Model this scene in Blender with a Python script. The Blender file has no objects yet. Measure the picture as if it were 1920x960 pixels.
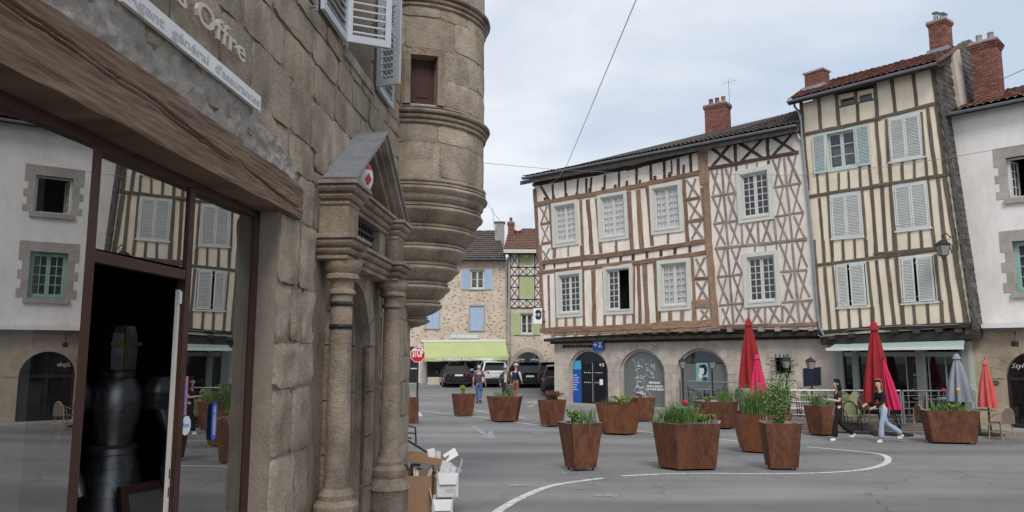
import bpy, bmesh, math, random
from mathutils import Vector, Matrix, noise as mnoise
R = math.radians
random.seed(7)
sc = bpy.context.scene
COL = sc.collection
# ------------------------------------------------------------------ camera
FPX = 1400.0
PITCH = math.atan(182.0 / FPX)
CAM = Vector((0, 0, 1.65))
cd = bpy.data.cameras.new('camera'); cam = bpy.data.objects.new('camera', cd); COL.objects.link(cam)
cam.location = CAM; cam.rotation_euler = (math.pi / 2 + PITCH, 0, 0)
cd.sensor_width = 36.0; cd.lens = FPX / 1920 * 36.0; cd.clip_start = .05; cd.clip_end = 2000
sc.camera = cam
sc.view_settings.view_transform = 'Standard'; sc.view_settings.look = 'None'
sc.view_settings.exposure = 0.56; sc.view_settings.gamma = 1.0
# ------------------------------------------------------------------ sky
w = bpy.data.worlds.new('World'); sc.world = w; w.use_nodes = True
nt = w.node_tree; nt.nodes.clear()
def N(t, ty, **k):
    n = t.nodes.new(ty)
    for a, b in k.items(): setattr(n, a, b)
    return n
SUN_AZ = Vector((.06, -1.0)).normalized(); SUN_EL = R(47)
o = N(nt, 'ShaderNodeOutputWorld'); bg = N(nt, 'ShaderNodeBackground')
sky = N(nt, 'ShaderNodeTexSky', sky_type='NISHITA', sun_disc=False)
sky.sun_elevation = SUN_EL; sky.sun_rotation = math.atan2(SUN_AZ.x, SUN_AZ.y); sky.air_density = 1.0; sky.dust_density = 2.0
tc = N(nt, 'ShaderNodeTexCoord'); mp = N(nt, 'ShaderNodeMapping'); mp.inputs['Scale'].default_value = (1.0, 1.0, 2.6); mp.inputs['Location'].default_value = (.35, .1, .2)
n1 = N(nt, 'ShaderNodeTexNoise'); n1.inputs['Scale'].default_value = 2.0; n1.inputs['Detail'].default_value = 6; n1.inputs['Roughness'].default_value = .52; n1.inputs['Distortion'].default_value = .25
r1 = N(nt, 'ShaderNodeValToRGB'); r1.color_ramp.elements[0].position = .40; r1.color_ramp.elements[1].position = .62
r1.color_ramp.elements[0].color = (.405, .465, .56, 1); r1.color_ramp.elements[1].color = (.63, .65, .68, 1)
e = r1.color_ramp.elements.new(.50); e.color = (.495, .535, .60, 1)
mx = N(nt, 'ShaderNodeMix', data_type='RGBA'); mx.inputs[0].default_value = .90
sk = N(nt, 'ShaderNodeVectorMath', operation='SCALE'); sk.inputs['Scale'].default_value = .12
L = nt.links.new
L(tc.outputs['Generated'], mp.inputs[0]); L(mp.outputs[0], n1.inputs[0]); L(n1.outputs['Fac'], r1.inputs[0])
L(sky.outputs[0], sk.inputs[0]); L(sk.outputs[0], mx.inputs[6]); L(r1.outputs[0], mx.inputs[7])
L(mx.outputs[2], bg.inputs[0]); bg.inputs[1].default_value = 1.0; L(bg.outputs[0], o.inputs[0])
# ------------------------------------------------------------------ sun behind thin cloud
sd = bpy.data.lights.new('sun', 'SUN'); sun = bpy.data.objects.new('sun', sd); COL.objects.link(sun)
sd.energy = 1.5; sd.angle = R(22); sd.color = (1, .965, .92)
sdir = Vector((SUN_AZ.x * math.cos(SUN_EL), SUN_AZ.y * math.cos(SUN_EL), math.sin(SUN_EL)))
sun.rotation_euler = sdir.to_track_quat('Z', 'Y').to_euler(); sun.location = (-10, -20, 40)
# ------------------------------------------------------------------ geometry helpers
def ray(px, py):
    a = (px - 960) / FPX; b = (480 - py) / FPX; c, s = math.cos(PITCH), math.sin(PITCH)
    return Vector((a, c - b * s, s + b * c))
def at_y(px, py, y):
    d = ray(px, py); return CAM + d * (y / d.y)
KN = [(-40, 0.0), (4, 0.0), (20, -.77), (36, -.77), (52, -.30), (400, -.30)]
def gz(y):
    for (a, za), (b, zb) in zip(KN, KN[1:]):
        if y <= b: return za + (zb - za) * max(0, (y - a)) / (b - a)
    return KN[-1][1]
def ground(px, py):
    d = ray(px, py); t = 1.0
    while t < 300:
        p = CAM + d * t
        if p.z <= gz(p.y): return Vector((p.x, p.y, gz(p.y)))
        t += .01
    return CAM + d * 300
def scale_at(y): return y / FPX          # metres per reference pixel at depth y
class Plane:
    """vertical plane: d runs left to right as the viewer sees it, n points at the viewer"""
    def __init__(s, p, d):
        s.p = Vector((p[0], p[1])); s.d = Vector(d).normalized(); s.n = Vector((s.d.y, -s.d.x))
        if s.n.dot(Vector((CAM.x, CAM.y)) - s.p) < 0: s.n = -s.n
    def off(s, o): q = Plane(s.p + s.n * o, s.d); q.n = s.n; return q
    def uz(s, px, py):
        r = ray(px, py); den = r.x * s.n.x + r.y * s.n.y
        t = ((s.p.x - CAM.x) * s.n.x + (s.p.y - CAM.y) * s.n.y) / den
        q = CAM + r * t; return ((q.x - s.p.x) * s.d.x + (q.y - s.p.y) * s.d.y, q.z)
    def pt(s, u, z, o=0.0): return Vector((s.p.x + s.d.x * u + s.n.x * o, s.p.y + s.d.y * u + s.n.y * o, z))
    def px(s, x, y, o=0.0): u, z = s.uz(x, y); return s.pt(u, z, o)
    def mpp(s, x, y): q = s.px(x, y); return q.y / FPX
def crop(ox, oy, k): return lambda x, y: (ox + x / k, oy + y / k)
W = {}
TMP = bpy.data.scenes.new('workbench')
def bake(ob):
    """mesh of an object with its modifiers, evaluated alone"""
    TMP.collection.objects.link(ob); vl = TMP.view_layers[0]; vl.update(); dg = vl.depsgraph; dg.update()
    me = bpy.data.meshes.new_from_object(ob.evaluated_get(dg)); TMP.collection.objects.unlink(ob); return me
def base_of(p): return W.get(p.name, Vector()) if p else Vector()
class MB:
    def __init__(s): s.v = []; s.f = []; s.uv = []; s.m = []; s.mi = 0
    def face(s, idx, uv=None): s.f.append(idx); s.uv.append(uv); s.m.append(s.mi)
    def add(s, pts): k = len(s.v); s.v += [Vector(p) for p in pts]; return k
    def prism(s, front, back):
        n = len(front); k = s.add(list(front) + list(back))
        s.face(list(range(k, k + n))); s.face(list(range(k + 2 * n - 1, k + n - 1, -1)))
        for i in range(n):
            j = (i + 1) % n; s.face([k + j, k + i, k + n + i, k + n + j])
    def box(s, c, sx, sy, sz, rz=0, ax=None):
        c = Vector(c); X, Y, Z = ax or (Vector((math.cos(rz), math.sin(rz), 0)), Vector((-math.sin(rz), math.cos(rz), 0)), Vector((0, 0, 1)))
        g = lambda a, b, e: c + X * (a * sx / 2) + Y * (b * sy / 2) + Z * (e * sz / 2)
        s.prism([g(-1, -1, -1), g(1, -1, -1), g(1, -1, 1), g(-1, -1, 1)], [g(-1, 1, -1), g(1, 1, -1), g(1, 1, 1), g(-1, 1, 1)])
    def bar(s, a, b, wdt, hgt=None, up=None):
        a = Vector(a); b = Vector(b); t = (b - a); ln = t.length
        if ln < 1e-6: return
        t /= ln; up = up or Vector((0, 0, 1))
        if abs(t.dot(up)) > .98: up = Vector((0, 1, 0))
        x = t.cross(up).normalized(); y = x.cross(t).normalized()
        s.box((a + b) / 2, ln, wdt, hgt or wdt, ax=(t, x, y))
    def tube(s, pts, r, n=8, cap=True, close=False):
        pts = [Vector(p) for p in pts]; rr = r if isinstance(r, (list, tuple)) else [r] * len(pts)
        rings = []; px_ = None
        for i, p in enumerate(pts):
            t = (pts[min(i + 1, len(pts) - 1)] - pts[max(i - 1, 0)])
            if close: t = pts[(i + 1) % len(pts)] - pts[i - 1]
            t = t.normalized() if t.length > 1e-9 else Vector((0, 0, 1))
            if px_ is None: x = t.orthogonal().normalized()
            else:
                x = px_ - t * px_.dot(t); x = x.normalized() if x.length > 1e-6 else t.orthogonal().normalized()
            px_ = x; y = t.cross(x)
            rings.append(s.add([p + (x * math.cos(2 * math.pi * k / n) + y * math.sin(2 * math.pi * k / n)) * rr[i] for k in range(n)]))
        prs = list(zip(rings, rings[1:])) + ([(rings[-1], rings[0])] if close else [])
        for a, b in prs:
            for k in range(n):
                l = (k + 1) % n; s.face([a + k, a + l, b + l, b + k])
        if cap and not close:
            s.face([rings[0] + k for k in range(n)][::-1]); s.face([rings[-1] + k for k in range(n)])
    def lathe(s, prof, c, n=20, a0=0, a1=None, axis=None, sx=1, sy=1):
        full = a1 is None; a1 = a0 + 2 * math.pi if full else a1
        c = Vector(c); m = n if full else n + 1; rings = []
        for r, z in prof:
            rings.append(s.add([c + Vector((math.cos(a0 + (a1 - a0) * k / n) * r * sx, math.sin(a0 + (a1 - a0) * k / n) * r * sy, z)) for k in range(m)]))
        for a, b in zip(rings, rings[1:]):
            for k in range(n):
                l = (k + 1) % m; s.face([a + k, a + l, b + l, b + k])
        if full:
            if prof[0][0] > 1e-4: s.face([rings[0] + k for k in range(n)][::-1])
            if prof[-1][0] > 1e-4: s.face([rings[-1] + k for k in range(n)])
    def grid(s, rows, uvs=None):
        k = s.add([p for r_ in rows for p in r_]); c = len(rows[0])
        for i in range(len(rows) - 1):
            for j in range(c - 1): s.face([k + i * c + j, k + i * c + j + 1, k + (i + 1) * c + j + 1, k + (i + 1) * c + j])
    def build(s, name, mat, parent=None, smooth=False, kind=None, fix=True, org=None):
        b = base_of(parent); oo = Vector(org) if org is not None else b
        me = bpy.data.meshes.new(name); me.from_pydata([v - oo for v in s.v], [], s.f)
        mats = mat if isinstance(mat, (list, tuple)) else [mat]
        for m_ in mats: me.materials.append(m_)
        if any(s.m): me.polygons.foreach_set('material_index', s.m)
        if any(u is not None for u in s.uv):
            ul = me.uv_layers.new(name='UVMap'); li = 0
            for u, f in zip(s.uv, s.f):
                for q in range(len(f)):
                    if u is not None: ul.data[li].uv = u[q]
                    li += 1
        if fix:
            bm = bmesh.new(); bm.from_mesh(me); bmesh.ops.recalc_face_normals(bm, faces=bm.faces); bm.to_mesh(me); bm.free()
        if smooth:
            me.polygons.foreach_set('use_smooth', [True] * len(me.polygons))
            if smooth != 1: me.set_sharp_from_angle(angle=R(smooth))
        ob = bpy.data.objects.new(name, me); COL.objects.link(ob); ob.location = oo - b
        if parent: ob.parent = parent
        W[ob.name] = oo.copy()
        if kind: ob['kind'] = kind
        return ob
def tag(o_, label, cat, group=None):
    o_['label'] = label; o_['category'] = cat
    if group: o_['group'] = group
    return o_
def thing(name, label, cat, loc=(0, 0, 0), group=None):
    e_ = bpy.data.objects.new(name, None); COL.objects.link(e_); e_.location = loc; e_.empty_display_size = .3
    W[e_.name] = Vector(loc); return tag(e_, label, cat, group)
def inst(name, mesh, parent, M4):
    """a part that shares mesh data; M4 is its world matrix"""
    ob = bpy.data.objects.new(name, mesh); COL.objects.link(ob)
    b = base_of(parent)
    ob.matrix_local = Matrix.Translation(-b) @ M4
    if parent: ob.parent = parent
    W[ob.name] = M4.translation.copy()
    return ob
def frame4(c, X, Y, Z, s=(1, 1, 1)):
    m = Matrix.Identity(4)
    for i in range(3): m[i][0] = X[i] * s[0]; m[i][1] = Y[i] * s[1]; m[i][2] = Z[i] * s[2]; m[i][3] = c[i]
    return m
def text_mesh(txt, size, depth=.004, bold=0.0, sp=1.0, align='LEFT', shear=0):
    cu = bpy.data.curves.new('t', 'FONT'); cu.body = txt; cu.size = size; cu.extrude = depth; cu.offset = bold; cu.space_character = sp; cu.align_x = align; cu.shear = shear; cu.resolution_u = 3
    ob = bpy.data.objects.new('t', cu); me = bake(ob)
    bpy.data.objects.remove(ob); bpy.data.curves.remove(cu); me.materials.clear(); return me
def text(name, txt, pl, u, z, o, size, mat, parent, fitw=None, **k):
    """flat raised lettering on a plane; u,z is the left end of the base line"""
    me = text_mesh(txt, size, **k); me.materials.append(mat)
    xs = [v.co.x for v in me.vertices]; sx = 1
    if fitw: 
        x0 = min(xs); sx = fitw / (max(xs) - x0)
        for v in me.vertices: v.co.x = (v.co.x - x0) * sx
    X = Vector((pl.d.x, pl.d.y, 0)); Y = Vector((0, 0, 1)); Z = Vector((pl.n.x, pl.n.y, 0))
    return inst(name, me, parent, frame4(pl.pt(u, z, o), X, Y, Z))
# ------------------------------------------------------------------ materials
def mat(name, col, rough=.8, col2=None, col3=None, sc1=3.0, sc2=30.0, bump=.15, bdist=.01, rnd=.12, metal=0.0, spec=.3, grain=False, stretch=None, mixlo=.35, mixhi=.65, detail=5, bsc=None, coat=0, grime=0.0, grsc=1.6, ochre=None):
    m = bpy.data.materials.new(name); m.use_nodes = True; t = m.node_tree; t.nodes.clear(); l = t.links.new
    out = N(t, 'ShaderNodeOutputMaterial'); b = N(t, 'ShaderNodeBsdfPrincipled'); l(b.outputs[0], out.inputs[0])
    b.inputs['Roughness'].default_value = rough; b.inputs['Metallic'].default_value = metal; b.inputs['Specular IOR Level'].default_value = spec
    if coat: b.inputs['Coat Weight'].default_value = coat
    if grain:
        g = N(t, 'ShaderNodeUVMap'); gm = N(t, 'ShaderNodeMapping'); gm.inputs['Scale'].default_value = (1.2, 14, 1); l(g.outputs[0], gm.inputs[0])
        oi = N(t, 'ShaderNodeObjectInfo'); ad = N(t, 'ShaderNodeVectorMath', operation='ADD'); sc_ = N(t, 'ShaderNodeVectorMath', operation='SCALE'); sc_.inputs['Scale'].default_value = 37
        cb = N(t, 'ShaderNodeCombineXYZ'); l(oi.outputs['Random'], cb.inputs[0]); l(oi.outputs['Random'], cb.inputs[2]); l(cb.outputs[0], sc_.inputs[0])
        l(gm.outputs[0], ad.inputs[0]); l(sc_.outputs[0], ad.inputs[1]); vec = ad.outputs[0]
    else:
        g = N(t, 'ShaderNodeNewGeometry'); vec = g.outputs['Position']
        if stretch:
            gm = N(t, 'ShaderNodeMapping'); gm.inputs['Scale'].default_value = stretch; l(vec, gm.inputs[0]); vec = gm.outputs[0]
    a = N(t, 'ShaderNodeTexNoise'); a.inputs['Scale'].default_value = sc1; a.inputs['Detail'].default_value = detail; a.inputs['Roughness'].default_value = .6; l(vec, a.inputs[0])
    f = N(t, 'ShaderNodeTexNoise'); f.inputs['Scale'].default_value = sc2; f.inputs['Detail'].default_value = 4; f.inputs['Roughness'].default_value = .65; l(vec, f.inputs[0])
    col2 = col2 or tuple(c * .82 for c in col); col3 = col3 or tuple((x + y) / 2 for x, y in zip(col, col2))
    mr = N(t, 'ShaderNodeMapRange'); mr.inputs[1].default_value = mixlo; mr.inputs[2].default_value = mixhi; l(a.outputs['Fac'], mr.inputs[0])
    mr2 = N(t, 'ShaderNodeMapRange'); mr2.inputs[1].default_value = .4; mr2.inputs[2].default_value = .75; mr2.inputs[4].default_value = .6; l(f.outputs['Fac'], mr2.inputs[0])
    x1 = N(t, 'ShaderNodeMix', data_type='RGBA'); x1.inputs[6].default_value = (*col, 1); x1.inputs[7].default_value = (*col2, 1); l(mr.outputs[0], x1.inputs[0])
    x2 = N(t, 'ShaderNodeMix', data_type='RGBA'); x2.inputs[7].default_value = (*col3, 1); l(mr2.outputs[0], x2.inputs[0]); l(x1.outputs[2], x2.inputs[6])
    oi2 = N(t, 'ShaderNodeObjectInfo'); mr3 = N(t, 'ShaderNodeMapRange'); mr3.inputs[3].default_value = 1 - rnd; mr3.inputs[4].default_value = 1 + rnd; l(oi2.outputs['Random'], mr3.inputs[0])
    vs = N(t, 'ShaderNodeVectorMath', operation='SCALE'); l(x2.outputs[2], vs.inputs[0]); l(mr3.outputs[0], vs.inputs['Scale'])
    last = vs.outputs[0]
    if ochre:
        h1 = N(t, 'ShaderNodeTexNoise'); h1.inputs['Scale'].default_value = 2.3; h1.inputs['Detail'].default_value = 5; l(vec, h1.inputs[0]); h2 = N(t, 'ShaderNodeMapRange'); h2.inputs[1].default_value = .5; h2.inputs[2].default_value = .68; h2.inputs[4].default_value = .55; l(h1.outputs['Fac'], h2.inputs[0])
        h3 = N(t, 'ShaderNodeMix', data_type='RGBA'); h3.inputs[7].default_value = (*ochre, 1); l(h2.outputs[0], h3.inputs[0]); l(last, h3.inputs[6]); last = h3.outputs[2]
    if grime:   # weathering: dark lichen and soot patches with a shape of their own
        gg = N(t, 'ShaderNodeNewGeometry'); gm2 = N(t, 'ShaderNodeMapping'); gm2.inputs['Scale'].default_value = (1, 1, .55); gm2.inputs['Location'].default_value = (3.1, 7.7, 1.3); l(gg.outputs['Position'], gm2.inputs[0])
        h1 = N(t, 'ShaderNodeTexNoise'); h1.inputs['Scale'].default_value = grsc; h1.inputs['Detail'].default_value = 10; h1.inputs['Roughness'].default_value = .72; l(gm2.outputs[0], h1.inputs[0]); h2 = N(t, 'ShaderNodeMapRange'); h2.inputs[1].default_value = .45; h2.inputs[2].default_value = .72; h2.inputs[3].default_value = 1; h2.inputs[4].default_value = 1 - grime; l(h1.outputs['Fac'], h2.inputs[0])
        h3 = N(t, 'ShaderNodeVectorMath', operation='SCALE'); l(last, h3.inputs[0]); l(h2.outputs[0], h3.inputs['Scale']); last = h3.outputs[0]
    l(last, b.inputs['Base Color'])
    if bump:
        bp = N(t, 'ShaderNodeBump'); bp.inputs['Strength'].default_value = bump; bp.inputs['Distance'].default_value = bdist
        if bsc:
            h = N(t, 'ShaderNodeTexNoise'); h.inputs['Scale'].default_value = bsc; h.inputs['Detail'].default_value = 6; h.inputs['Roughness'].default_value = .7; l(vec, h.inputs[0]); l(h.outputs['Fac'], bp.inputs['Height'])
        else: l(f.outputs['Fac'], bp.inputs['Height'])
        l(bp.outputs[0], b.inputs['Normal'])
    return m
def plain(name, col, rough=.6, metal=0, spec=.4, emit=0):
    m = bpy.data.materials.new(name); m.use_nodes = True; b = m.node_tree.nodes['Principled BSDF']
    b.inputs['Base Color'].default_value = (*col, 1); b.inputs['Roughness'].default_value = rough; b.inputs['Metallic'].default_value = metal; b.inputs['Specular IOR Level'].default_value = spec
    return m
def glassy(name, tint, refl_ior=1.9, clear=.6, rough=.02):
    """window glass: tinted, partly clear pane with a Fresnel mirror on top"""
    m = bpy.data.materials.new(name); m.use_nodes = True; t = m.node_tree; t.nodes.clear(); l = t.links.new
    out = N(t, 'ShaderNodeOutputMaterial'); fr = N(t, 'ShaderNodeFresnel'); fr.inputs[0].default_value = refl_ior
    tr = N(t, 'ShaderNodeBsdfTransparent'); tr.inputs[0].default_value = (clear, clear, clear, 1); df = N(t, 'ShaderNodeBsdfDiffuse'); df.inputs[0].default_value = (*tint, 1)
    gl = N(t, 'ShaderNodeBsdfGlossy'); gl.inputs['Roughness'].default_value = rough; gl.inputs[0].default_value = (1, 1, 1, 1)
    m1 = N(t, 'ShaderNodeMixShader'); m1.inputs[0].default_value = clear; l(df.outputs[0], m1.inputs[1]); l(tr.outputs[0], m1.inputs[2])
    m2 = N(t, 'ShaderNodeMixShader'); ge = N(t, 'ShaderNodeNewGeometry'); sb_ = N(t, 'ShaderNodeMath', operation='SUBTRACT'); sb_.inputs[0].default_value = 1; l(ge.outputs['Backfacing'], sb_.inputs[1]); mu_ = N(t, 'ShaderNodeMath', operation='MULTIPLY'); l(fr.outputs[0], mu_.inputs[0]); l(sb_.outputs[0], mu_.inputs[1]); l(mu_.outputs[0], m2.inputs[0]); l(m1.outputs[0], m2.inputs[1]); l(gl.outputs[0], m2.inputs[2]); l(m2.outputs[0], out.inputs[0])
    return m
MT = {}
def asphalt_mat():
    m = mat('asphalt', (.208, .203, .198), .9, (.155, .151, .148), (.265, .258, .25), sc1=.45, sc2=160, bump=.5, bdist=.004, rnd=0, mixlo=.3, mixhi=.7, detail=9)
    t = m.node_tree; l = t.links.new; b = next(n for n in t.nodes if n.type == 'BSDF_PRINCIPLED'); src = b.inputs['Base Color'].links[0].from_socket
    g = N(t, 'ShaderNodeNewGeometry')
    # wandering cracks
    wn = N(t, 'ShaderNodeTexNoise'); wn.inputs['Scale'].default_value = 1.1; wn.inputs['Detail'].default_value = 6; l(g.outputs['Position'], wn.inputs[0])
    wa = N(t, 'ShaderNodeMix', data_type='RGBA', blend_type='LINEAR_LIGHT'); wa.inputs[0].default_value = .55; l(g.outputs['Position'], wa.inputs[6]); l(wn.outputs['Color'], wa.inputs[7])
    v = N(t, 'ShaderNodeTexVoronoi', feature='DISTANCE_TO_EDGE'); v.inputs['Scale'].default_value = .42; l(wa.outputs[2], v.inputs[0])
    cr = N(t, 'ShaderNodeMapRange'); cr.inputs[1].default_value = .0; cr.inputs[2].default_value = .008; cr.inputs[3].default_value = .75; cr.inputs[4].default_value = 0; l(v.outputs['Distance'], cr.inputs[0])
    mk_ = N(t, 'ShaderNodeTexNoise'); mk_.inputs['Scale'].default_value = .23; mk_.inputs['Detail'].default_value = 3; l(g.outputs['Position'], mk_.inputs[0]); mm = N(t, 'ShaderNodeMapRange'); mm.inputs[1].default_value = .46; mm.inputs[2].default_value = .54; l(mk_.outputs['Fac'], mm.inputs[0])
    mu = N(t, 'ShaderNodeMath', operation='MULTIPLY'); l(cr.outputs[0], mu.inputs[0]); l(mm.outputs[0], mu.inputs[1])
    # oily stains and tyre-worn bands
    sn = N(t, 'ShaderNodeTexNoise'); sn.inputs['Scale'].default_value = 1.7; sn.inputs['Detail'].default_value = 8; sn.inputs['Roughness'].default_value = .68; l(g.outputs['Position'], sn.inputs[0]); sm = N(t, 'ShaderNodeMapRange'); sm.inputs[1].default_value = .58; sm.inputs[2].default_value = .74; sm.inputs[4].default_value = .55; l(sn.outputs['Fac'], sm.inputs[0])
    mp_ = N(t, 'ShaderNodeMapping'); mp_.inputs['Scale'].default_value = (.10, .75, 1); mp_.inputs['Rotation'].default_value = (0, 0, .22); l(g.outputs['Position'], mp_.inputs[0]); bn = N(t, 'ShaderNodeTexNoise'); bn.inputs['Scale'].default_value = 1.0; bn.inputs['Detail'].default_value = 7; l(mp_.outputs[0], bn.inputs[0]); bm_ = N(t, 'ShaderNodeMapRange'); bm_.inputs[1].default_value = .35; bm_.inputs[2].default_value = .7; bm_.inputs[3].default_value = .76; bm_.inputs[4].default_value = 1.24; l(bn.outputs['Fac'], bm_.inputs[0])
    x1 = N(t, 'ShaderNodeMix', data_type='RGBA'); x1.inputs[7].default_value = (.085, .083, .083, 1); l(sm.outputs[0], x1.inputs[0]); l(src, x1.inputs[6])
    x2 = N(t, 'ShaderNodeMix', data_type='RGBA'); x2.inputs[7].default_value = (.05, .049, .048, 1); l(mu.outputs[0], x2.inputs[0]); l(x1.outputs[2], x2.inputs[6])
    sc_ = N(t, 'ShaderNodeVectorMath', operation='SCALE'); l(x2.outputs[2], sc_.inputs[0]); l(bm_.outputs[0], sc_.inputs['Scale']); l(sc_.outputs[0], b.inputs['Base Color'])
    return m
def mk(k, *a, **kw): MT[k] = mat(k, *a, **kw); return MT[k]
MT['asphalt'] = asphalt_mat()
mk('paving', (.30, .28, .25), .9, (.24, .225, .2), sc1=1.2, sc2=60)
mk('paint_line', (.62, .62, .60), .8, (.24, .24, .24), (.55, .55, .54), sc1=14, sc2=60, mixlo=.48, mixhi=.62, rnd=.05)
mk('paint_faint', (.33, .33, .325), .85, (.19, .19, .19), (.3, .3, .3), sc1=9, sc2=50, mixlo=.40, mixhi=.6, rnd=.05)
mk('stone', (.46, .378, .292), .94, (.32, .262, .20), (.56, .48, .39), sc1=3.5, sc2=45, bump=1.0, bdist=.03, rnd=.17, bsc=30, grime=.55, grsc=2.2, ochre=(.42, .31, .19))
mk('stone_dark', (.38, .308, .238), .94, (.225, .18, .138), (.48, .40, .325), sc1=3.2, sc2=45, bump=1.0, bdist=.024, rnd=.12, bsc=32, grime=.6, grsc=2.6, ochre=(.36, .26, .17))
mk('mortar', (.34, .285, .225), .95, (.235, .195, .155), sc1=4, sc2=60, bump=.9, bdist=.012, rnd=0, bsc=40)
mk('mortar_grey', (.40, .37, .33), .95, (.27, .24, .21), sc1=10, sc2=60, bump=1.0, bdist=.02, rnd=0, bsc=26)
mk('lintel_wood', (.20, .128, .082), .82, (.105, .064, .042), (.26, .18, .125), sc1=1.4, sc2=3.5, bump=.6, bdist=.012, rnd=0, grain=True)
mk('zinc', (.30, .31, .33), .45, (.22, .23, .25), (.38, .39, .4), sc1=6, sc2=40, bump=.05, rnd=.06, metal=.5)
mk('beam_brown', (.255, .148, .096), .85, (.12, .064, .042), (.36, .255, .195), sc1=2.2, sc2=8, bump=.5, bdist=.012, rnd=.22, grain=True)
mk('beam_bright', (.325, .20, .125), .85, (.18, .105, .07), (.38, .29, .22), sc1=2.2, sc2=8, bump=.5, bdist=.012, rnd=.12, grain=True)
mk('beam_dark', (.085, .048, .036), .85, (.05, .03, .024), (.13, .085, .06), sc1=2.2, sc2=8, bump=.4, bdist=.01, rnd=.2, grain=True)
mk('beam_grey', (.285, .235, .20), .88, (.16, .122, .10), (.40, .345, .305), sc1=3.2, sc2=9, bump=.5, bdist=.01, rnd=.16, grain=True, mixlo=.42, mixhi=.6)
mk('beam_olive', (.135, .108, .078), .88, (.085, .066, .046), (.235, .205, .17), sc1=2.6, sc2=9, bump=.5, bdist=.01, rnd=.16, grain=True)
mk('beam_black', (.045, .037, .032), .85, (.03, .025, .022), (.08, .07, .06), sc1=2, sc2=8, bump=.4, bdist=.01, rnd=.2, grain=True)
mk('plaster_cream', (.82, .745, .655), .92, (.72, .64, .555), (.85, .785, .71), sc1=1.6, sc2=22, bump=.25, bdist=.008, rnd=0, stretch=(1.6, 1.6, .45), mixlo=.42, mixhi=.72, grime=.28)
mk('plaster_pink', (.745, .685, .61), .92, (.62, .55, .495), (.78, .72, .665), sc1=1.6, sc2=22, bump=.25, bdist=.008, rnd=0, stretch=(1.6, 1.6, .45), mixlo=.42, mixhi=.72, grime=.28)
mk('plaster_yellow', (.84, .725, .56), .92, (.77, .65, .475), (.87, .775, .63), sc1=1.4, sc2=18, bump=.25, bdist=.008, rnd=0, stretch=(1.6, 1.6, .45), mixlo=.42, mixhi=.72, grime=.18)
mk('plaster_white', (.83, .785, .745), .92, (.76, .715, .675), (.86, .82, .79), sc1=.7, sc2=10, bump=.2, bdist=.008, rnd=0, stretch=(1.6, 1.6, .45), mixlo=.42, mixhi=.72, grime=.18)
mk('plaster_beige', (.58, .50, .42), .92, (.49, .415, .345), (.63, .56, .49), sc1=1.2, sc2=15, bump=.25, bdist=.008, rnd=0, stretch=(1.6, 1.6, .45), mixlo=.42, mixhi=.72, grime=.28)
mk('bank_stone', (.50, .44, .375), .92, (.40, .345, .295), (.56, .50, .44), sc1=2.4, sc2=30, bump=.45, bdist=.008, rnd=.11, grime=.3)
mk('quoin', (.44, .405, .36), .92, (.37, .335, .30), sc1=3, sc2=30, bump=.35, bdist=.006, rnd=.08, grime=.28)
mk('warm_stone', (.47, .375, .28), .92, (.37, .29, .215), (.53, .44, .35), sc1=2.5, sc2=28, bump=.4, bdist=.008, rnd=.12, grime=.28)
mk('far_render', (.63, .53, .43), .95, (.53, .435, .345), (.69, .60, .51), sc1=1.1, sc2=9, bump=.5, bdist=.02, rnd=0, grime=.28)
mk('far_stone', (.36, .245, .165), .95, (.26, .18, .125), (.5, .39, .28), sc1=3, sc2=14, bump=.4, bdist=.02, rnd=.35)
mk('tile_brown', (.115, .090, .078), .9, (.068, .058, .054), (.175, .135, .112), sc1=2.2, sc2=11, bump=.4, bdist=.02, rnd=0)
mk('tile_red', (.25, .13, .095), .88, (.15, .082, .064), (.34, .205, .155), sc1=1.8, sc2=11, bump=.4, bdist=.02, rnd=0)
mk('tile_far_red', (.205, .105, .075), .9, (.135, .078, .06), (.27, .16, .12), sc1=2.2, sc2=9, bump=.4, bdist=.02, rnd=0)
mk('slate', (.085, .078, .072), .8, (.045, .042, .04), (.2, .185, .17), sc1=3.5, sc2=16, bump=.3, rnd=.35)
mk('brick', (.245, .10, .075), .9, (.165, .066, .052), (.34, .19, .15), sc1=4, sc2=30, bump=.3, rnd=.26)
mk('brick_joint', (.25, .19, .16), .95, sc1=5, sc2=40, rnd=0)
mk('cement', (.36, .345, .32), .93, (.24, .225, .21), (.45, .43, .41), sc1=2.5, sc2=20, bump=.3, rnd=.06, grime=.28)
mk('paint_grey', (.58, .575, .515), .6, (.54, .535, .48), sc1=4, sc2=30, bump=.05, rnd=.04)
mk('paint_lightgrey', (.63, .62, .585), .6, (.58, .57, .54), sc1=4, sc2=30, bump=.05, rnd=.04)
mk('shutter_green', (.55, .63, .595), .6, (.50, .58, .55), sc1=2, sc2=20, bump=.05, rnd=.05)
mk('shutter_pale', (.68, .69, .655), .6, (.62, .635, .60), sc1=2, sc2=20, bump=.05, rnd=.05)
mk('shutter_white', (.50, .525, .55), .6, (.44, .465, .49), sc1=2, sc2=20, bump=.05, rnd=.04)
mk('shutter_blue', (.42, .54, .70), .7, (.38, .49, .65), sc1=2, sc2=20, bump=.05, rnd=.05)
mk('shutter_lime', (.47, .54, .27), .7, (.42, .49, .24), sc1=2, sc2=20, bump=.05, rnd=.05)
mk('frame_maroon', (.070, .030, .024), .45, (.055, .024, .019), sc1=3, sc2=20, bump=.03, rnd=.04)
mk('frame_teal', (.30, .46, .41), .6, sc1=3, sc2=20, bump=.03)
mk('door_maroon', (.075, .032, .028), .7, (.055, .024, .02), sc1=6, sc2=30, bump=.1)
mk('green_paint', (.40, .44, .39), .6, (.34, .38, .335), sc1=2, sc2=14, bump=.05)
mk('black_metal', (.018, .018, .019), .45, (.028, .028, .03), sc1=9, sc2=40, bump=.05)
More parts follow.
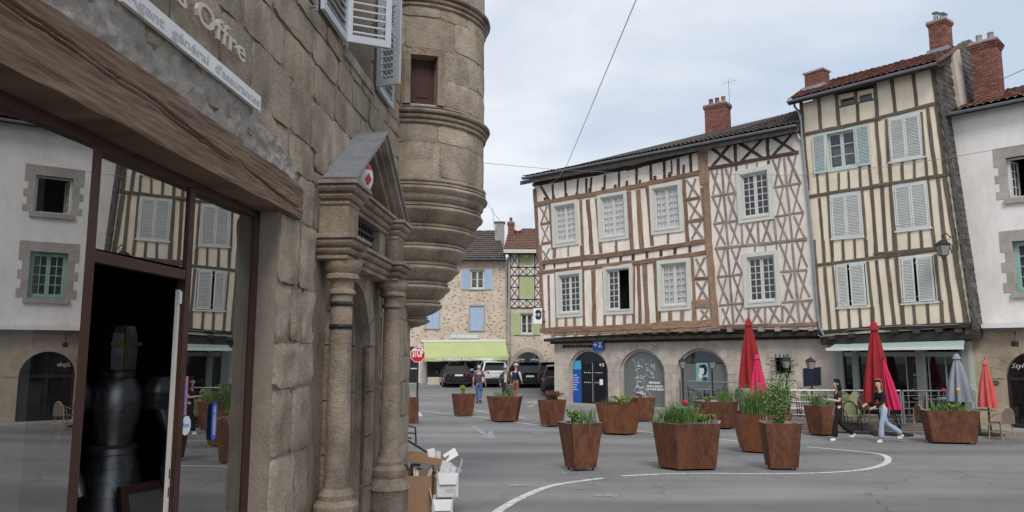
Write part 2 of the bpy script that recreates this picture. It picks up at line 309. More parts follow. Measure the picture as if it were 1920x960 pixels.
mk('steel', (.42, .43, .44), .38, (.36, .37, .38), sc1=8, sc2=50, bump=.03, metal=.7)
mk('corten', (.155, .060, .031), .85, (.06, .026, .018), (.25, .10, .043), sc1=2.2, sc2=9, bump=.25, bdist=.004, rnd=.16, stretch=(2.2, 2.2, .95), mixlo=.36, mixhi=.66, detail=9, grime=.35, grsc=4.0)
mk('corten_orange', (.21, .078, .034), .85, (.10, .04, .022), (.29, .118, .05), sc1=2.2, sc2=9, bump=.25, bdist=.004, rnd=.08, stretch=(2.2, 2.2, .95), mixlo=.36, mixhi=.66, detail=9, grime=.35, grsc=4.0)
mk('soil', (.05, .038, .028), .95, sc1=12, sc2=60, bump=.8)
mk('deck', (.19, .165, .145), .85, (.14, .12, .105), sc1=3, sc2=30, bump=.2, rnd=.12)
mk('cardboard', (.36, .225, .135), .85, (.31, .19, .115), sc1=3, sc2=30, bump=.1, rnd=.08)
mk('white_card', (.70, .70, .71), .75, (.64, .64, .65), sc1=3, sc2=30, bump=.06, rnd=.06)
mk('awning_lime', (.44, .50, .225), .8, (.39, .45, .20), sc1=1.2, sc2=20, bump=.08, rnd=0)
mk('awning_green', (.34, .45, .40), .8, (.30, .41, .365), sc1=1.2, sc2=20, bump=.08, rnd=0)
mk('white_paint', (.78, .78, .77), .5, (.72, .72, .71), sc1=3, sc2=20, bump=.02, rnd=.02)
mk('white_worn', (.74, .735, .72), .7, (.63, .625, .61), sc1=5, sc2=40, bump=.1, rnd=.02)
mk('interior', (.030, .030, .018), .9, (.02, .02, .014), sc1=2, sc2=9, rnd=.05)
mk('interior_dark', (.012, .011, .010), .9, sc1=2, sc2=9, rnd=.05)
mk('curtain', (.80, .80, .78), .9, (.66, .66, .65), sc1=6, sc2=30, bump=.3, stretch=(5, 5, .4))
MT['glass_shop'] = glassy('glass_shop', (.02, .025, .02), 4.6, .75, .004)
MT['glass'] = glassy('glass', (.02, .022, .025), 1.75, .55, .02)
MT['glass_clear'] = glassy('glass_clear', (.1, .1, .1), 1.7, .9, .02)
MT['glass_grey'] = glassy('glass_grey', (.16, .175, .175), 1.5, .12, .05)
MT['sticker_white'] = plain('sticker_white', (.75, .77, .8)); MT['sticker_blue'] = plain('sticker_blue', (.03, .11, .5))
MT['letter_grey'] = plain('letter_grey', (.40, .40, .39), .5); MT['letter_cream'] = plain('letter_cream', (.52, .46, .38), .45, .2)
MT['white'] = plain('white', (.8, .8, .8), .5); MT['black'] = plain('black', (.012, .012, .013), .5)
MT['navy'] = plain('navy', (.012, .016, .04), .5); MT['bank_blue'] = plain('bank_blue', (.008, .08, .37), .4); MT['bank_deep'] = plain('bank_deep', (.005, .035, .2), .4)
MT['sky_cyan'] = plain('sky_cyan', (.05, .42, .66), .5)
MT['sign_red'] = plain('sign_red', (.55, .012, .022), .4)
def E3(v): return Vector((v.x, v.y, 0))
def lerp(a, b, t): return a + (b - a) * t
def quad_pt(q, s, t):
    """q = TL TR BR BL (u,z) pairs; s 0..1 left to right, t 0..1 top to bottom"""
    f = lambda i: lerp(lerp(q[0][i], q[1][i], s), lerp(q[3][i], q[2][i], s), t)
    return (f(0), f(1))
def qslab(mb, pl, q, s0, s1, t0, t1, o0, o1):
    c = [quad_pt(q, s0, t0), quad_pt(q, s1, t0), quad_pt(q, s1, t1), quad_pt(q, s0, t1)]
    mb.prism([pl.pt(u, z, o1) for u, z in c], [pl.pt(u, z, o0) for u, z in c])
def pslab(mb, pl, uzs, o0, o1): mb.prism([pl.pt(u, z, o1) for u, z in uzs], [pl.pt(u, z, o0) for u, z in uzs])
def beam(pl, A, B, wd, o0, o1, mt_, parent, name='beam', jit=.10, nseg=None):
    """hewn timber between two (u,z) points of a facade plane, uneven edges, grain along its length"""
    a = Vector(A); b = Vector(B); t = b - a; ln = t.length; t /= ln; nrm = Vector((-t.y, t.x))
    n = nseg or max(2, min(9, int(ln / .55) + 2)); mb = MB(); rows = []
    for i in range(n):
        k = i / (n - 1); c = a + (b - a) * k
        e0 = wd / 2 * (1 + random.uniform(-jit, jit) * 1.6); e1 = wd / 2 * (1 + random.uniform(-jit, jit) * 1.6); c = c + nrm * random.uniform(-jit, jit) * wd * .5
        oo = o1 + random.uniform(-.006, .006); p, q = c + nrm * e0, c - nrm * e1; bv = min(.015, wd * .1)
        rows.append([(p.x, p.y, o0), (p.x, p.y, oo - bv), (p.x - nrm.x * bv, p.y - nrm.y * bv, oo), (q.x + nrm.x * bv, q.y + nrm.y * bv, oo), (q.x, q.y, oo - bv), (q.x, q.y, o0)])
    ks = [mb.add([pl.pt(*r) for r in row]) for row in rows]; vs = [0, .3, .35, .65, .7, 1]
    for i in range(n - 1):
        for j in range(5):
            u0, u1 = ln * i / (n - 1), ln * (i + 1) / (n - 1)
            mb.face([ks[i] + j, ks[i] + j + 1, ks[i + 1] + j + 1, ks[i + 1] + j], [(u0, vs[j] * wd), (u0, vs[j + 1] * wd), (u1, vs[j + 1] * wd), (u1, vs[j] * wd)])
    mb.face([ks[0] + j for j in range(6)]); mb.face([ks[-1] + j for j in range(5, -1, -1)])
    return mb.build(name, mt_, parent, org=pl.pt((a.x + b.x) / 2, (a.y + b.y) / 2, o0))
def cbeam(pl, cr, x0, y0, x1, y1, wpx, mt_, parent, o0=-.02, o1=.035, name='beam', **k):
    """the same from crop coordinates"""
    p0 = cr(x0, y0); p1 = cr(x1, y1); q0 = cr(0, 0); q1 = cr(1, 0)
    return beam(pl, pl.uz(*p0), pl.uz(*p1), wpx * (q1[0] - q0[0]) * pl.mpp((p0[0] + p1[0]) / 2, (p0[1] + p1[1]) / 2), o0, o1, mt_, parent, name, **k)
def piece_mesh(name, mt_, bev=.12):
    """unit block with worn edges, shared between alike pieces"""
    bm = bmesh.new(); bmesh.ops.create_cube(bm, size=1.0); bmesh.ops.bevel(bm, geom=list(bm.edges), offset=bev * .25, segments=1, affect='EDGES')
    me = bpy.data.meshes.new(name); bm.to_mesh(me); bm.free(); me.materials.append(mt_); return me
# ================================================================== GROUND
mb = MB(); xs = [-90, -40, -20, -10, -6, -3, 0, 3, 6, 10, 15, 20, 30, 60, 120]
ys = [-25, -10, 0, 4] + [6, 8, 10, 12, 14, 16, 18, 20, 22, 25, 28, 32, 36, 38, 41, 44, 48, 52, 60, 80, 120, 250]
mb.grid([[(x, y, gz(y)) for x in xs] for y in ys]); g = mb.build('ground', MT['asphalt']); g['kind'] = 'structure'
def strip(name, pts, wd, mt_, lift=.005, taper=None):
    """painted line draped on the ground through reference pixels"""
    P = [ground(*p) for p in pts]; Q = []
    for i in range(len(P) - 1):
        p0, p1, p2, p3 = P[max(i - 1, 0)], P[i], P[i + 1], P[min(i + 2, len(P) - 1)]
        for k in range(6):
            t = k / 6; Q.append(.5 * ((2 * p1) + (p2 - p0) * t + (2 * p0 - 5 * p1 + 4 * p2 - p3) * t * t + (3 * p1 - p0 - 3 * p2 + p3) * t ** 3))
    Q.append(P[-1]); rows = []
    for i, q in enumerate(Q):
        t = (Q[min(i + 1, len(Q) - 1)] - Q[max(i - 1, 0)]); t.z = 0; t.normalize(); n = Vector((-t.y, t.x, 0)); h = wd / 2
        rows.append([Vector((c.x, c.y, gz(c.y) + lift)) for c in (q - n * h, q, q + n * h)])
    m = MB(); m.grid(rows); ob = m.build(name, mt_); ob['kind'] = 'structure'; return ob
strip('road_marking', [(905, 985), (940, 955), (985, 930), (1040, 910), (1130, 897)], .13, MT['paint_line'])
strip('road_marking', [(1165, 893), (1250, 889), (1330, 888), (1440, 889), (1560, 886), (1630, 879), (1664, 866), (1655, 853), (1600, 846), (1512, 838)], .13, MT['paint_line'])
strip('road_marking', [(1490, 836), (1380, 827), (1230, 812), (1120, 803), (1000, 796), (900, 782), (790, 771)], .12, MT['paint_line'])
strip('road_marking', [(1400, 822), (1300, 812), (1200, 800)], .10, MT['paint_faint'])
strip('road_marking', [(784, 770), (850, 765)], .12, MT['paint_faint']); strip('road_marking', [(781, 772), (788, 781)], .22, MT['paint_line'])
strip('road_marking', [(892, 770), (930, 776), (985, 784)], .12, MT['paint_line'])
strip('road_marking', [(990, 763), (1010, 759), (1040, 758)], .12, MT['paint_line'])
m = MB()
def gq(*px): m.face([m.add([ground(*p) + Vector((0, 0, .0052))]) for p in px])
gq((883, 799), (890, 799), (914, 814), (904, 815)); gq((899, 820), (922, 807.5), (929, 823))
a = m.build('road_arrow', MT['paint_faint']); a['kind'] = 'structure'
for pts, wd in (([(948, 911), (990, 910)], .25), ([(1118, 928), (1160, 930)], .3), ([(1000, 811), (1020, 814)], .14), ([(1140, 855), (1230, 867)], .06), ([(1052, 884), (1064, 889), (1085, 890)], .05), ([(1588, 834), (1606, 835)], .07)):
    strip('road_marking', pts, wd, MT['paint_faint'])
# ================================================================== STONE HOUSE ON THE LEFT (granite wall, shop front, portal, corner turret)
WLD = Vector((.063, .998)); WLD.normalize()
WL = Plane((-2.0 * WLD.y, 2.0 * WLD.x), WLD)
CRN = WL.pt(10.0, 0)
house = thing('stone_house', 'old granite corner house with shop front, carved portal and round turret, nearest on the left', 'house', CRN)
back = Vector((-WL.n.x, -WL.n.y, 0))
# wall body behind the stones, with the openings left free
SH0, SH1, SHT = 1.35, 5.18, 2.66            # shop opening
def wl_box(mb, s0, s1, z0, z1, o0, o1): pslab(mb, WL, [(s0, z0), (s1, z0), (s1, z1), (s0, z1)], o0, o1)
UW0, UW1, UWB, UWT = 6.54, 7.62, 4.50, 6.4   # upper window
m = MB()
wl_box(m, -4, SH0, -.3, 9, -.45, -.012)
wl_box(m, SH0, SH1, SHT + .03, 9, -.43, -.012)
wl_box(m, SH1, 6.00, -.3, 9, -.45, -.012)
wl_box(m, 6.00, 8.34, 2.62, UWB, -.45, -.012)
wl_box(m, 6.00, UW0, UWB, UWT, -.45, -.012); wl_box(m, UW1, 8.34, UWB, UWT, -.45, -.012); wl_box(m, 6.00, 8.34, UWT, 9, -.45, -.012)
wl_box(m, 8.34, 10.0, -.6, 9, -.45, -.012)
wall = m.build('wall', MT['mortar'], house)
m = MB(); wl_box(m, 9.55, 10.0, -.6, 9, -9, -.451); wl_box(m, -4, 10, 8.9, 9.0, -9, -.452); wl_box(m, -4, -3.7, -.3, 8.9, -9, -.453); wl_box(m, -4, 10, -.3, 8.9, -9.3, -9.001)
m.build('side_wall', MT['mortar'], house)
def stone_on(fn, a0, a1, z0, z1, parent, mt_, proud=.011, nx=7, nz=5, rough=.015, gap=.008, name='stone'):
    """one squared stone: uneven outline, cushioned face; fn(a,z,o) maps to the world"""
    mb_ = MB(); sd = random.random() * 100; wa, hz = a1 - a0, z1 - z0
    base = proud * random.uniform(.55, 1.15); tx = random.uniform(-.3, .3) * proud; tz = random.uniform(-.3, .3) * proud
    gj = [[random.uniform(.3, 1.5) * gap for _ in range(nx + 1)] for _ in range(2)]; gl = [[random.uniform(.3, 1.5) * gap for _ in range(nz + 1)] for _ in range(2)]
    cr_ = min(.035, .18 * min(wa, hz))
    def P(i, j, back_=False):
        s, t = i / nx, j / nz
        a = lerp(a0 + gl[0][j], a1 - gl[1][j], s); z = lerp(z0 + gj[0][i], z1 - gj[1][i], t)
        if i in (0, nx) and j in (0, nz): a += cr_ * (.5 if i == 0 else -.5); z += cr_ * (.5 if j == 0 else -.5)
        edge = i in (0, nx) or j in (0, nz)
        if back_: return fn(a, z, -.045)
        h = base + tx * (s - .5) * 2 + tz * (t - .5) * 2 + mnoise.noise(Vector((a * 5 + sd, z * 5, sd))) * rough + mnoise.noise(Vector((a * 16, z * 16 + sd, 3))) * rough * .55
        if edge: h -= proud * random.uniform(.45, .8)
        return fn(a, z, h)
    # tighter edge ring
    mb_.grid([[P(i, j) for i in range(nx + 1)] for j in range(nz + 1)])
    idx = lambda i, j: j * (nx + 1) + i
    loop = [(i, 0) for i in range(nx)] + [(nx, j) for j in range(nz)] + [(i, nz) for i in range(nx, 0, -1)] + [(0, j) for j in range(nz, 0, -1)]
    k = mb_.add([P(i, j, True) for i, j in loop]); n = len(loop)
    for q in range(n):
        r_ = (q + 1) % n; mb_.face([idx(*loop[q]), k + q, k + r_, idx(*loop[r_])])
    return mb_.build(name, mt_, parent, smooth=48, org=fn((a0 + a1) / 2, (z0 + z1) / 2, 0))
wfn = lambda a, z, o: WL.pt(a, z, o)
def zone(a0, a1, z0, z1, rh, wl0, wl1, parent=wall, mt_='stone', fn=wfn, hole=None, **k):
    z = z0
    while z < z1 - .02:
        h = rh * random.uniform(.72, 1.3)
        if z + h > z1 - rh * .45: h = z1 - z
        a = a0
        while a < a1 - .02:
            wd = random.uniform(wl0, wl1)
            if a + wd > a1 - wl0 * .55: wd = a1 - a
            zz0 = z + random.uniform(-.012, .012); zz1 = z + h + random.uniform(-.012, .012)
            if not (hole and hole(a, a + wd, z, z + h)):
                if wd < .62 * wl1 and h > .26 and random.random() < .22:
                    zm = lerp(zz0, zz1, random.uniform(.4, .6)); stone_on(fn, a, a + wd, zz0, zm, parent, MT[mt_], **k); stone_on(fn, a, a + wd, zm, zz1, parent, MT[mt_], **k)
                else: stone_on(fn, a, a + wd, zz0, zz1, parent, MT[mt_], **k)
            a += wd
        z += h
zone(SH1, 6.00, 0.0, SHT, .42, .22, .5, proud=.018, rough=.022, nx=9, nz=9)
zone(5.53, 6.7, SHT, 3.02, .3, .28, .5)
zone(3.0, 9.5, 3.30, UWB, .38, .38, .85, rough=.012, nx=8)
zone(1.4, 5.3, 3.02, 3.30, .26, .3, .6, rough=.02)
zone(5.3, 6.7, 3.02, 3.30, .26, .3, .6)
zone(2.4, UW0, UWB, 7.0, .38, .4, .9); zone(UW1, 9.5, UWB, UWT, .38, .4, .9); zone(UW0, 9.5, UWT, 7.4, .38, .5, .9)
zone(8.34, 9.96, -.25, 2.62, .40, .3, .72); zone(8.34, 9.5, 2.62, 3.30, .34, .3, .6); zone(6.7, 8.34, 3.02, 3.30, .3, .35, .7)
# rough grey mortar over the lintel with bits of stone showing
m = MB(); rows = []
for j in range(17):
    t = j / 16; row = []
    for i in range(220):
        s = 1.5 + (5.42 - 1.5) * i / 219; top = 3.27 + .05 * mnoise.noise(Vector((s * 2.3, 1, 0))) - max(0, s - 4.3) * .16 - .02; bot = 2.93
        z = lerp(bot, top, t); o = .022 + .02 * mnoise.noise(Vector((s * 5, z * 8, 5))) + .014 * mnoise.noise(Vector((s * 15, z * 21, 9))) + .010 * mnoise.noise(Vector((s * 38, z * 45, 2)))
        if j == 16: o = -.03
        row.append(WL.pt(s, z, o))
    rows.append(row)
m.grid(rows); m.build('mortar_patch', MT['mortar_grey'], house, smooth=1)
for s, z, w_, h_ in ((3.75, 3.07, .14, .10), (3.98, 3.03, .12, .11), (2.72, 3.12, .2, .12), (4.5, 3.02, .1, .09), (3.3, 3.12, .12, .08)):
    stone_on(wfn, s, s + w_, z, z + h_, wall, MT['stone'], proud=.038, rough=.012)
# ---- timber lintel
def hewn(pl, s0, s1, z0, z1, o0, o1, ns, nz, top=None, amp=.007):
    mb_ = MB(); cols = []
    for i in range(ns + 1):
        s = lerp(s0, s1, i / ns); zt = (top(s) if top else z1); zb = z0 + .012 * mnoise.noise(Vector((s * 3, 0, 4)))
        col = [(s, zb, o0)]
        for j in range(nz + 1):
            t = j / nz; z = lerp(zb, zt, t); o_ = o1 + amp * mnoise.noise(Vector((s * 1.4, z * 9, 2))) + .006 * mnoise.noise(Vector((s * 5, z * 40, 7)))
            if j in (0, nz): o_ -= .018
            # long drying cracks
            for (c0, c1, za, zb_) in ((2.0, 4.4, 2.90, 2.78), (3.0, 5.4, 2.88, 2.73), (1.4, 3.1, 2.95, 2.87), (4.2, 5.45, 2.83, 2.70)):
                if c0 < s < c1:
                    zc = lerp(za, zb_, (s - c0) / (c1 - c0)) + .016 * mnoise.noise(Vector((s * 3.1, za, 1))) + .006 * mnoise.noise(Vector((s * 11, za, 4)))
                    wv = max(0, mnoise.noise(Vector((s * 1.7, za * 9, 6))) + .45); o_ -= .030 * wv * math.exp(-((z - zc) / .0055) ** 2)
            col.append((s, z, o_))
        col.append((s, zt, o0)); cols.append(col)
    ks = [mb_.add([pl.pt(*c) for c in col]) for col in cols]; n = nz + 3
    for i in range(ns):
        for j in range(n - 1):
            u0, u1 = cols[i][j][0], cols[i + 1][j][0]; v0, v1 = cols[i][j][1], cols[i][j + 1][1]
            mb_.face([ks[i] + j, ks[i + 1] + j, ks[i + 1] + j + 1, ks[i] + j + 1], [(u0, v0), (u1, v0), (u1, v1), (u0, v1)])
        mb_.face([ks[i] + n - 1, ks[i + 1] + n - 1, ks[i + 1], ks[i]])
    mb_.face([ks[-1] + j for j in range(n)]); mb_.face([ks[0] + j for j in range(n - 1, -1, -1)])
    return mb_
def ltop(s): return 2.965 + .012 * mnoise.noise(Vector((s * 5, 3, 3))) + (.02 if s < 3.7 else 0) - (.03 if s > 4.4 else 0) - max(0, s - 5.1) * .1
hewn(WL, .8, 5.50, SHT, 2.97, -.44, .05, 300, 56, ltop).build('lintel_beam', MT['lintel_wood'], house, smooth=45)
# ---- shop front: maroon frames, glass, open doorway
GL = -.16
m = MB()
def fr(s0, s1, z0, z1, d0=GL - .04, d1=GL + .014): wl_box(m, s0, s1, z0, z1, d0, d1)
DJ0, DJ1, DT = 3.27, 4.19, 2.07
fr(SH0 - .02, SH0 + .06, 0, SHT); fr(5.10, SH1 + .02, 0, SHT); fr(SH0, SH1, SHT - .05, SHT + .02); fr(SH0, DJ0, 0, .12); fr(DJ1, SH1, 0, .12)
fr(DJ0 - .035, DJ0 + .035, .1, SHT - .04); fr(DJ1 - .03, DJ1 + .03, .1, SHT - .04); fr(DJ0, DJ1, DT, DT + .055, GL - .038, GL + .012)
sf = m.build('shop_front', MT['frame_maroon'], house)
for s0, s1, z0, z1 in ((SH0 + .06, DJ0 - .035, .12, SHT - .05), (DJ0 + .035, DJ1 - .03, DT + .07, SHT - .05), (DJ1 + .03, 5.10, .12, SHT - .05)):
    m = MB(); t0_, t1_ = (s0 - (s0 + s1) / 2) * math.tan(R(1.6)) - .012, (s1 - (s0 + s1) / 2) * math.tan(R(1.6)) - .012   # panes sit a little askew in their rebates
    m.prism([WL.pt(s0, z0, GL + t0_), WL.pt(s1, z0, GL + t1_), WL.pt(s1, z1, GL + t1_), WL.pt(s0, z1, GL + t0_)], [WL.pt(s0, z0, GL + t0_ - .008), WL.pt(s1, z0, GL + t1_ - .008), WL.pt(s1, z1, GL + t1_ - .008), WL.pt(s0, z1, GL + t0_ - .008)]); m.build('pane', MT['glass_shop'], sf)
m = MB(); wl_box(m, DJ1 - .056, DJ1 - .032, .02, DT - .06, GL - .03, GL - .012); jp = m.build('door_jamb', MT['plaster_cream'], sf)
m = MB()
for z in (.86, .96): wl_box(m, DJ1 - .049, DJ1 - .040, z, z + .05, GL - .012, GL - .010)
m.build('lock_slot', MT['black'], sf)
m = MB(); wl_box(m, DJ1 - .058, DJ1 - .036, 1.93, 2.0, GL - .011, GL + .0); m.build('door_stop', MT['white'], sf)
def disc(pl, s, z, o, rx, rz, mt_, parent, name, n=24, th=.002):
    mb_ = MB(); pslab(mb_, pl, [(s + rx * math.cos(2 * math.pi * k / n), z + rz * math.sin(2 * math.pi * k / n)) for k in range(n)], o, o + th); return mb_.build(name, mt_, parent)
st = tag(disc(WL, *WL.off(GL).uz(348, 798), GL + .001, .055, .055, MT['sticker_white'], None, 'round_sticker'), 'small round white sticker with blue writing on the shop glass', 'sticker')
WLG = WL.off(GL); u_, z_ = WLG.uz(340, 803)
text('lettering', 'Avec', WL, u_, z_ - .0, GL + .0035, .042, MT['sticker_blue'], st, depth=.0004, shear=.25)
u_, z_ = WLG.uz(401, 790); m = MB(); n = 20
pslab(m, WL, [(u_ + .034 * math.cos(2 * math.pi * k / n), z_ + (.085 if math.sin(2 * math.pi * k / n) > 0 else -.085) + .03 * math.sin(2 * math.pi * k / n)) for k in range(n)], GL + .001, GL + .003)
st2 = tag(m.build('figure_sticker', MT['sticker_blue']), 'tall blue sticker with a pale armoured figure on the shop glass', 'sticker')
m = MB(); pslab(m, WL, [(u_ - .012, z_ - .085), (u_ + .014, z_ - .085), (u_ + .02, z_), (u_ + .012, z_ + .045), (u_ - .012, z_ + .045), (u_ - .02, z_)], GL + .0031, GL + .0041); pslab(m, WL, [(u_ - .012, z_ + .05), (u_ + .012, z_ + .05), (u_ + .014, z_ + .085), (u_, z_ + .095), (u_ - .014, z_ + .085)], GL + .0031, GL + .0041)
m.build('figure', MT['letter_grey'], st2)
u_, z_ = WLG.uz(346, 742); m = MB(); pslab(m, WL, [(u_ - .028, z_ - .11), (u_ + .028, z_ - .11), (u_ + .028, z_ + .11), (u_ - .028, z_ + .11)], GL + .001, GL + .003)
st3 = tag(m.build('notice_sticker', plain('pink_print', (.5, .2, .3))), 'narrow pink and violet notice stuck behind the door frame', 'sticker')
m = MB()
for k in range(3): pslab(m, WL, [(u_ - .02, z_ - .09 + k * .06), (u_ + .02, z_ - .09 + k * .06), (u_ + .02, z_ - .05 + k * .06), (u_ - .02, z_ - .05 + k * .06)], GL + .0031, GL + .004)
m.build('print', plain('violet_print', (.25, .2, .42)), st3)
# shop room
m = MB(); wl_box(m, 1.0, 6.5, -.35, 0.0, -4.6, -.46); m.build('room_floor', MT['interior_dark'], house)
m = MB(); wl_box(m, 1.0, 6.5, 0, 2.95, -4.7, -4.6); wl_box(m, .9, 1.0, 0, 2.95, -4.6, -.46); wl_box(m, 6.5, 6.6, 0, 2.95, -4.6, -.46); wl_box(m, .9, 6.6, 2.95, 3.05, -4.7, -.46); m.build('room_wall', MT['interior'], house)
# curtain strip behind the left pane
m = MB(); 
for k in range(9):
    a = WL.pt(2.62 + k * .06, 0.1, -.34 + .03 * (k % 2)); b = WL.pt(2.62 + (k + 1) * .06, .1, -.34 + .03 * ((k + 1) % 2)); m.face([m.add([a, b, b + Vector((0, 0, 2.4)), a + Vector((0, 0, 2.4))]) + q for q in range(4)])
tag(m.build('net_curtain', MT['curtain'], fix=False), 'pale folded curtain hanging inside the left shop pane', 'curtain')
# ---- upper window with folded white louvred shutters
m = MB(); wl_box(m, UW0, UW0 + .09, UWB, UWT, -.34, -.26); wl_box(m, UW1 - .09, UW1, UWB, UWT, -.34, -.26); wl_box(m, UW0, UW1, UWB, UWB + .09, -.34, -.25); wl_box(m, (UW0 + UW1) / 2 - .05, (UW0 + UW1) / 2 + .05, UWB, UWT, -.33, -.255)
uw = m.build('window', MT['shutter_white'], house)
m = MB(); wl_box(m, UW0 + .05, UW1 - .05, UWB + .05, UWT, -.31, -.30); m.build('pane', MT['glass'], uw)
m = MB(); wl_box(m, UW0, UW1, UWB - .10, UWB, -.34, .035); m.build('sill', MT['stone'], uw)
def louvre(A, X, wd, z0, z1, parent, mt_, th=.035, nz=None, name='shutter', slat='slat', rail=.07):
    """a louvred leaf standing on point A, running along unit vector X; slats are parts of their own"""
    X = Vector(X).normalized(); Yv = Vector((-X.y, X.x, 0)); mb_ = MB(); Zv = Vector((0, 0, 1)); A = Vector(A)
    def bx(u0, u1, a, b): mb_.box(A + X * (u0 + u1) / 2 + Zv * ((a + b) / 2 - A.z), u1 - u0, th, b - a, ax=(X, Yv, Zv))
    st_ = rail * .8; h = z1 - z0
    bx(0, st_, z0, z1); bx(wd - st_, wd, z0, z1); bx(st_, wd - st_, z0, z0 + rail); bx(st_, wd - st_, z1 - rail, z1); 
    if nz is None: nz = max(4, int((h - 2 * rail) / .052))
    mid = h > 1.6
    if mid: bx(st_, wd - st_, z0 + h * .47, z0 + h * .47 + rail)
    ob = mb_.build(name, mt_, parent)
    me = slat_mesh(mt_); tilt = R(38)
    for k in range(nz):
        z = z0 + rail + (k + .5) * (h - 2 * rail) / nz
        if mid and abs(z - (z0 + h * .47 + rail / 2)) < rail * .7: continue
        c = A + X * wd / 2 + Zv * (z - A.z); y2 = Yv * math.cos(tilt) + Zv * math.sin(tilt); z2 = Zv * math.cos(tilt) - Yv * math.sin(tilt)
        inst(slat, me, ob, frame4(c, X, y2, z2, (wd - 2 * st_ + .01, th * 1.25, .010)))
    return ob
_sl = {}
def slat_mesh(mt_):
    if mt_.name not in _sl: _sl[mt_.name] = piece_mesh('slat', mt_, .2)
    return _sl[mt_.name]
dW = E3(WL.d); nW = E3(WL.n)
louvre(WL.pt(5.80, UWB, .05), dW, .68, UWB, UWT, uw, MT['shutter_white'], nz=24)
louvre(WL.pt(6.49, UWB, .05), (dW * .45 + nW * .9), .42, UWB + .01, UWT, uw, MT['shutter_white'], nz=24)
louvre(WL.pt(7.72, UWB, .05), dW, .70, UWB, UWT, uw, MT['shutter_white'], nz=24)
louvre(WL.pt(7.68, UWB, .05), (nW * .95 - dW * .3), .28, UWB + .01, UWT, uw, MT['shutter_white'], nz=24)
m = MB(); m.tube([WL.pt(5.6, 4.42, .01), WL.pt(5.6, 4.42, .07)], .012, 6); m.tube([WL.pt(5.6, 4.38, .07), WL.pt(5.6, 4.47, .07)], .012, 6); m.build('shutter_hook', MT['zinc'], uw)
# ---- lettering and sign board
let = thing('sign_lettering', 'raised cream metal letters on the granite wall above the sign board', 'lettering', WL.pt(3.2, 3.5, 0))
me = text_mesh('François Offre', .185, depth=.011, bold=.002, sp=1.06); me.materials.append(MT['letter_cream'])
mw = max(v.co.x for v in me.vertices); s_end = 4.335; s_beg = 2.62
for v in me.vertices: v.co.x *= (s_end - s_beg) / mw
bm = bmesh.new(); bm.from_mesh(me); bm.verts.ensure_lookup_table()
# split into single letters so that each is a part
seen = set(); isl = []
for v in bm.verts:
    if v in seen: continue
    stack = [v]; comp = []
    seen.add(v)
    while stack:
        c = stack.pop(); comp.append(c)
        for e_ in c.link_edges:
            q = e_.other_vert(c)
            if q not in seen: seen.add(q); stack.append(q)
    isl.append(comp)
for comp in isl:
    x0 = min(v.co.x for v in comp); x1 = max(v.co.x for v in comp); mp_ = {v: i for i, v in enumerate(comp)}
    fs = {f for v in comp for f in v.link_faces}; mm = bpy.data.meshes.new('letter'); c0 = Vector(((x0 + x1) / 2, 0, 0))
    mm.from_pydata([v.co - c0 for v in comp], [], [[mp_[v] for v in f.verts] for f in fs]); mm.materials.append(MT['letter_cream'])
    inst('letter', mm, let, frame4(WL.pt(s_beg + c0.x, 3.435, .055), dW, Vector((0, 0, 1)), nW))
bm.free()
m = MB(); wl_box(m, 3.05, 4.605, 3.214, 3.314, .04, .062); sb = tag(m.build('sign_board', MT['white_worn'], None, org=WL.pt(4.2, 3.27, 0)), 'narrow white sign board with grey lettering above the timber lintel', 'sign')
for tx, a_, b_ in (('Agent', 3.075, 3.40), ('général', 3.47, 3.87), ("d'assurances", 3.95, 4.585)): text('lettering', tx, WL, a_, 3.238, .0625, .075, MT['letter_grey'], sb, fitw=b_ - a_, depth=.0012, bold=.002)
# ================================================================== portal of the stone house
def arch_pts(uc, half, zb, zs, rise, n=16, pw=1.0):
    p = [(uc - half, zb)]
    for k in range(n + 1):
        t = math.pi * (1 - k / n); p.append((uc + half * math.cos(t), zs + rise * math.sin(t) ** pw))
    return p + [(uc + half, zb)]
def arch_wall(m, pl, u0, u1, z1, ap, o0, o1):
    """wall slab with an arched opening whose outline is ap (base left ... base right)"""
    zb = ap[0][1]
    def q(a, b, c, d): m.face([m.add([a, b, c, d]) + i for i in range(4)])
    for o_ in (o1, o0):
        f = lambda u, z: pl.pt(u, z, o_)
        q(f(u0, zb), f(ap[0][0], zb), f(ap[0][0], ap[1][1]), f(u0, ap[1][1])); q(f(u0, ap[1][1]), f(ap[1][0], ap[1][1]), f(ap[1][0], z1), f(u0, z1))
        q(f(ap[-1][0], zb), f(u1, zb), f(u1, ap[-2][1]), f(ap[-1][0], ap[-2][1])); q(f(ap[-2][0], ap[-2][1]), f(u1, ap[-2][1]), f(u1, z1), f(ap[-2][0], z1))
        for a, b in zip(ap[1:-1], ap[2:-1]): q(f(*a), f(*b), f(b[0], z1), f(a[0], z1))
    for a, b in zip(ap, ap[1:]): q(pl.pt(*a, o0), pl.pt(*b, o0), pl.pt(*b, o1), pl.pt(*a, o1))
    for a, b in (((u0, zb), (u0, z1)), ((u0, z1), (u1, z1)), ((u1, z1), (u1, zb))): q(pl.pt(*a, o0), pl.pt(*b, o0), pl.pt(*b, o1), pl.pt(*a, o1))
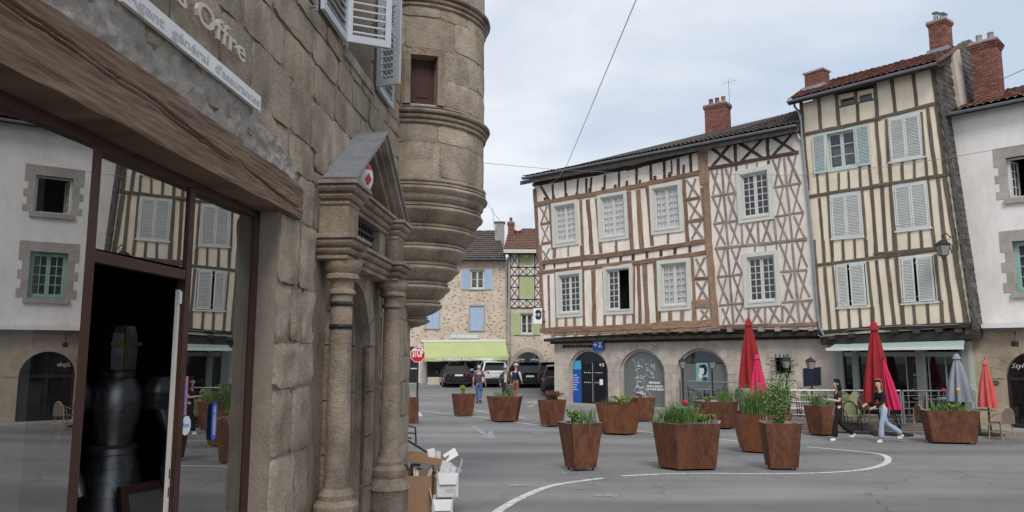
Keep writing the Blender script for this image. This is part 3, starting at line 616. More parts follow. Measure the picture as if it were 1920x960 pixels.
def voussoirs(pl, uc, half, zs, rise, wd, n, o0, o1, mt_, parent, pw=1.0, name='arch_stone'):
    f = lambda t, k: (uc + (half + k) * math.cos(t), zs + (rise + k) * max(0, math.sin(t)) ** pw)
    for i in range(n):
        t0 = math.pi * (1 - (i + .02) / n); t1 = math.pi * (1 - (i + .98) / n); tm = (t0 + t1) / 2
        w2 = wd * random.uniform(.94, 1.06); oo = o1 + random.uniform(-.006, .006)
        mb_ = MB(); ins = [f(t0, 0), f(tm, 0), f(t1, 0)]; out = [f(t1, w2), f(tm, w2), f(t0, w2)]
        mb_.prism([pl.pt(u, z, oo) for u, z in ins + out], [pl.pt(u, z, o0) for u, z in ins + out])
        mb_.build(name, mt_, parent, org=pl.pt(*f(tm, wd / 2), o0))
def grow(poly, d): return poly
PC, PH = 7.15, .58
m = MB(); ap = arch_pts(PC, PH, -.3, 1.72, .62, 16)
arch_wall(m, WL, 6.00, 8.34, 2.62, ap, -.45, -.01)
portal = m.build('portal', MT['stone_dark'], house)
voussoirs(WL, PC, PH - .07, 1.72, .55, .10, 7, -.40, -.12, MT['stone_dark'], portal)       # inner chamfered order
voussoirs(WL, PC, PH - .001, 1.72, .619, .24, 9, -.05, .025, MT['stone_dark'], portal)
for side in (-1, 1):                                                                       # jamb blocks
    z = -.25
    for h in (.55, .5, .45, .47):
        a = PC + side * (PH - .07); b = PC + side * (PH + .001)
        m = MB(); wl_box(m, min(a, b), max(a, b), z + .006, z + h - .006, -.40, -.12); m.build('jamb_stone', MT['stone_dark'], portal)
        a = PC + side * PH; b = PC + side * (PH + .25)
        m = MB(); wl_box(m, min(a, b), max(a, b), z + .006, z + h - .006, -.05, .022 + random.uniform(-.006, .006)); m.build('jamb_stone', MT['stone_dark'], portal)
        z += h
m = MB(); pslab(m, WL, arch_pts(PC, PH - .05, -.2, 1.72, .55, 12), -.44, -.39); dr = m.build('door', mat('door_teal', (.045, .075, .07), .4, sc1=4, sc2=20, rnd=0), portal)
m = MB()
for k in range(3): wl_box(m, PC - .5 + k * .36, PC - .22 + k * .36, .4, 1.6, -.39, -.38)
m.build('pane', MT['glass'], dr)
def col_prof(kind):
    if kind == 'base': return [(.21, 0), (.21, .30), (.235, .33), (.20, .40), (.17, .44), (.185, .48), (.185, .53), (.14, .57), (.145, .61), (.110, .66)]
    return None
def column(s, off):
    c = WL.pt(s, 0, off); z0 = -.1
    m = MB(); m.lathe([(r * 1.0, z) for r, z in col_prof('base')], c + Vector((0, 0, z0)), 20); m.build('column_base', MT['stone_dark'], portal, smooth=40, org=c)
    rings = []; prof = []
    zb, zt = z0 + .66, 2.13
    for k in range(15): t = k / 14; prof.append((lerp(.104, .088, t) + .004 * mnoise.noise(Vector((s, t * 6, 2))), lerp(zb, zt, t)))
    m = MB(); m.lathe(prof, c, 20); m.build('column_shaft', MT['stone_dark'], portal, smooth=40, org=c)
    m = MB(); m.lathe([(.088, zt), (.112, zt + .015), (.112, zt + .04), (.094, zt + .055), (.098, zt + .12), (.14, zt + .14), (.14, zt + .17), (.125, zt + .185), (.155, zt + .22), (.165, zt + .26), (.165, zt + .29)], c, 20); m.build('capital', MT['stone_dark'], portal, smooth=40, org=c)
    return c, zt + .29
def mould(s0, s1, z0, prof, parent, name, mt_, o_in=-.02, ends=True):
    """a moulded cornice along the wall with returned ends: prof = [(projection, height)...]"""
    mb_ = MB(); rows = []
    for p, h in prof:
        rows.append([WL.pt(s0 - (p - prof[0][0]) * 1.0, z0 + h, o_in), WL.pt(s0 - (p - prof[0][0]), z0 + h, p), WL.pt(s1 + (p - prof[0][0]), z0 + h, p), WL.pt(s1 + (p - prof[0][0]), z0 + h, o_in)])
    mb_.grid(rows); k0 = rows[0]; k1 = rows[-1]
    mb_.face([mb_.add(k0) + i for i in range(4)]); mb_.face([mb_.add(k1) + i for i in range(4)][::-1])
    return mb_.build(name, mt_, parent, org=WL.pt((s0 + s1) / 2, z0, 0))
c1, zc = column(6.20, .17); c2, _ = column(8.10, .17)
P1 = [(.24, 0), (.255, .008), (.255, .032), (.242, .036), (.242, .046), (.27, .055), (.285, .075), (.285, .088), (.268, .093), (.268, .103), (.305, .115), (.32, .135), (.322, .152), (.308, .157), (.308, .165), (.342, .17), (.342, .20), (.30, .21)]
P0 = [(a - .10, b) for a, b in P1]
for s in (6.20, 8.10):
    mould(s - .17, s + .17, zc, P1, portal, 'entablature_block', MT['stone_dark'])
    m = MB(); wl_box(m, s - .15, s + .15, zc + .20, 2.88, -.02, .25); m.build('attic_pier', MT['stone_dark'], portal)
    mould(s - .15, s + .15, 2.88, P1, portal, 'pier_cornice', MT['stone_dark'])
mould(6.38, 7.92, zc, P0, portal, 'entablature', MT['stone_dark']); mould(6.38, 7.92, 2.92, P0, portal, 'cornice', MT['stone_dark'])
# attic opening with bars between the piers
m = MB(); wl_box(m, 6.5, 7.8, zc + .2, 2.93, -.009, -.004); m.build('attic_recess', MT['interior_dark'], portal)
for a_, b_ in ((6.34, 6.62), (7.66, 7.96)): m = MB(); wl_box(m, a_, b_, zc + .2, 2.92, -.009, .12); m.build('attic_jamb', MT['stone_dark'], portal)
for k in range(9):
    s = 6.68 + k * .115; m = MB(); m.tube([WL.pt(s, zc + .2, .05), WL.pt(s, 2.93, .05)], .014, 6); m.build('bar', MT['black_metal'], portal)
for z in (zc + .29, 2.84): 
    m = MB(); wl_box(m, 6.62, 7.66, z - .012, z + .012, .055, .075); m.build('bar', MT['black_metal'], portal)
# gabled pediment: raking mouldings and lead sheets
EL, ER, AP, ZE, ZA = 6.05, 8.26, 7.14, 3.10, 3.82
def rake(sa, za, sb, zb, w0, w1, d0, d1, mt_, name):
    t = Vector((sb - sa, zb - za)).normalized(); n_ = Vector((-t.y, t.x)); 
    if n_.y < 0: n_ = -n_
    mb_ = MB(); pts = [(sa + n_.x * w0, za + n_.y * w0), (sb, zb + w0 / max(.2, n_.y)), (sb, zb + w1 / max(.2, n_.y)), (sa + n_.x * w1, za + n_.y * w1)]
    pslab(mb_, WL, pts, d0, d1); return mb_.build(name, mt_, portal)
for sa in (EL, ER):
    rake(sa, ZE, AP, ZA, -.16, -.10, -.02, .17, MT['stone_dark'], 'raking_moulding'); rake(sa, ZE, AP, ZA, -.10, -.05, -.02, .22, MT['stone'], 'raking_moulding')
    rake(sa, ZE, AP, ZA, -.05, 0, -.02, .28, MT['stone'], 'raking_moulding'); rake(sa, ZE, AP, ZA, 0, .022, -.02, .31, MT['zinc'], 'lead_sheet')
m = MB(); pslab(m, WL, [(EL + .15, ZE), (ER - .15, ZE), (AP, ZA - .14)], -.02, .03); m.build('tympanum', MT['stone_dark'], portal)
# egg shaped ornament on the cornice
ec = WL.pt(6.74, 3.125, .16)
egg = thing('ornament', 'small white egg shaped ornament with a red top, under the portal gable', 'ornament', ec)
m = MB(); m.lathe([(.045, 0), (.085, .04), (.108, .11), (.11, .17), (.103, .215)], ec, 20); m.build('body', MT['white_paint'], egg, smooth=40)
m = MB(); m.lathe([(.1035, .215), (.09, .26), (.06, .30), (.02, .325), (.02, .36), (0.002, .37)], ec, 20); m.build('cap', MT['sign_red'], egg, smooth=40)
m = MB(); dd = (CAM - ec); dd.z = 0; dd.normalize(); q_ = Vector((-dd.y, dd.x, 0))
dd = (dd * .8 + q_ * .6).normalized(); q_ = Vector((-dd.y, dd.x, 0))
m.prism([ec + dd * .115 + q_ * a + Vector((0, 0, b)) for a, b in ((0, .07), (.035, .12), (0, .18), (-.035, .12))], [ec + dd * .09 + q_ * a + Vector((0, 0, b)) for a, b in ((0, .07), (.035, .12), (0, .18), (-.035, .12))]); m.build('emblem', MT['sign_red'], egg)
for z in (2.06, 1.87):
    m = MB(); m.lathe([(.100, -.018), (.102, 0), (.100, .018)], c1 + Vector((0, 0, z)), 20); m.build('iron_band', MT['black_metal'], portal, smooth=1)
# ================================================================== corner turret
TC = WL.pt(10.0, 0, 0); TR = .965
def tfn(a, z, o): return Vector((TC.x + math.cos(a) * (TR + o), TC.y + math.sin(a) * (TR + o), z))
def cyl_hit(px, py, r=TR):
    d = ray(px, py); ox, oy = CAM.x - TC.x, CAM.y - TC.y; A = d.x ** 2 + d.y ** 2; B = ox * d.x + oy * d.y; C = ox * ox + oy * oy - r * r
    t = (-B - math.sqrt(max(0, B * B - A * C))) / A; p = CAM + d * t; return math.atan2(p.y - TC.y, p.x - TC.x), p.z
wa0, wzt = cyl_hit(770, 104); wa1, _ = cyl_hit(820, 110); _, wzb = cyl_hit(795, 196)
A0, A1 = R(-150), R(100); na = 60; m = MB()
zl = [3.84, wzb, wzt, 9.0]; al = [A0, wa0, wa1, A1]
for i in range(3):
    for j in range(3):
        if i == 1 and j == 1: continue
        n = max(2, int((al[j + 1] - al[j]) / .1)); m.grid([[tfn(lerp(al[j], al[j + 1], k / n), z, -.006) for k in range(n + 1)] for z in (zl[i], zl[i + 1])])
tur = m.build('turret', MT['mortar'], house, smooth=1, fix=False)
m = MB(); rr = lambda a, z, o: tfn(a, z, o)
for (a, b) in (((wa0, wzb), (wa0, wzt)), ((wa0, wzt), (wa1, wzt)), ((wa1, wzt), (wa1, wzb)), ((wa1, wzb), (wa0, wzb))):
    m.face([m.add([rr(a[0], a[1], -.03), rr(b[0], b[1], -.03), rr(b[0], b[1], -.2), rr(a[0], a[1], -.2)]) + i for i in range(4)])
m.build('window_reveal', MT['stone_dark'], tur, fix=False)
SC1 = cyl_hit(800, 216)[1]; SC2 = cyl_hit(800, -2)[1]
print('turret z', wzb, wzt, SC1, SC2)
hol = lambda a0_, a1_, z0_, z1_: (a1_ > wa0 - .08 and a0_ < wa1 + .08 and z1_ > wzb - .02 and z0_ < wzt + .1)
def tz(z0, z1, rh, hole=None):
    zone(R(-128), R(62), z0, z1, rh, .42, .80, parent=tur, mt_='stone', fn=tfn, hole=hole, proud=.010, rough=.005, nx=7, gap=.004)
tz(3.84, SC1 - .10, .36); tz(SC1 + .10, wzb, .34); tz(wzb, wzt + .12, (wzt + .12 - wzb) / 2, hol); tz(wzt + .12, SC2 - .1, .33); tz(SC2 + .1, 8.2, .36)
# stones next to the little window and its moulded surround
for a0_, a1_ in ((wa0 - .5, wa0 - .10), (wa1 + .10, wa1 + .55)):
    for z0_, z1_ in ((wzb, lerp(wzb, wzt, .5)), (lerp(wzb, wzt, .5), wzt + .12)): stone_on(tfn, a0_, a1_, z0_, z1_, tur, MT['stone'], proud=.016, rough=.006, gap=.004)
def tpatch(a0_, a1_, z0_, z1_, o0, o1, mt_, name, parent=None):
    mb_ = MB(); n = 5; L_ = [lerp(a0_, a1_, k / n) for k in range(n + 1)]
    f = [tfn(a, z0_, o1) for a in L_] + [tfn(a, z1_, o1) for a in L_[::-1]]; b = [tfn(a, z0_, o0) for a in L_] + [tfn(a, z1_, o0) for a in L_[::-1]]
    mb_.prism(f, b); return mb_.build(name, mt_, parent or tur)
for d0, o_ in ((.0, .03), (.055, .045)):
    tpatch(wa0 - .10 + d0 * .6, wa0 - .05 + d0, wzb, wzt + .10 - d0, -.03, o_, MT['stone_dark'], 'surround'); tpatch(wa1 + .05 - d0, wa1 + .10 - d0 * .6, wzb, wzt + .10 - d0, -.03, o_, MT['stone_dark'], 'surround')
    tpatch(wa0 - .10 + d0, wa1 + .10 - d0, wzt + .04 - d0 * .7, wzt + .10 - d0 * .9, -.03, o_ + .004, MT['stone_dark'], 'surround')
sh = tpatch(wa0, wa1, wzb + .015, wzt, -.16, -.12, MT['door_maroon'], 'shutter'); aw = wa1 - wa0
tpatch(wa0 + aw * .2, wa1 - aw * .2, lerp(wzb, wzt, .2), lerp(wzb, wzt, .82), -.12, -.11, MT['door_maroon'], 'panel', sh)
tpatch(wa0, wa1, wzb, wzb + .015, -.16, -.03, MT['white_worn'], 'sill')
def ring(z, prof, name='string_course', n=48):
    mb_ = MB(); mb_.lathe([(TR + p, z + h) for p, h in prof], Vector((TC.x, TC.y, 0)), n, A0, A1); return mb_.build(name, MT['stone_dark'], tur, smooth=35, org=(TC.x, TC.y, z), fix=False)
ring(SC1, [(-.04, -.11), (.02, -.11), (.035, -.095), (.035, -.07), (.012, -.062), (.012, -.05), (.05, -.04), (.06, -.02), (.05, -.002), (.02, .004), (.02, .014), (.085, .026), (.095, .045), (.09, .062), (.04, .075), (-.04, .11)])
ring(SC2, [(-.04, -.11), (.02, -.11), (.035, -.095), (.035, -.07), (.012, -.062), (.012, -.05), (.05, -.04), (.06, -.02), (.05, -.002), (.02, .004), (.02, .014), (.085, .026), (.095, .045), (.09, .062), (.04, .075), (-.04, .11)])
CB = []
for (ri, ro, za, zb_) in ((.02, .26, 1.98, 2.14), (.22, .43, 2.14, 2.36), (.38, .53, 2.36, 2.60), (.49, .65, 2.60, 2.84), (.60, .76, 2.84, 3.07), (.72, .87, 3.07, 3.30), (.82, .97, 3.30, 3.55), (.92, 1.035, 3.55, 3.80)):
    h_ = zb_ - za; d_ = ro - ri; CB.append([(ri, za), (ri + .02, za + .06 * h_), (ri + .45 * d_, za + .20 * h_), (ro - .06, za + .36 * h_), (ro - .015, za + .50 * h_), (ro - .004, za + .60 * h_), (ro - .018, za + .70 * h_), (ro - .055, za + .765 * h_), (ro - .055, za + .79 * h_), (ro - .032, za + .80 * h_), (ro - .030, za + .90 * h_), (ro - .062, za + .92 * h_), (ro - .064, zb_ + .01)])
CB.append([(.985, 3.79), (1.0, 3.80), (1.005, 3.83), (.93, 3.86)])
for pr in CB:
    mb_ = MB(); fine = []
    for (r0, z0_), (r1, z1_) in zip(pr, pr[1:]):
        fine.append((r0, z0_))
    fine.append(pr[-1]); mb_.lathe(fine, Vector((TC.x, TC.y, 0)), 48, A0, A1)
    for v in mb_.v:
        nn = mnoise.noise(v * 4) * .012 + mnoise.noise(v * 13) * .005; d_ = Vector((v.x - TC.x, v.y - TC.y, 0)); v += (d_.normalized() if d_.length > 1e-6 else Vector()) * nn
    mb_.build('corbel_ring', MT['stone'], tur, smooth=38, org=(TC.x, TC.y, pr[0][1]), fix=False)
# ================================================================== facade kit
from mathutils.geometry import delaunay_2d_cdt
def holed_wall(m, pl, outer, holes, o0, o1, reveal=None):
    """plaster slab with real openings; outer/holes are (u,z) polygons"""
    vs = [Vector(p) for p in outer]; ed = [(i, (i + 1) % len(outer)) for i in range(len(outer))]
    for h in holes:
        k = len(vs); vs += [Vector(p) for p in h]; ed += [(k + i, k + (i + 1) % len(h)) for i in range(len(h))]
    r_ = delaunay_2d_cdt(vs, ed, [], 1, 1e-5); V, Fs = r_[0], r_[2]
    def inside(p, poly):
        c = False; j = len(poly) - 1
        for i in range(len(poly)):
            (xi, yi), (xj, yj) = poly[i], poly[j]
            if (yi > p[1]) != (yj > p[1]) and p[0] < (xj - xi) * (p[1] - yi) / (yj - yi) + xi: c = not c
            j = i
        return c
    k = m.add([pl.pt(v.x, v.y, o1) for v in V])
    for f in Fs:
        c = sum((V[i] for i in f), Vector((0, 0))) / len(f)
        if any(inside(c, h) for h in holes) or not inside(c, outer): continue
        m.face([k + i for i in f])
    for poly, d in [(outer, o0)] + [(h, reveal if reveal is not None else o0) for h in holes]:
        for i in range(len(poly)):
            a, b = poly[i], poly[(i + 1) % len(poly)]; m.face([m.add([pl.pt(*a, o1), pl.pt(*b, o1), pl.pt(*b, d), pl.pt(*a, d)]) + q for q in range(4)])
def cut(q, s0, s1, t0=0, t1=1): return [quad_pt(q, s0, t0), quad_pt(q, s1, t0), quad_pt(q, s1, t1), quad_pt(q, s0, t1)]
def quad_c(pl, cr, *pts): return [pl.uz(*cr(*p)) for p in pts]
def inset(q, a, b=None, c=None, d=None):
    b = a if b is None else b; c = a if c is None else c; d = b if d is None else d
    return [quad_pt(q, a, b), quad_pt(q, 1 - c, b), quad_pt(q, 1 - c, 1 - d), quad_pt(q, a, 1 - d)]
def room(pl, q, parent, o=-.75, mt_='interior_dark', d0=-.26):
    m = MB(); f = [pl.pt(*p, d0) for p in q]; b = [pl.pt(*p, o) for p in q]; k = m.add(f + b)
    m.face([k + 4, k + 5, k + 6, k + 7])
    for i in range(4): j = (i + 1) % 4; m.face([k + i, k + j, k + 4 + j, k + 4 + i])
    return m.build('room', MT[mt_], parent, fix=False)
def sash(pl, q, parent, mt_, cols, rows, o, th=.045, rail=.10, mun=.028, curtain=False, glass='glass'):
    """one casement leaf filling quad q: frame, glazing bars, and every pane a piece of its own"""
    wd = (Vector(q[1]) - Vector(q[0])).length; ht = (Vector(q[3]) - Vector(q[0])).length; a = rail * .6 / wd; b = rail * .6 / ht; mu = mun / 2
    m = MB(); qslab(m, pl, q, 0, a, 0, 1, o - th, o); qslab(m, pl, q, 1 - a, 1, 0, 1, o - th, o); qslab(m, pl, q, a, 1 - a, 0, b, o - th, o); qslab(m, pl, q, a, 1 - a, 1 - b * 1.4, 1, o - th, o)
    b2 = 1 - b * 1.4
    for i in range(1, cols): s = lerp(a, 1 - a, i / cols); qslab(m, pl, q, s - mu / wd, s + mu / wd, b, b2, o - th + .003, o - .004)
    for j in range(1, rows): t = lerp(b, b2, j / rows); qslab(m, pl, q, a, 1 - a, t - mu / ht, t + mu / ht, o - th + .004, o - .006)
    ob = m.build('sash', MT[mt_], parent)
    for i in range(cols):
        for j in range(rows):
            s0, s1 = lerp(a, 1 - a, i / cols), lerp(a, 1 - a, (i + 1) / cols); t0, t1 = lerp(b, b2, j / rows), lerp(b, b2, (j + 1) / rows)
            p = [quad_pt(q, s0, t0), quad_pt(q, s1, t0), quad_pt(q, s1, t1), quad_pt(q, s0, t1)]; mm = MB(); r0 = random.uniform(-.004, .004); r1 = random.uniform(-.004, .004)
            mm.face([mm.add([pl.pt(*p[0], o - th * .6 + r0), pl.pt(*p[3], o - th * .6 - r1), pl.pt(*p[2], o - th * .6 + r1), pl.pt(*p[1], o - th * .6 - r0)]) + k for k in range(4)]); mm.build('pane', MT[glass], parent, fix=False, org=pl.pt(*p[0], o))
    return ob
def curtain_in(pl, q, parent, o=-.2):
    m = MB(); n = 14; rows = []
    for t in (0, 1): rows.append([pl.pt(*quad_pt(q, k / n, t), o + (.02 if k % 2 else -.02)) for k in range(n + 1)])
    m.grid(rows); return m.build('curtain', MT['curtain'], parent, fix=False)
def framed_window(pl, q, parent, frame='paint_grey', cols=2, rows=6, curtain=False, fw=.15, open_=None, sill=True):
    """timber casing standing proud, recessed double casement, panes and a dark room behind"""
    wd = (Vector(q[1]) - Vector(q[0])).length; ht = (Vector(q[3]) - Vector(q[0])).length; a = fw / wd; b = fw / ht
    m = MB(); qslab(m, pl, q, 0, a, 0, 1, -.02, .055); qslab(m, pl, q, 1 - a, 1, 0, 1, -.02, .055); qslab(m, pl, q, a, 1 - a, 0, b, -.02, .055); qslab(m, pl, q, a, 1 - a, 1 - b, 1, -.02, .055)
    win = m.build('window', MT[frame], parent, org=pl.pt(*quad_pt(q, .5, 1)))
    h = [quad_pt(q, a, b), quad_pt(q, 1 - a, b), quad_pt(q, 1 - a, 1 - b), quad_pt(q, a, 1 - b)]
    m = MB(); 
    for s0, s1, t0, t1 in ((-.0, .03, 0, 1), (.97, 1, 0, 1), (.03, .97, 0, .03)): qslab(m, pl, h, s0, s1, t0, t1, -.24, .0)
    m.build('lining', MT[frame], win)
    if sill: m = MB(); qslab(m, pl, h, -.01, 1.01, .97, 1.012, -.22, .075); m.build('sill', MT[frame], win)
    g_ = inset(h, .03, .03, .03, .03); mid = .5
    for k, (s0, s1) in enumerate(((0, mid - .006), (mid + .006, 1))):
        qq = [quad_pt(g_, s0, 0), quad_pt(g_, s1, 0), quad_pt(g_, s1, 1), quad_pt(g_, s0, 1)]
        if open_ == k: continue
        sash(pl, qq, win, frame if frame != 'paint_grey' else 'paint_lightgrey', cols, rows, -.09, glass='glass_clear' if curtain else 'glass')
    if curtain: curtain_in(pl, g_, win, -.165)
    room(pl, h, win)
    return win, h
def hole_of(pl, q, fw=.15):
    wd = (Vector(q[1]) - Vector(q[0])).length; ht = (Vector(q[3]) - Vector(q[0])).length; return inset(q, fw * .6 / wd, fw * .6 / ht)
def tile_roof(parent, p00, p10, p11, p01, tw, tl, mt_, name='roof_tiles', amp=.035):
    """barrel tiles: p00-p10 eave, p01-p11 ridge; courses step up, columns are half round"""
    p00, p10, p11, p01 = map(Vector, (p00, p10, p11, p01)); nu = int((p10 - p00).length / tw); nv = max(2, int((p01 - p00).length / tl)); m = MB(); rows = []
    nn = (p10 - p00).cross(p01 - p00).normalized(); nn = nn if nn.z > 0 else -nn
    for j in range(nv):
        for e_ in (0, 1):
            v = (j + e_ * 1.06) / nv; row = []
            for i in range(nu * 4 + 1):
                u = i / (nu * 4); p = (p00 * (1 - u) + p10 * u) * (1 - v) + (p01 * (1 - u) + p11 * u) * v; jj = mnoise.noise(Vector((i // 4, j, 3.3)))
                row.append(p + nn * (amp * abs(math.sin(math.pi * i / 4)) * (1 + .5 * jj) + (.045 if e_ == 0 else .0) + jj * .012))
            rows.append(row)
    m.grid(rows); ob = m.build(name, MT[mt_], parent, fix=False, kind='stuff'); return ob
def slab_poly(parent, pts, th, mt_, name):
    m = MB(); P = [Vector(p) for p in pts]; nn = (P[1] - P[0]).cross(P[2] - P[0]).normalized(); nn = nn if nn.z > 0 else -nn
    m.prism(P, [p - nn * th for p in P]); return m.build(name, MT[mt_], parent)
def brick_chimney(parent, c, X, wx, wy, z0, z1, course=.075, bl=.24, cap=True, pots=0, mt_='brick', corbel=2, flash=True, tilt=0):
    """chimney stack of single bricks round a core; bricks share one mesh"""
    X = Vector((X.x, X.y, 0)).normalized(); Y = Vector((-X.y, X.x, 0)); Z = Vector((0, 0, 1)); c = Vector((c[0], c[1], 0)); m = MB()
    m.box(c + Z * ((z0 + z1) / 2), wx - .05, wy - .05, z1 - z0, ax=(X, Y, Z)); st = m.build('chimney', MT['brick_joint'], parent, org=c + Z * z0)
    if mt_ not in _sl: _sl[mt_] = piece_mesh('brick', MT[mt_], .12)
    me = _sl[mt_]; n = int((z1 - z0) / course)
    for k in range(n):
        z = z0 + (k + .5) * course; ex = .03 * max(0, corbel - (n - 1 - k)) if cap else 0; sh = .5 if k % 2 else 0
        for ax, L_, D_ in ((X, wx, wy), (Y, wy, wx)):
            pr = Y if ax is X else X
            for sg in (-1, 1):
                a = -L_ / 2 - ex; end = L_ / 2 + ex; first = True
                while a < end - .03:
                    ln = bl * (sh if (first and sh) else 1.0); first = False; ln = min(ln, end - a)
                    if end - a - ln < .05: ln = end - a
                    inst('brick', me, st, frame4(c + ax * (a + ln / 2) + pr * sg * (D_ / 2 + ex - .05 + random.uniform(-.004, .004)) + Z * z, ax, pr, Z, (ln - .012, .10, course - .013)))
                    a += ln
    m = MB(); m.box(c + Z * (z1 + .02), wx + .10, wy + .10, .07, ax=(X, Y, Z)); m.build('cap', MT['cement'], st)
    if flash: m = MB(); m.box(c + Z * (z0 + .0), wx + .16, wy + .16, .22, ax=(X, Y, Z)); m.build('flashing', MT['zinc'], st)
    for k in range(pots):
        p = c + X * ((k - (pots - 1) / 2) * wx / max(1, pots) * .9) + Z * (z1 + .055); m = MB(); m.lathe([(.12, 0), (.13, .06), (.105, .1), (.095, .30), (.11, .32), (.09, .32)], p, 12); m.build('chimney_pot', MT['cement' if pots == 2 else 'brick'], st, smooth=40)
    return st
def gutter(parent, a, b, r=.075, mt_='zinc'):
    a, b = Vector(a), Vector(b); t = (b - a).normalized(); side = Vector((t.y, -t.x, 0)).normalized(); m = MB(); n = 8; rows = []
    for p in (a, b):
        rows.append([p + side * (math.cos(math.pi * k / n) * r) - Vector((0, 0, 1)) * (math.sin(math.pi * k / n) * r) for k in range(n + 1)] + [p + side * (math.cos(math.pi * k / n) * (r - .008)) - Vector((0, 0, 1)) * (math.sin(math.pi * k / n) * (r - .008)) for k in range(n, -1, -1)])
    m.grid(rows)
    for row in rows: m.face([m.add(row) + i for i in range(len(row))])
    ob = m.build('gutter', MT[mt_], parent); ln = (b - a).length
    for k in range(int(ln / .9)):
        p = a + t * (k + .5) * .9; m = MB(); m.tube([p + side * (math.cos(math.pi * q / 6) * (r + .008)) - Vector((0, 0, 1)) * (math.sin(math.pi * q / 6) * (r + .008)) for q in range(7)], .009, 4); m.build('bracket', MT[mt_], ob)
    return ob
# ================================================================== HALF-TIMBERED BANK HOUSE
pb = ground(1040, 757); BL = Plane((pb.x, pb.y), (.773, -.635)); BU = BL.off(.45)
ZG = gz(pb.y)
bank = thing('half_timbered_house', 'wide half-timbered house with brown and grey beams over stone arches and a bank', 'house', BL.pt(0, ZG))
k1, k2, k3, k4, k5, k6 = crop(960, 280, 4.8), crop(1180, 230, 4), crop(990, 460, 4.8), crop(1170, 440, 4.364), crop(1310, 210, 4.364), crop(1310, 400, 3.69)
WQ = [quad_c(BU, k1, (355, 490), (590, 448), (608, 855), (372, 888)), quad_c(BU, k1, (768, 410), (1033, 366), (1055, 803), (788, 838)), quad_c(BU, k2, (150, 475), (390, 432), (412, 815), (168, 845)),
      quad_c(BU, k3, (250, 245), (490, 215), (497, 638), (262, 655)), quad_c(BU, k3, (678, 190), (942, 162), (952, 615), (685, 628)), quad_c(BU, k4, (270, 215), (540, 187), (553, 610), (283, 628)),
      quad_c(BU, k5, (305, 490), (595, 430), (620, 875), (330, 915)), quad_c(BU, k6, (303, 280), (550, 252), (575, 635), (320, 655))]
PL_ = [BU.uz(1001, 340), BU.uz(1328, 268), BU.uz(1348, 617), BU.uz(1019, 634)]; PR_ = [BU.uz(1328, 268), BU.uz(1502, 235), BU.uz(1536, 618), BU.uz(1348, 617)]
m = MB(); holed_wall(m, BU, PL_, [hole_of(BU, q) for q in WQ[:6]], -.30, 0); m.build('plaster', MT['plaster_cream'], bank)
m = MB(); holed_wall(m, BU, PR_, [hole_of(BU, q) for q in WQ[6:]], -.30, -.004); m.build('plaster', MT['plaster_pink'], bank)
m = MB(); pslab(m, BU, [PL_[3], PR_[2], PR_[1], PL_[0]], -7, -.85); 
lf = [BU.pt(*PL_[0], -.0), BU.pt(*PL_[3], -.0), BU.pt(*PL_[3], -7), BU.pt(*PL_[0], -7)]; m.face([m.add(lf) + i for i in range(4)])
m.build('side_wall', MT['plaster_cream'], bank)
for i, q in enumerate(WQ): 
    win, h = framed_window(BU, q, bank, curtain=(i in (0, 1, 2, 5)), open_=1 if i == 4 else None, fw=.17)
    if i == 4:   # leaf swung inwards on its left hinge
        pass
BR_, BB, BD, BG = MT['beam_brown'], MT['beam_bright'], MT['beam_dark'], MT['beam_grey']
def bl(cr, mt_, lst, o1=.035):
    for e_ in lst: cbeam(BU, cr, *e_[:4], e_[4], mt_, bank, o1=o1 + random.uniform(-.004, .004))
bl(k1, BR_, [(205, 355, 238, 960, 38), (340, 500, 365, 900, 25), (618, 458, 640, 950, 26), (682, 452, 722, 940, 40), (762, 440, 802, 930, 34), (1048, 380, 1082, 895, 38), (1128, 365, 1165, 880, 36)])
bl(k1, BR_, [(205, 497, 700, 410, 42), (695, 412, 1205, 318, 42)], .06)
bl(k1, BD, [(255, 325, 332, 455, 22), (365, 315, 372, 450, 22), (478, 290, 486, 430, 20), (594, 270, 586, 415, 18), (668, 262, 672, 395, 24), (716, 252, 706, 395, 22), (838, 232, 832, 375, 22), (965, 200, 965, 345, 24), (1120, 175, 1122, 315, 22)])
bl(k1, BD, [(300, 455, 300, 435, 24), (378, 445, 378, 415, 26), (490, 428, 490, 398, 28), (583, 412, 583, 392, 16), (705, 390, 705, 350, 30), (820, 372, 820, 342, 22), (934, 350, 934, 318, 22), (1037, 332, 1037, 285, 18)], .07)
bl(k1, BG, [(252, 515, 330, 650, 13), (318, 510, 262, 665, 13), (265, 690, 335, 825, 13), (328, 680, 272, 830, 13), (275, 910, 340, 1000, 13), (340, 890, 290, 1000, 13)])
bl(k1, BR_, [(258, 675, 338, 660, 22), (265, 850, 352, 835, 28), (507, 875, 507, 960, 16), (937, 825, 941, 915, 24)], .03)
bl(k2, BR_, [(0, 490, 260, 435, 36), (255, 436, 525, 375, 36)], .06)
bl(k2, BD, [(55, 340, 55, 462, 18), (160, 312, 165, 442, 22), (262, 290, 265, 422, 22), (315, 282, 320, 385, 11), (366, 270, 369, 402, 24), (458, 240, 463, 368, 24)])
bl(k2, BD, [(82, 455, 82, 428, 14), (196, 432, 196, 400, 22), (305, 405, 308, 372, 24), (410, 385, 410, 318, 14)], .07)
bl(k2, BR_, [(2, 520, 20, 950, 30), (66, 508, 98, 940, 36), (136, 488, 172, 920, 30), (410, 425, 437, 890, 30), (292, 830, 292, 905, 20)])
bl(k2, BG, [(430, 430, 520, 550, 16), (500, 420, 445, 570, 16), (445, 590, 545, 715, 16), (530, 570, 460, 720, 16), (465, 755, 550, 865, 15), (540, 740, 470, 870, 15)])
bl(k2, BR_, [(430, 577, 532, 560, 24), (445, 742, 552, 725, 24), (543, 490, 578, 900, 20)], .045)
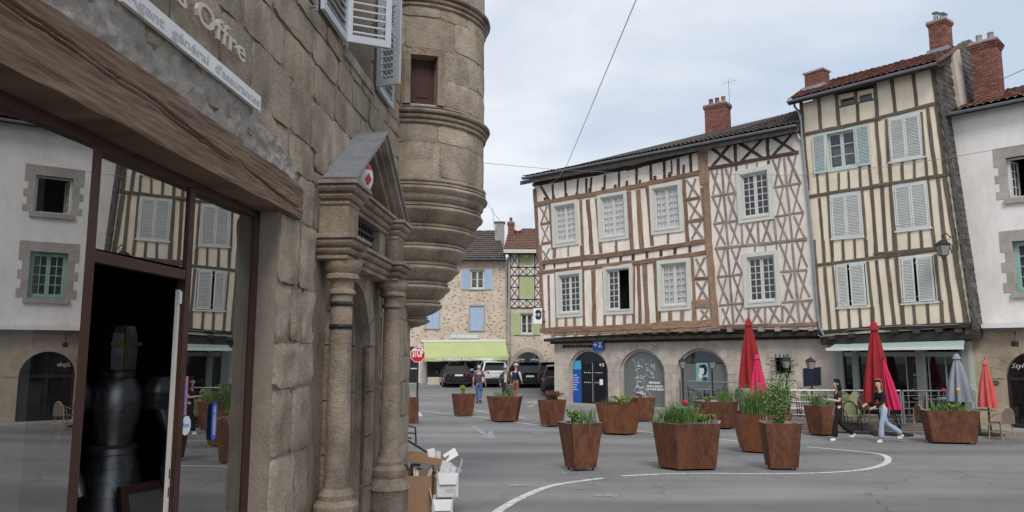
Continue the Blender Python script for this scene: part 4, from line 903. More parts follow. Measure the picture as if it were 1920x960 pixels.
bl(k2, BB, [(555, 225, 565, 465, 75)], .085); bl(k4, BB, [(688, -10, 752, 765, 58)], .075)
bl(k2, BB, [(575, 460, 600, 880, 46)], .07)
bl(k3, BR_, [(130, 158, 560, 108, 46), (555, 110, 965, 60, 46)], .065); bl(k3, BR_, [(90, 248, 500, 200, 32), (495, 205, 965, 148, 34)], .055)
bl(k3, BR_, [(108, 0, 118, 250, 40), (112, 245, 140, 745, 36), (186, 268, 196, 745, 20), (247, 255, 262, 740, 20), (498, 225, 506, 735, 18), (590, 220, 600, 725, 40), (681, 235, 692, 722, 22), (240, 20, 240, 110, 34), (487, 0, 487, 90, 36), (790, 0, 795, 60, 16)])
bl(k3, BD, [(145, 170, 145, 215, 22), (239, 160, 239, 205, 18), (615, 125, 615, 180, 22), (720, 112, 720, 165, 24), (836, 100, 836, 150, 26), (945, 85, 945, 140, 24)], .03); bl(k3, BR_, [(361, 150, 361, 200, 20), (488, 135, 488, 190, 22)], .03)
bl(k3, BB, [(342, 645, 342, 740, 30), (418, 645, 420, 738, 28)]); bl(k3, BR_, [(505, 640, 507, 735, 24), (692, 625, 692, 722, 26), (775, 628, 775, 722, 30), (870, 622, 870, 718, 30), (952, 620, 952, 715, 26)])
bl(k4, BR_, [(-5, 152, 350, 100, 36), (340, 104, 668, 52, 38)], .065); bl(k4, BR_, [(78, 236, 380, 190, 38), (370, 192, 670, 145, 36)], .055)
bl(k4, BD, [(77, 150, 77, 205, 22), (188, 140, 188, 190, 26), (302, 125, 302, 175, 28), (420, 112, 420, 158, 28), (540, 95, 540, 145, 26)], .03)
bl(k4, BR_, [(84, 245, 84, 735, 16), (118, 250, 134, 732, 30), (168, 240, 192, 728, 42), (252, 220, 280, 718, 34)]); bl(k4, BR_, [(560, 190, 576, 535, 26)]); bl(k4, BB, [(576, 540, 580, 705, 40)])
bl(k4, BG, [(590, 195, 665, 335, 16), (660, 185, 590, 345, 16), (595, 385, 685, 525, 18), (675, 375, 610, 530, 18), (630, 615, 695, 695, 16), (690, 615, 630, 695, 16)]); bl(k4, BR_, [(575, 360, 688, 354, 26), (690, 190, 708, 530, 18)], .045); bl(k4, BB, [(592, 572, 714, 566, 70), (715, 560, 722, 700, 24)], .06)
bl(k4, BB, [(378, 622, 378, 712, 38), (476, 620, 476, 708, 36)]); bl(k4, BR_, [(290, 630, 292, 715, 26)])
bl(k1, MT['beam_black'], [(190, 322, 700, 230, 34), (690, 232, 1170, 146, 34)], .05); bl(k2, MT['beam_black'], [(-20, 350, 280, 272, 30), (270, 274, 520, 208, 30)], .05); bl(k5, MT['beam_black'], [(80, 292, 460, 224, 26), (450, 226, 835, 158, 26)], .05)  # added black strips along the wall top: soffit shade put in as dark beams
# sill beams and jetty
bl(k3, BR_, [(115, 768, 560, 752, 52), (550, 752, 965, 738, 50)], .07); bl(k4, BB, [(-5, 757, 240, 748, 48), (232, 748, 490, 735, 60), (480, 738, 730, 722, 58)], .075)
bl(k3, BB, [(230, 800, 970, 775, 20)], .05); bl(k4, BB, [(-5, 798, 790, 776, 20)], .05)
bl(k6, BR_, [(140, 785, 480, 776, 26), (470, 776, 832, 766, 26)], .06)
# right hand part: greyed lattice
G = lambda l_, o1=.02: bl(k5, BG, l_, o1)
bl(k5, BD, [(88, 462, 818, 328, 30)], .05); bl(k5, BD, [(105, 300, 275, 415, 24), (258, 268, 110, 445, 24), (298, 255, 303, 440, 25), (332, 252, 525, 378, 26), (522, 222, 348, 402, 24), (562, 210, 568, 382, 26), (598, 202, 792, 325, 22), (758, 188, 605, 358, 22)], .03)
bl(k5, BD, [(308, 440, 310, 478, 18), (572, 398, 572, 425, 22)]); G([(395, 428, 395, 462, 12), (480, 412, 480, 446, 14)])
G([(190, 462, 228, 915, 22), (100, 475, 182, 665, 18), (155, 465, 118, 672, 16), (216, 455, 298, 658, 18), (272, 445, 235, 662, 18), (118, 702, 202, 892, 16), (182, 690, 136, 898, 16), (240, 690, 318, 882, 16), (298, 680, 250, 892, 16)]); G([(106, 690, 312, 660, 18), (122, 915, 326, 888, 18)], .026)
G([(698, 378, 748, 850, 20), (605, 390, 690, 598, 18), (665, 378, 624, 612, 16), (730, 365, 828, 572, 18), (795, 358, 743, 582, 16), (630, 632, 712, 832, 14), (690, 618, 643, 850, 14), (750, 605, 848, 812, 14), (826, 590, 774, 822, 14)]); G([(614, 616, 842, 580, 18), (624, 856, 862, 820, 16)], .026)
G6 = lambda l_, o1=.02: bl(k6, BG, l_, o1)
G6([(330, 75, 392, 205, 15), (382, 65, 332, 205, 15), (410, 58, 416, 200, 15), (442, 52, 506, 195, 15), (492, 45, 444, 198, 15), (522, 40, 536, 190, 16), (297, 78, 303, 212, 16)])
G6([(112, 80, 186, 218, 13), (172, 70, 124, 226, 13), (213, 68, 278, 208, 13), (266, 62, 228, 212, 13), (190, 60, 207, 228, 14), (545, 32, 618, 188, 14), (602, 25, 566, 185, 14), (658, 18, 732, 165, 14), (722, 5, 668, 175, 14), (630, 10, 647, 182, 14)])
G6([(112, 242, 430, 212, 20), (425, 213, 750, 178, 22)], .03); G6([(103, 70, 278, 48, 14)], .026)
G6([(198, 238, 242, 768, 18), (122, 255, 192, 422, 13), (182, 245, 138, 428, 13), (228, 245, 298, 412, 13), (287, 238, 238, 418, 13), (133, 455, 207, 618, 13), (192, 440, 148, 622, 13), (238, 435, 308, 608, 13), (292, 430, 253, 612, 13), (163, 655, 217, 768, 14), (207, 645, 168, 768, 14), (253, 640, 318, 750, 14), (307, 635, 258, 752, 14)]); G6([(128, 440, 302, 420, 15), (143, 636, 312, 620, 15)], .026)
G6([(648, 208, 698, 758, 17), (563, 215, 637, 388, 13), (612, 208, 588, 398, 13), (678, 200, 752, 372, 13), (727, 193, 688, 382, 13), (583, 425, 652, 592, 14), (642, 415, 598, 602, 14), (688, 410, 767, 578, 14), (747, 400, 703, 592, 14), (588, 640, 672, 752, 15), (662, 620, 608, 758, 15), (713, 620, 788, 748, 15), (772, 610, 723, 752, 15)]); G6([(568, 406, 752, 390, 16), (578, 616, 788, 600, 16)], .026)
G6([(380, 660, 442, 758, 16), (422, 655, 373, 758, 16), (460, 652, 461, 758, 16), (490, 650, 562, 752, 16), (542, 645, 493, 758, 16), (578, 640, 580, 752, 18), (345, 655, 346, 758, 16), (390, 222, 390, 268, 10), (463, 214, 463, 258, 11), (540, 205, 540, 252, 12)])
# joist ends and jetty soffit
def joist(px, py, wpx, hpx, pl, lo, parent, mt_='beam_grey', o1=.10):
    s = pl.mpp(px, py); u, z = pl.uz(px, py); m = MB(); w_, h_ = wpx * s / 2, hpx * s / 2
    m.prism([pl.pt(u - w_, z + h_, o1), pl.pt(u + w_, z + h_, o1), pl.pt(u + w_ * .9, z - h_ * .6, o1 + .02), pl.pt(u - w_ * .9, z - h_ * .6, o1 + .02)], [pl.pt(u - w_, z + h_, lo), pl.pt(u + w_, z + h_, lo), pl.pt(u + w_ * .9, z - h_, lo), pl.pt(u - w_ * .9, z - h_, lo)]); return m.build('joist', MT[mt_], parent)
for x, y in [k3(v, 806 - (v - 230) * .03) for v in (232, 330, 432, 527, 640, 768, 888)]: joist(x, y, 7, 7, BU, -.5, bank, 'beam_brown')
for x, y in [k4(v, 805 - v * .03) for v in (25, 138, 255, 365, 475, 588, 700)]: joist(x, y, 8, 8, BU, -.5, bank, 'beam_brown')
for x, y in [k6(v, 812 - v * .012) for v in (75, 220, 435, 550, 670, 780)]: joist(x, y, 10, 9.5, BU, -.5, bank, 'beam_grey')
u0, z0 = BU.uz(1019, 640); u1, z1 = BU.uz(1540, 628)
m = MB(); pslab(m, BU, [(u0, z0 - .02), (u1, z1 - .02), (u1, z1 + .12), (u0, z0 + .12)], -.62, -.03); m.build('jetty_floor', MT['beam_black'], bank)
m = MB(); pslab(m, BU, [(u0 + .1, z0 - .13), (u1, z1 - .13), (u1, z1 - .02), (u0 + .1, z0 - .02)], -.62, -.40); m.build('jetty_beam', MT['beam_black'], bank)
# eaves, roof
BE = BU.off(.55)
ga, gb = BE.px(979, 333), BE.px(1494, 233)
gutter(bank, ga, gb, .085)
fa, fb = [BE.uz(973, 339), BE.uz(1495, 238), BE.uz(1496, 245), BE.uz(973, 346)], None
m = MB(); pslab(m, BE, fa, -.16, -.09); m.build('fascia', MT['slate'], bank)
n_ = Vector((BU.n.x, BU.n.y, 0))
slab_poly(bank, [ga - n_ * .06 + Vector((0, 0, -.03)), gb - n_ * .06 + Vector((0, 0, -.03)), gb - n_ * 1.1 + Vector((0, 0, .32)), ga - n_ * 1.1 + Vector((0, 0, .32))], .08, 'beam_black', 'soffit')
run = 5.2
ra = ga - n_ * run + E3(BU.d) * 1.2 + Vector((0, 0, 1.25)); rb = gb - n_ * run + Vector((0, 0, 2.35))
tile_roof(bank, ga + Vector((0, 0, .03)), gb + Vector((0, 0, .03)), rb, ra, .21, .36, 'tile_brown')
slab_poly(bank, [ga + Vector((0, 0, -.02)), gb + Vector((0, 0, -.02)), rb - Vector((0, 0, .06)), ra - Vector((0, 0, .06))], .1, 'beam_black', 'roof_deck')
slab_poly(bank, [ra - Vector((0, 0, .06)), rb - Vector((0, 0, .06)), rb - n_ * 5 - Vector((0, 0, 1.6)), ra - n_ * 5 - Vector((0, 0, 1.6))], .1, 'tile_brown', 'back_roof')
# chimney with pots and aerial
cu, czb = BU.off(-2.6).uz(1347, 255); cpt = BU.off(-2.6).pt(cu, 0); ct = BU.off(-2.6).uz(1345, 199)[1]
brick_chimney(bank, cpt, E3(BU.d), 1.0, .62, czb - .35, ct, pots=3)
ae = BU.off(-3.2); au, az = ae.uz(1369, 225); at_ = ae.uz(1366, 148)[1]; b0 = ae.pt(au, az - 1.2); aer = thing('aerial', 'thin metal television aerial beside the chimney of the bank house', 'aerial', b0)
m = MB(); m.tube([b0, Vector((b0.x, b0.y, at_))], .018, 6); m.build('mast', MT['steel'], aer)
for k in range(5):
    m = MB(); p = Vector((b0.x, b0.y, at_ - .12 - k * .02)) + E3(BU.d) * (k - 2) * .14; m.tube([p - Vector((0, 0, .16)), p + Vector((0, 0, .16))], .008, 4); m.build('element', MT['steel'], aer)
m = MB(); m.tube([Vector((b0.x, b0.y, at_ - .16)) - E3(BU.d) * .34, Vector((b0.x, b0.y, at_ - .16)) + E3(BU.d) * .34], .009, 4); m.build('boom', MT['steel'], aer)
# drainpipe on the joint with the yellow house
BP = BU.off(.09)
m = MB(); m.tube([BE.px(1490, 238, -.1), BP.px(1494, 250), BP.px(1501, 262)], .04, 8); m.tube([BP.px(1501, 215), BP.px(1503, 250), BP.px(1511, 330), BP.px(1523, 455), BP.px(1533, 585), BP.px(1537, 615), BP.px(1546, 630)], .052, 8); m.build('drainpipe', MT['zinc'], bank, smooth=40)
# ---- ground floor: ashlar arcade
ZT = BU.uz(1034, 634)[1] - .0; uR = BL.uz(1392, 690)[0]; uE = BL.uz(1556, 690)[0]
AR = []
for l_, r_, cx, cy in ((1067, 1141, 1101, 655), (1162.5, 1247.5, 1196, 655), (1269, 1366, 1312, 653)):
    a = BL.uz(l_, 730)[0]; b = BL.uz(r_, 730)[0]; zc_ = BL.uz(cx, cy)[1]; half = (b - a) / 2; AR.append(((a + b) / 2, half, zc_))
cuts = [0.0, (AR[0][0] + AR[0][1] + AR[1][0] - AR[1][1]) / 2, (AR[1][0] + AR[1][1] + AR[2][0] - AR[2][1]) / 2, uR]
gw = None
for i, (uc, half, zc_) in enumerate(AR):
    rise = half * .92; zs = zc_ - rise; m = MB(); arch_wall(m, BL, cuts[i], cuts[i + 1], ZT, arch_pts(uc, half, ZG - .1, zs, rise, 18), -.4, 0); w_ = m.build('arcade_wall', MT['bank_stone'], bank)
    gw = gw or w_
    voussoirs(BL, uc, half - .10, zs, rise - .10, .11, 1 + 9, -.32, -.10, MT['bank_stone'], w_); voussoirs(BL, uc, half + .001, zs, rise + .001, .30, 11, -.02, .018, MT['bank_stone'], w_)
    for sg in (-1, 1):
        z = ZG
        while z < zs - .02:
            h = min(.42 * random.uniform(.85, 1.15), zs - z); 
            if zs - z - h < .15: h = zs - z
            a, b = uc + sg * half, (uc + sg * (half + .30)); 
            lim = cuts[i] if sg < 0 else cuts[i + 1]
            if abs(b - uc) > abs(lim - uc) - .01: b = lim - sg * .01
            m = MB(); pslab(m, BL, [(min(a, b) + .005, z + .005), (max(a, b) - .005, z + .005), (max(a, b) - .005, z + h - .006), (min(a, b) + .005, z + h - .006)], -.02, .018 + random.uniform(-.006, .006)); m.build('pier_stone', MT['bank_stone'], w_)
            a, b = uc + sg * (half - .10), uc + sg * half
            m = MB(); pslab(m, BL, [(min(a, b), z + .004), (max(a, b), z + .004), (max(a, b), z + h - .004), (min(a, b), z + h - .004)], -.32, -.10); m.build('jamb_stone', MT['bank_stone'], w_)
            z += h
# ashlar on the spandrels and corner
bfn = lambda a, z, o: BL.pt(a, z, o)
def clear(a0, a1, z0_, z1_):
    for uc, half, zc_ in AR:
        ru = half + .32; rs = half * .92 + .32; zs = zc_ - half * .92
        for a in (a0, (a0 + a1) / 2, a1):
            for z in (z0_, z1_):
                if z < zs:
                    if abs(a - uc) < ru: return True
                elif ((a - uc) / ru) ** 2 + ((z - zs) / rs) ** 2 < 1: return True
    return False
zone(0.0, uR, ZG, ZT - .02, .40, .45, .85, parent=gw, mt_='bank_stone', fn=bfn, hole=clear, proud=.012, rough=.004, nx=2, nz=2, gap=.006)
m = MB(); pslab(m, BL, [(-.001, ZG - .1), (-.001, ZT), (-.002, ZT)], -7, .0); 
m = MB(); P_ = [BL.pt(0, ZG - .1, 0), BL.pt(0, ZT, 0), BL.pt(0, ZT, -7), BL.pt(0, ZG - .1, -7)]; m.face([m.add(P_) + i for i in range(4)]); m.build('side_wall', MT['bank_stone'], bank, fix=False)
# plastered stretch with barred window
bw = [BL.uz(1452, 671), BL.uz(1482, 670), BL.uz(1483, 700), BL.uz(1453, 701)]
m = MB(); holed_wall(m, BL, [(uR, ZT + .06), (uE + .3, ZT + .06), (uE + .3, ZG - .1), (uR, ZG - .1)], [bw], -.25, -.015); m.build('plaster', MT['plaster_beige'], bank)
room(BL, bw, bank, -.9, d0=-.2)
bwn = None
for (x0, y0, x1, y1) in ((1438, 658, 1492, 671), (1436, 672, 1452, 683), (1444, 684, 1452, 701), (1484, 671, 1497, 684), (1484, 685, 1491, 702), (1441, 702, 1494, 713), (1382, 660, 1400, 676), (1400, 712, 1440, 728), (1495, 714, 1530, 728), (1440, 730, 1492, 745), (1530, 730, 1560, 760), (1400, 732, 1438, 750)):
    a, b = BL.uz(x0, y0), BL.uz(x1, y1); m = MB(); pslab(m, BL, [(a[0], b[1] + .01), (b[0], b[1] + .01), (b[0], a[1]), (a[0], a[1])], -.02, .012 + random.uniform(0, .008)); m.build('window_stone' if bwn is None or y0 < 703 else 'wall_stone', MT['bank_stone'], bank); bwn = 1
gr = MB()
a, b, c_, d_ = bw
for k in range(4):
    u = lerp(a[0], b[0], (k + .5) / 4); m = MB(); m.tube([BL.pt(u, a[1] + .16, .05), BL.pt(u, d_[1] - .10, .05)], .016, 6); m.build('window_bar', MT['black_metal'], bank)
for k in range(3):
    z = lerp(d_[1], a[1], (k + .5) / 3); m = MB(); m.tube([BL.pt(a[0] - .14, z, .07), BL.pt(b[0] + .14, z, .07)], .016, 6); m.build('window_bar', MT['black_metal'], bank)
m = MB(); q = [BL.uz(1507, 691), BL.uz(1538, 689), BL.uz(1539, 721), BL.uz(1508, 723)]; pslab(m, BL, q, 0, .03); nb = tag(m.build('notice_board', MT['navy'], None, org=BL.pt(*q[3])), 'dark blue blank notice board on the beige wall behind the terrace', 'board')
m = MB(); q2 = inset(q, -.02, -.02); 
for s0, s1, t0, t1 in ((0, 1, 0, .03), (0, 1, .97, 1), (0, .03, .03, .97), (.97, 1, .03, .97)): qslab(m, BL, q2, s0, s1, t0, t1, 0, .04)
m.build('frame', MT['black_metal'], nb)
# arch fillings
def fillp(i, d=-.2, k=.10): uc, half, zc_ = AR[i]; rise = half * .92; return arch_pts(uc, half - k, ZG, zc_ - rise, rise - k, 18)
BD_ = lambda m, u0, u1, z0_, z1_, o0, o1: pslab(m, BL, [(u0, z0_), (u1, z0_), (u1, z1_), (u0, z1_)], o0, o1)
# inside of the bank
m = MB(); BD_(m, .3, uR - .1, ZG, ZT - .1, -3.2, -3.1); BD_(m, .25, .3, ZG, ZT - .1, -3.1, -.42); BD_(m, uR - .1, uR - .05, ZG, ZT - .1, -3.1, -.42); m.build('bank_room', MT['interior_dark'], bank)
uc, half, zc_ = AR[0]; m = MB(); pslab(m, BL, fillp(0), -.235, -.225); dg = m.build('bank_door', glassy('glass_door', (.012, .014, .018), 1.45, .35), bank)
ua, ub = BL.off(-.2).uz(1068, 720)[0], BL.off(-.2).uz(1090, 720)[0]; uc_, ud_ = BL.off(-.2).uz(1115, 720)[0], BL.off(-.2).uz(1139, 720)[0]; zt1 = BL.off(-.2).uz(1090, 676)[1]
m = MB()
for u in (ub + .03, uc_, ud_ - .04): BD_(m, u - .03, u + .03, ZG, zt1 + (.02 if u != uc_ else 0), -.24, -.19)
BD_(m, uc - half + .1, uc + half - .1, zt1, zt1 + .07, -.241, -.189); m.build('door_frame', MT['black_metal'], dg)
m = MB(); BD_(m, uc_ - .10, uc_ - .07, ZG + .15, zt1 - .1, -.19, -.16); m.build('door_handle', MT['steel'], dg)
m = MB(); BD_(m, ua + .04, ub, ZG + .03, zt1, -.20, -.195); bp_ = m.build('blue_panel', MT['bank_blue'], dg)
m = MB(); BD_(m, ua + .04, ub, lerp(ZG, zt1, .80), zt1 - .001, -.1948, -.1935); m.build('panel_top', MT['sky_cyan'], bp_)
m = MB()
for k, wl in enumerate((.3, .42, .36, .4, .3, .26, .34)): BD_(m, ua + .14, ua + .14 + wl, lerp(ZG, zt1, .66 - k * .055), lerp(ZG, zt1, .66 - k * .055) + .03, -.1948, -.193)
m.build('print', MT['white_worn'], bp_)
bz = BL.off(-.19)
def logo(pl, u, z, o, s, mfg, parent, name='logo'):
    """white plus and X cross mark"""
    m = MB(); a = s * .09
    f = lambda P: pslab(m, pl, P, o, o + .006)
    f([(u - s * .75, z - a), (u - s * .15, z - a), (u - s * .15, z + a), (u - s * .75, z + a)]); f([(u - s * .45 - a, z + a * 1.01), (u - s * .45 + a, z + a * 1.01), (u - s * .45 + a, z + s * .30), (u - s * .45 - a, z + s * .30)]); f([(u - s * .45 - a, z - s * .30), (u - s * .45 + a, z - s * .30), (u - s * .45 + a, z - a * 1.01), (u - s * .45 - a, z - a * 1.01)])
    h = s * .4; xc = u + s * .32
    f([(xc - h * .85, z - h), (xc - h * .35, z - h), (xc + h * .85, z + h), (xc + h * .35, z + h)]); o2 = .0062
    for P in ([(xc + h * .35, z - h), (xc + h * .85, z - h), (xc + h * .22, z - h * .02), (xc - h * .0, z - h * .35)], [(xc - h * .85, z + h), (xc - h * .35, z + h), (xc + h * .0, z + h * .35), (xc - h * .22, z + h * .02)]): f(P)
    return m.build(name, MT[mfg], parent, kind=None)
ul, zl_ = bz.uz(1128.5, 684); m = MB(); pslab(m, BL, [(ul + .2 * math.cos(t * math.pi / 3), zl_ + .2 * math.sin(t * math.pi / 3)) for t in range(6)], -.21, -.20); lp = m.build('logo_plate', MT['black'], dg); logo(BL, ul, zl_, -.2, .2, 'white', dg)
for zf in (.72, .5): 
    m = MB()
    for k in range(10):
        if not (k == 4): BD_(m, ub + .16 + k * .105, ub + .22 + k * .105, lerp(ZG, zt1, zf), lerp(ZG, zt1, zf) + .035, -.21, -.207)
    m.build('print', MT['white_worn'], dg)
m = MB(); u9, z9 = bz.uz(1126, 716); BD_(m, u9 - .06, u9 + .12, z9 - .14, z9 + .12, -.21, -.205); m.build('notice', MT['white'], dg)
# arch 2: frosted pane with printed map
m = MB(); pslab(m, BL, fillp(1), -.215, -.205); fp = m.build('frosted_pane', MT['glass_grey'], bank)
rnd = random.Random(5); bz2 = BL.off(-.2)
mapk = crop(1000, 600, 3.2); outl = [(590, 230), (640, 268), (625, 245), (650, 235), (665, 262), (690, 262), (728, 265), (725, 300), (690, 300), (715, 318), (722, 345), (700, 345), (672, 325), (660, 340), (668, 372), (660, 400), (672, 420), (700, 440), (712, 465), (670, 462), (640, 440), (600, 425), (625, 400), (622, 360), (630, 330), (618, 300), (610, 265), (590, 230)]
m = MB(); P = [BL.pt(*bz2.uz(*mapk(*p)), -.203) for p in outl]
for a, b in zip(P, P[1:]): m.bar(a, b, .02, .004)
m.build('map_outline', MT['white'], fp, kind='stuff')
m = MB()
for k in range(46):
    x = rnd.uniform(615, 720); y = rnd.uniform(265, 440)
    if (x > 665 and y > 345) or (x > 690 and 300 < y < 315): continue
    u, z = bz2.uz(*mapk(x, y)); l_ = rnd.uniform(.08, .2); BD_(m, u - l_ / 2, u + l_ / 2, z - .013, z + .013, -.2045, -.2025)
    if k % 3 == 0: m.bar(BL.pt(u, z, -.203), BL.pt(u + rnd.uniform(-.2, .2), z + rnd.uniform(-.2, .2), -.203), .009, .003)
m.build('map_names', MT['white_worn'], fp, kind='stuff')
for tx, x0, x1, y in (('BIENVENUE', 694, 760, 381), ('DANS LA BANQUE', 678, 778, 402), ('DE VOTRE RÉGION', 680, 784, 420)):
    a = bz2.uz(*mapk(x0, y)); b = bz2.uz(*mapk(x1, y)); text('lettering', tx, BL, a[0], a[1], -.2035, .12, MT['white'], fp, fitw=b[0] - a[0], depth=.001, bold=.004)
lu, lz = bz2.uz(*mapk(662, 446)); logo(BL, lu, lz, -.204, .16, 'white', fp)
# arch 3: window with frosted band and poster
m = MB(); pslab(m, BL, fillp(2), -.235, -.225); wp = m.build('window_pane', MT['glass'], bank)
uc3, h3, zc3 = AR[2]; zf = BL.off(-.2).uz(1312, 682)[1]; m = MB(); BD_(m, uc3 - h3 + .11, uc3 + h3 - .11, ZG + .02, zf, -.222, -.217); m.build('frosted_band', MT['glass_grey'], wp)
pk = lambda x, y: BL.off(-.2).uz(*mapk(x, y)); q = [pk(975, 258), pk(1048, 256), pk(1050, 370), pk(977, 372)]
m = MB(); pslab(m, BL, q, -.21, -.20); po = tag(m.build('poster', mat('poster_teal', (.10, .33, .36), .5, (.25, .5, .52), sc1=1.5, sc2=5, rnd=0, bump=0), None, org=BL.pt(*q[3])), 'teal poster with a portrait hanging in the right bank arch window', 'poster')
def pel(cx, cy, rx, ry, mt_, nm, o): 
    mb_ = MB(); pslab(mb_, BL, [pk(cx + rx * math.cos(t * .314), cy + ry * math.sin(t * .314)) for t in range(20)], o, o + .001); mb_.build(nm, mt_, po)
skin_p = plain('print_skin', (.62, .60, .58)); pel(1010, 305, 15, 24, skin_p, 'face_print', -.1992); pel(1020, 300, 24, 34, MT['black'], 'hair_print', -.1998); pel(1014, 279, 20, 9, MT['black'], 'fringe_print', -.1986); pel(1030, 355, 18, 14, plain('print_dark', (.05, .06, .08)), 'coat_print', -.1992); pel(1002, 332, 12, 16, skin_p, 'hand_print', -.198)
# bank lettering, projecting logo box, flag sign
a = BL.uz(1056, 652); b = BL.uz(1113, 650)
bt = thing('bank_lettering', 'dark blue raised bank name lettering over the first stone arch', 'lettering', BL.pt(a[0], a[1]))
text('lettering', 'BANQUE POPULAIRE', BL, a[0], a[1], .05, .2, MT['navy'], bt, fitw=b[0] - a[0], depth=.02, bold=.004)
u, z = BL.uz(1124, 646); s = .30; m = MB(); hx = [(u - s, z - s * .95), (u + s * .72, z - s * .95), (u + s, z - s * .5), (u + s, z + s * .95), (u - s * .7, z + s * .95), (u - s, z + s * .5)]
pslab(m, BL, hx, .02, .12); lg = tag(m.build('logo_sign', MT['bank_blue'], None, org=BL.pt(u, z)), 'blue square bank logo box with white cross mark under the jetty', 'sign'); logo(BL, u, z, .12, .34, 'white', lg)
# flag sign hangs out at the left corner, facing the viewer
fq = BU.off(.5); c0 = BU.px(1019, 593, .05); FS = Plane((c0.x, c0.y), (1, -.10)); q = [FS.uz(1000, 578), FS.uz(1016.5, 578), FS.uz(1016.5, 607), FS.uz(1000, 607)]
m = MB(); pslab(m, FS, q, -.05, .05); fs = tag(m.build('flag_sign', MT['white'], None, org=FS.pt(*q[3])), 'white projecting bank sign with dark blue cross logo at the house corner', 'sign')
cu_, cz_ = quad_pt(q, .58, .42); s = (q[1][0] - q[0][0]) * .34; m = MB(); pslab(m, FS, [(cu_ + dx * s, cz_ + dz * s * 1.6) for dx, dz in ((-.6, -1), (.6, -1), (1, -.5), (1, .6), (.6, 1), (-.6, 1), (-1, .6), (-1, -.5))], .05, .056); m.build('logo_plate', MT['navy'], fs); logo(FS, cu_ - .04, cz_, .056, s * 1.25, 'white', fs)
m = MB(); m.bar(FS.pt(q[1][0], q[1][1] - .1, 0), BU.px(1022, 585, 0), .04); m.bar(FS.pt(q[2][0], q[2][1] + .1, 0), BU.px(1023, 603, 0), .04); m.build('bracket', MT['black_metal'], fs)
# pavement strip along the arcade
m = MB(); P_ = [BL.pt(-1.2, 0, 0), BL.pt(uE, 0, 0), BL.pt(uE, 0, 1.6), BL.pt(-1.0, 0, 1.6)]
m.prism([Vector((p.x, p.y, ZG + .10)) for p in P_], [Vector((p.x, p.y, ZG - .2)) for p in P_]); pv = m.build('pavement', MT['paving']); pv['kind'] = 'structure'
# ================================================================== YELLOW HALF-TIMBERED HOUSE (restaurant)
py0 = BU.px(1534, 622); YU = Plane((py0.x, py0.y), (.62, -.785)); YL = YU.off(-.45); ZY = gz(26)
yel = thing('timbered_house', 'narrow yellow half-timbered house with pale green louvred shutters above a restaurant', 'house', YL.pt(0, ZY))
kA, kB, kC, kD, kE, kG = crop(1490, 210, 3.556), crop(1640, 190, 3.31), crop(1510, 450, 4.572), crop(1660, 440, 4.365), crop(1470, 60, 3.69), crop(1640, 20, 4.0)
TLp, TRp, BRp, BLp = (1499, 195), (1752, 122), (1824, 612), (1541, 630)
outer = [YU.uz(*p) for p in (TLp, TRp, BRp, BLp)]
qW = quad_c(YU, kA, (200, 140), (405, 98), (425, 370), (220, 405))
qS = [quad_c(YU, kA, (235, 555), (438, 525), (460, 832), (250, 850)), quad_c(YU, kB, (80, 105), (283, 68), (310, 345), (98, 382)), quad_c(YU, kB, (113, 520), (325, 487), (352, 785), (135, 810)), quad_c(YU, kC, (250, 205), (520, 185), (550, 570), (275, 585)), quad_c(YU, kD, (115, 190), (400, 160), (435, 550), (140, 570))]
qAt = [quad_c(YU, kE, (378, 465), (488, 440), (492, 502), (385, 522)), quad_c(YU, kE, (510, 440), (612, 415), (618, 465), (516, 492))]
m = MB(); holed_wall(m, YU, outer, [inset(q, .05, .04) for q in [qW] + qS + qAt], -.3, 0); m.build('plaster', MT['plaster_yellow'], yel)
m = MB(); pslab(m, YU, outer, -6, -.9); m.build('back_wall', MT['plaster_yellow'], yel)
# window with panes and opened shutters
def shutter_leaf(pl, q, parent, mt_, o=.03, th=.035, nz=26, rail=.07):
    """louvred shutter leaf following quad q of a plane"""
    wd = (Vector(q[1]) - Vector(q[0])).length; ht = (Vector(q[3]) - Vector(q[0])).length; a = rail * .75 / wd; b = rail / ht; m = MB()
    qslab(m, pl, q, 0, a, 0, 1, o, o + th); qslab(m, pl, q, 1 - a, 1, 0, 1, o, o + th); qslab(m, pl, q, a, 1 - a, 0, b, o + .001, o + th - .001); qslab(m, pl, q, a, 1 - a, 1 - b, 1, o + .001, o + th - .001)
    qslab(m, pl, q, a, 1 - a, b, 1 - b, o - .004, o + .004)
    ob = m.build('shutter', MT[mt_], parent, org=pl.pt(*quad_pt(q, 0, 1), o)); me = slat_mesh(MT[mt_]); X0 = pl.pt(*quad_pt(q, 0, .5)); X1 = pl.pt(*quad_pt(q, 1, .5)); X = (X1 - X0).normalized(); nn = E3(pl.n); Zv = nn.cross(X); Zv = Zv if Zv.z > 0 else -Zv; tilt = R(-40)
    y2 = nn * math.cos(tilt) + Zv * math.sin(tilt); z2 = Zv * math.cos(tilt) - nn * math.sin(tilt)
    for k in range(nz):
        t = lerp(b, 1 - b, (k + .5) / nz); c = pl.pt(*quad_pt(q, .5, t), o + th * .55); inst('slat', me, ob, frame4(c, X, y2, z2, (wd * (1 - 2 * a) + .01, th * 1.25, .011)))
    for t in (.12, .88):
        m = MB(); c = quad_pt(q, .06, t); m.box(pl.pt(*c, o + th + .004), .12, .012, .03, ax=(X, nn, Zv)); m.build('hinge', MT['shutter_pale'], ob)
    return ob

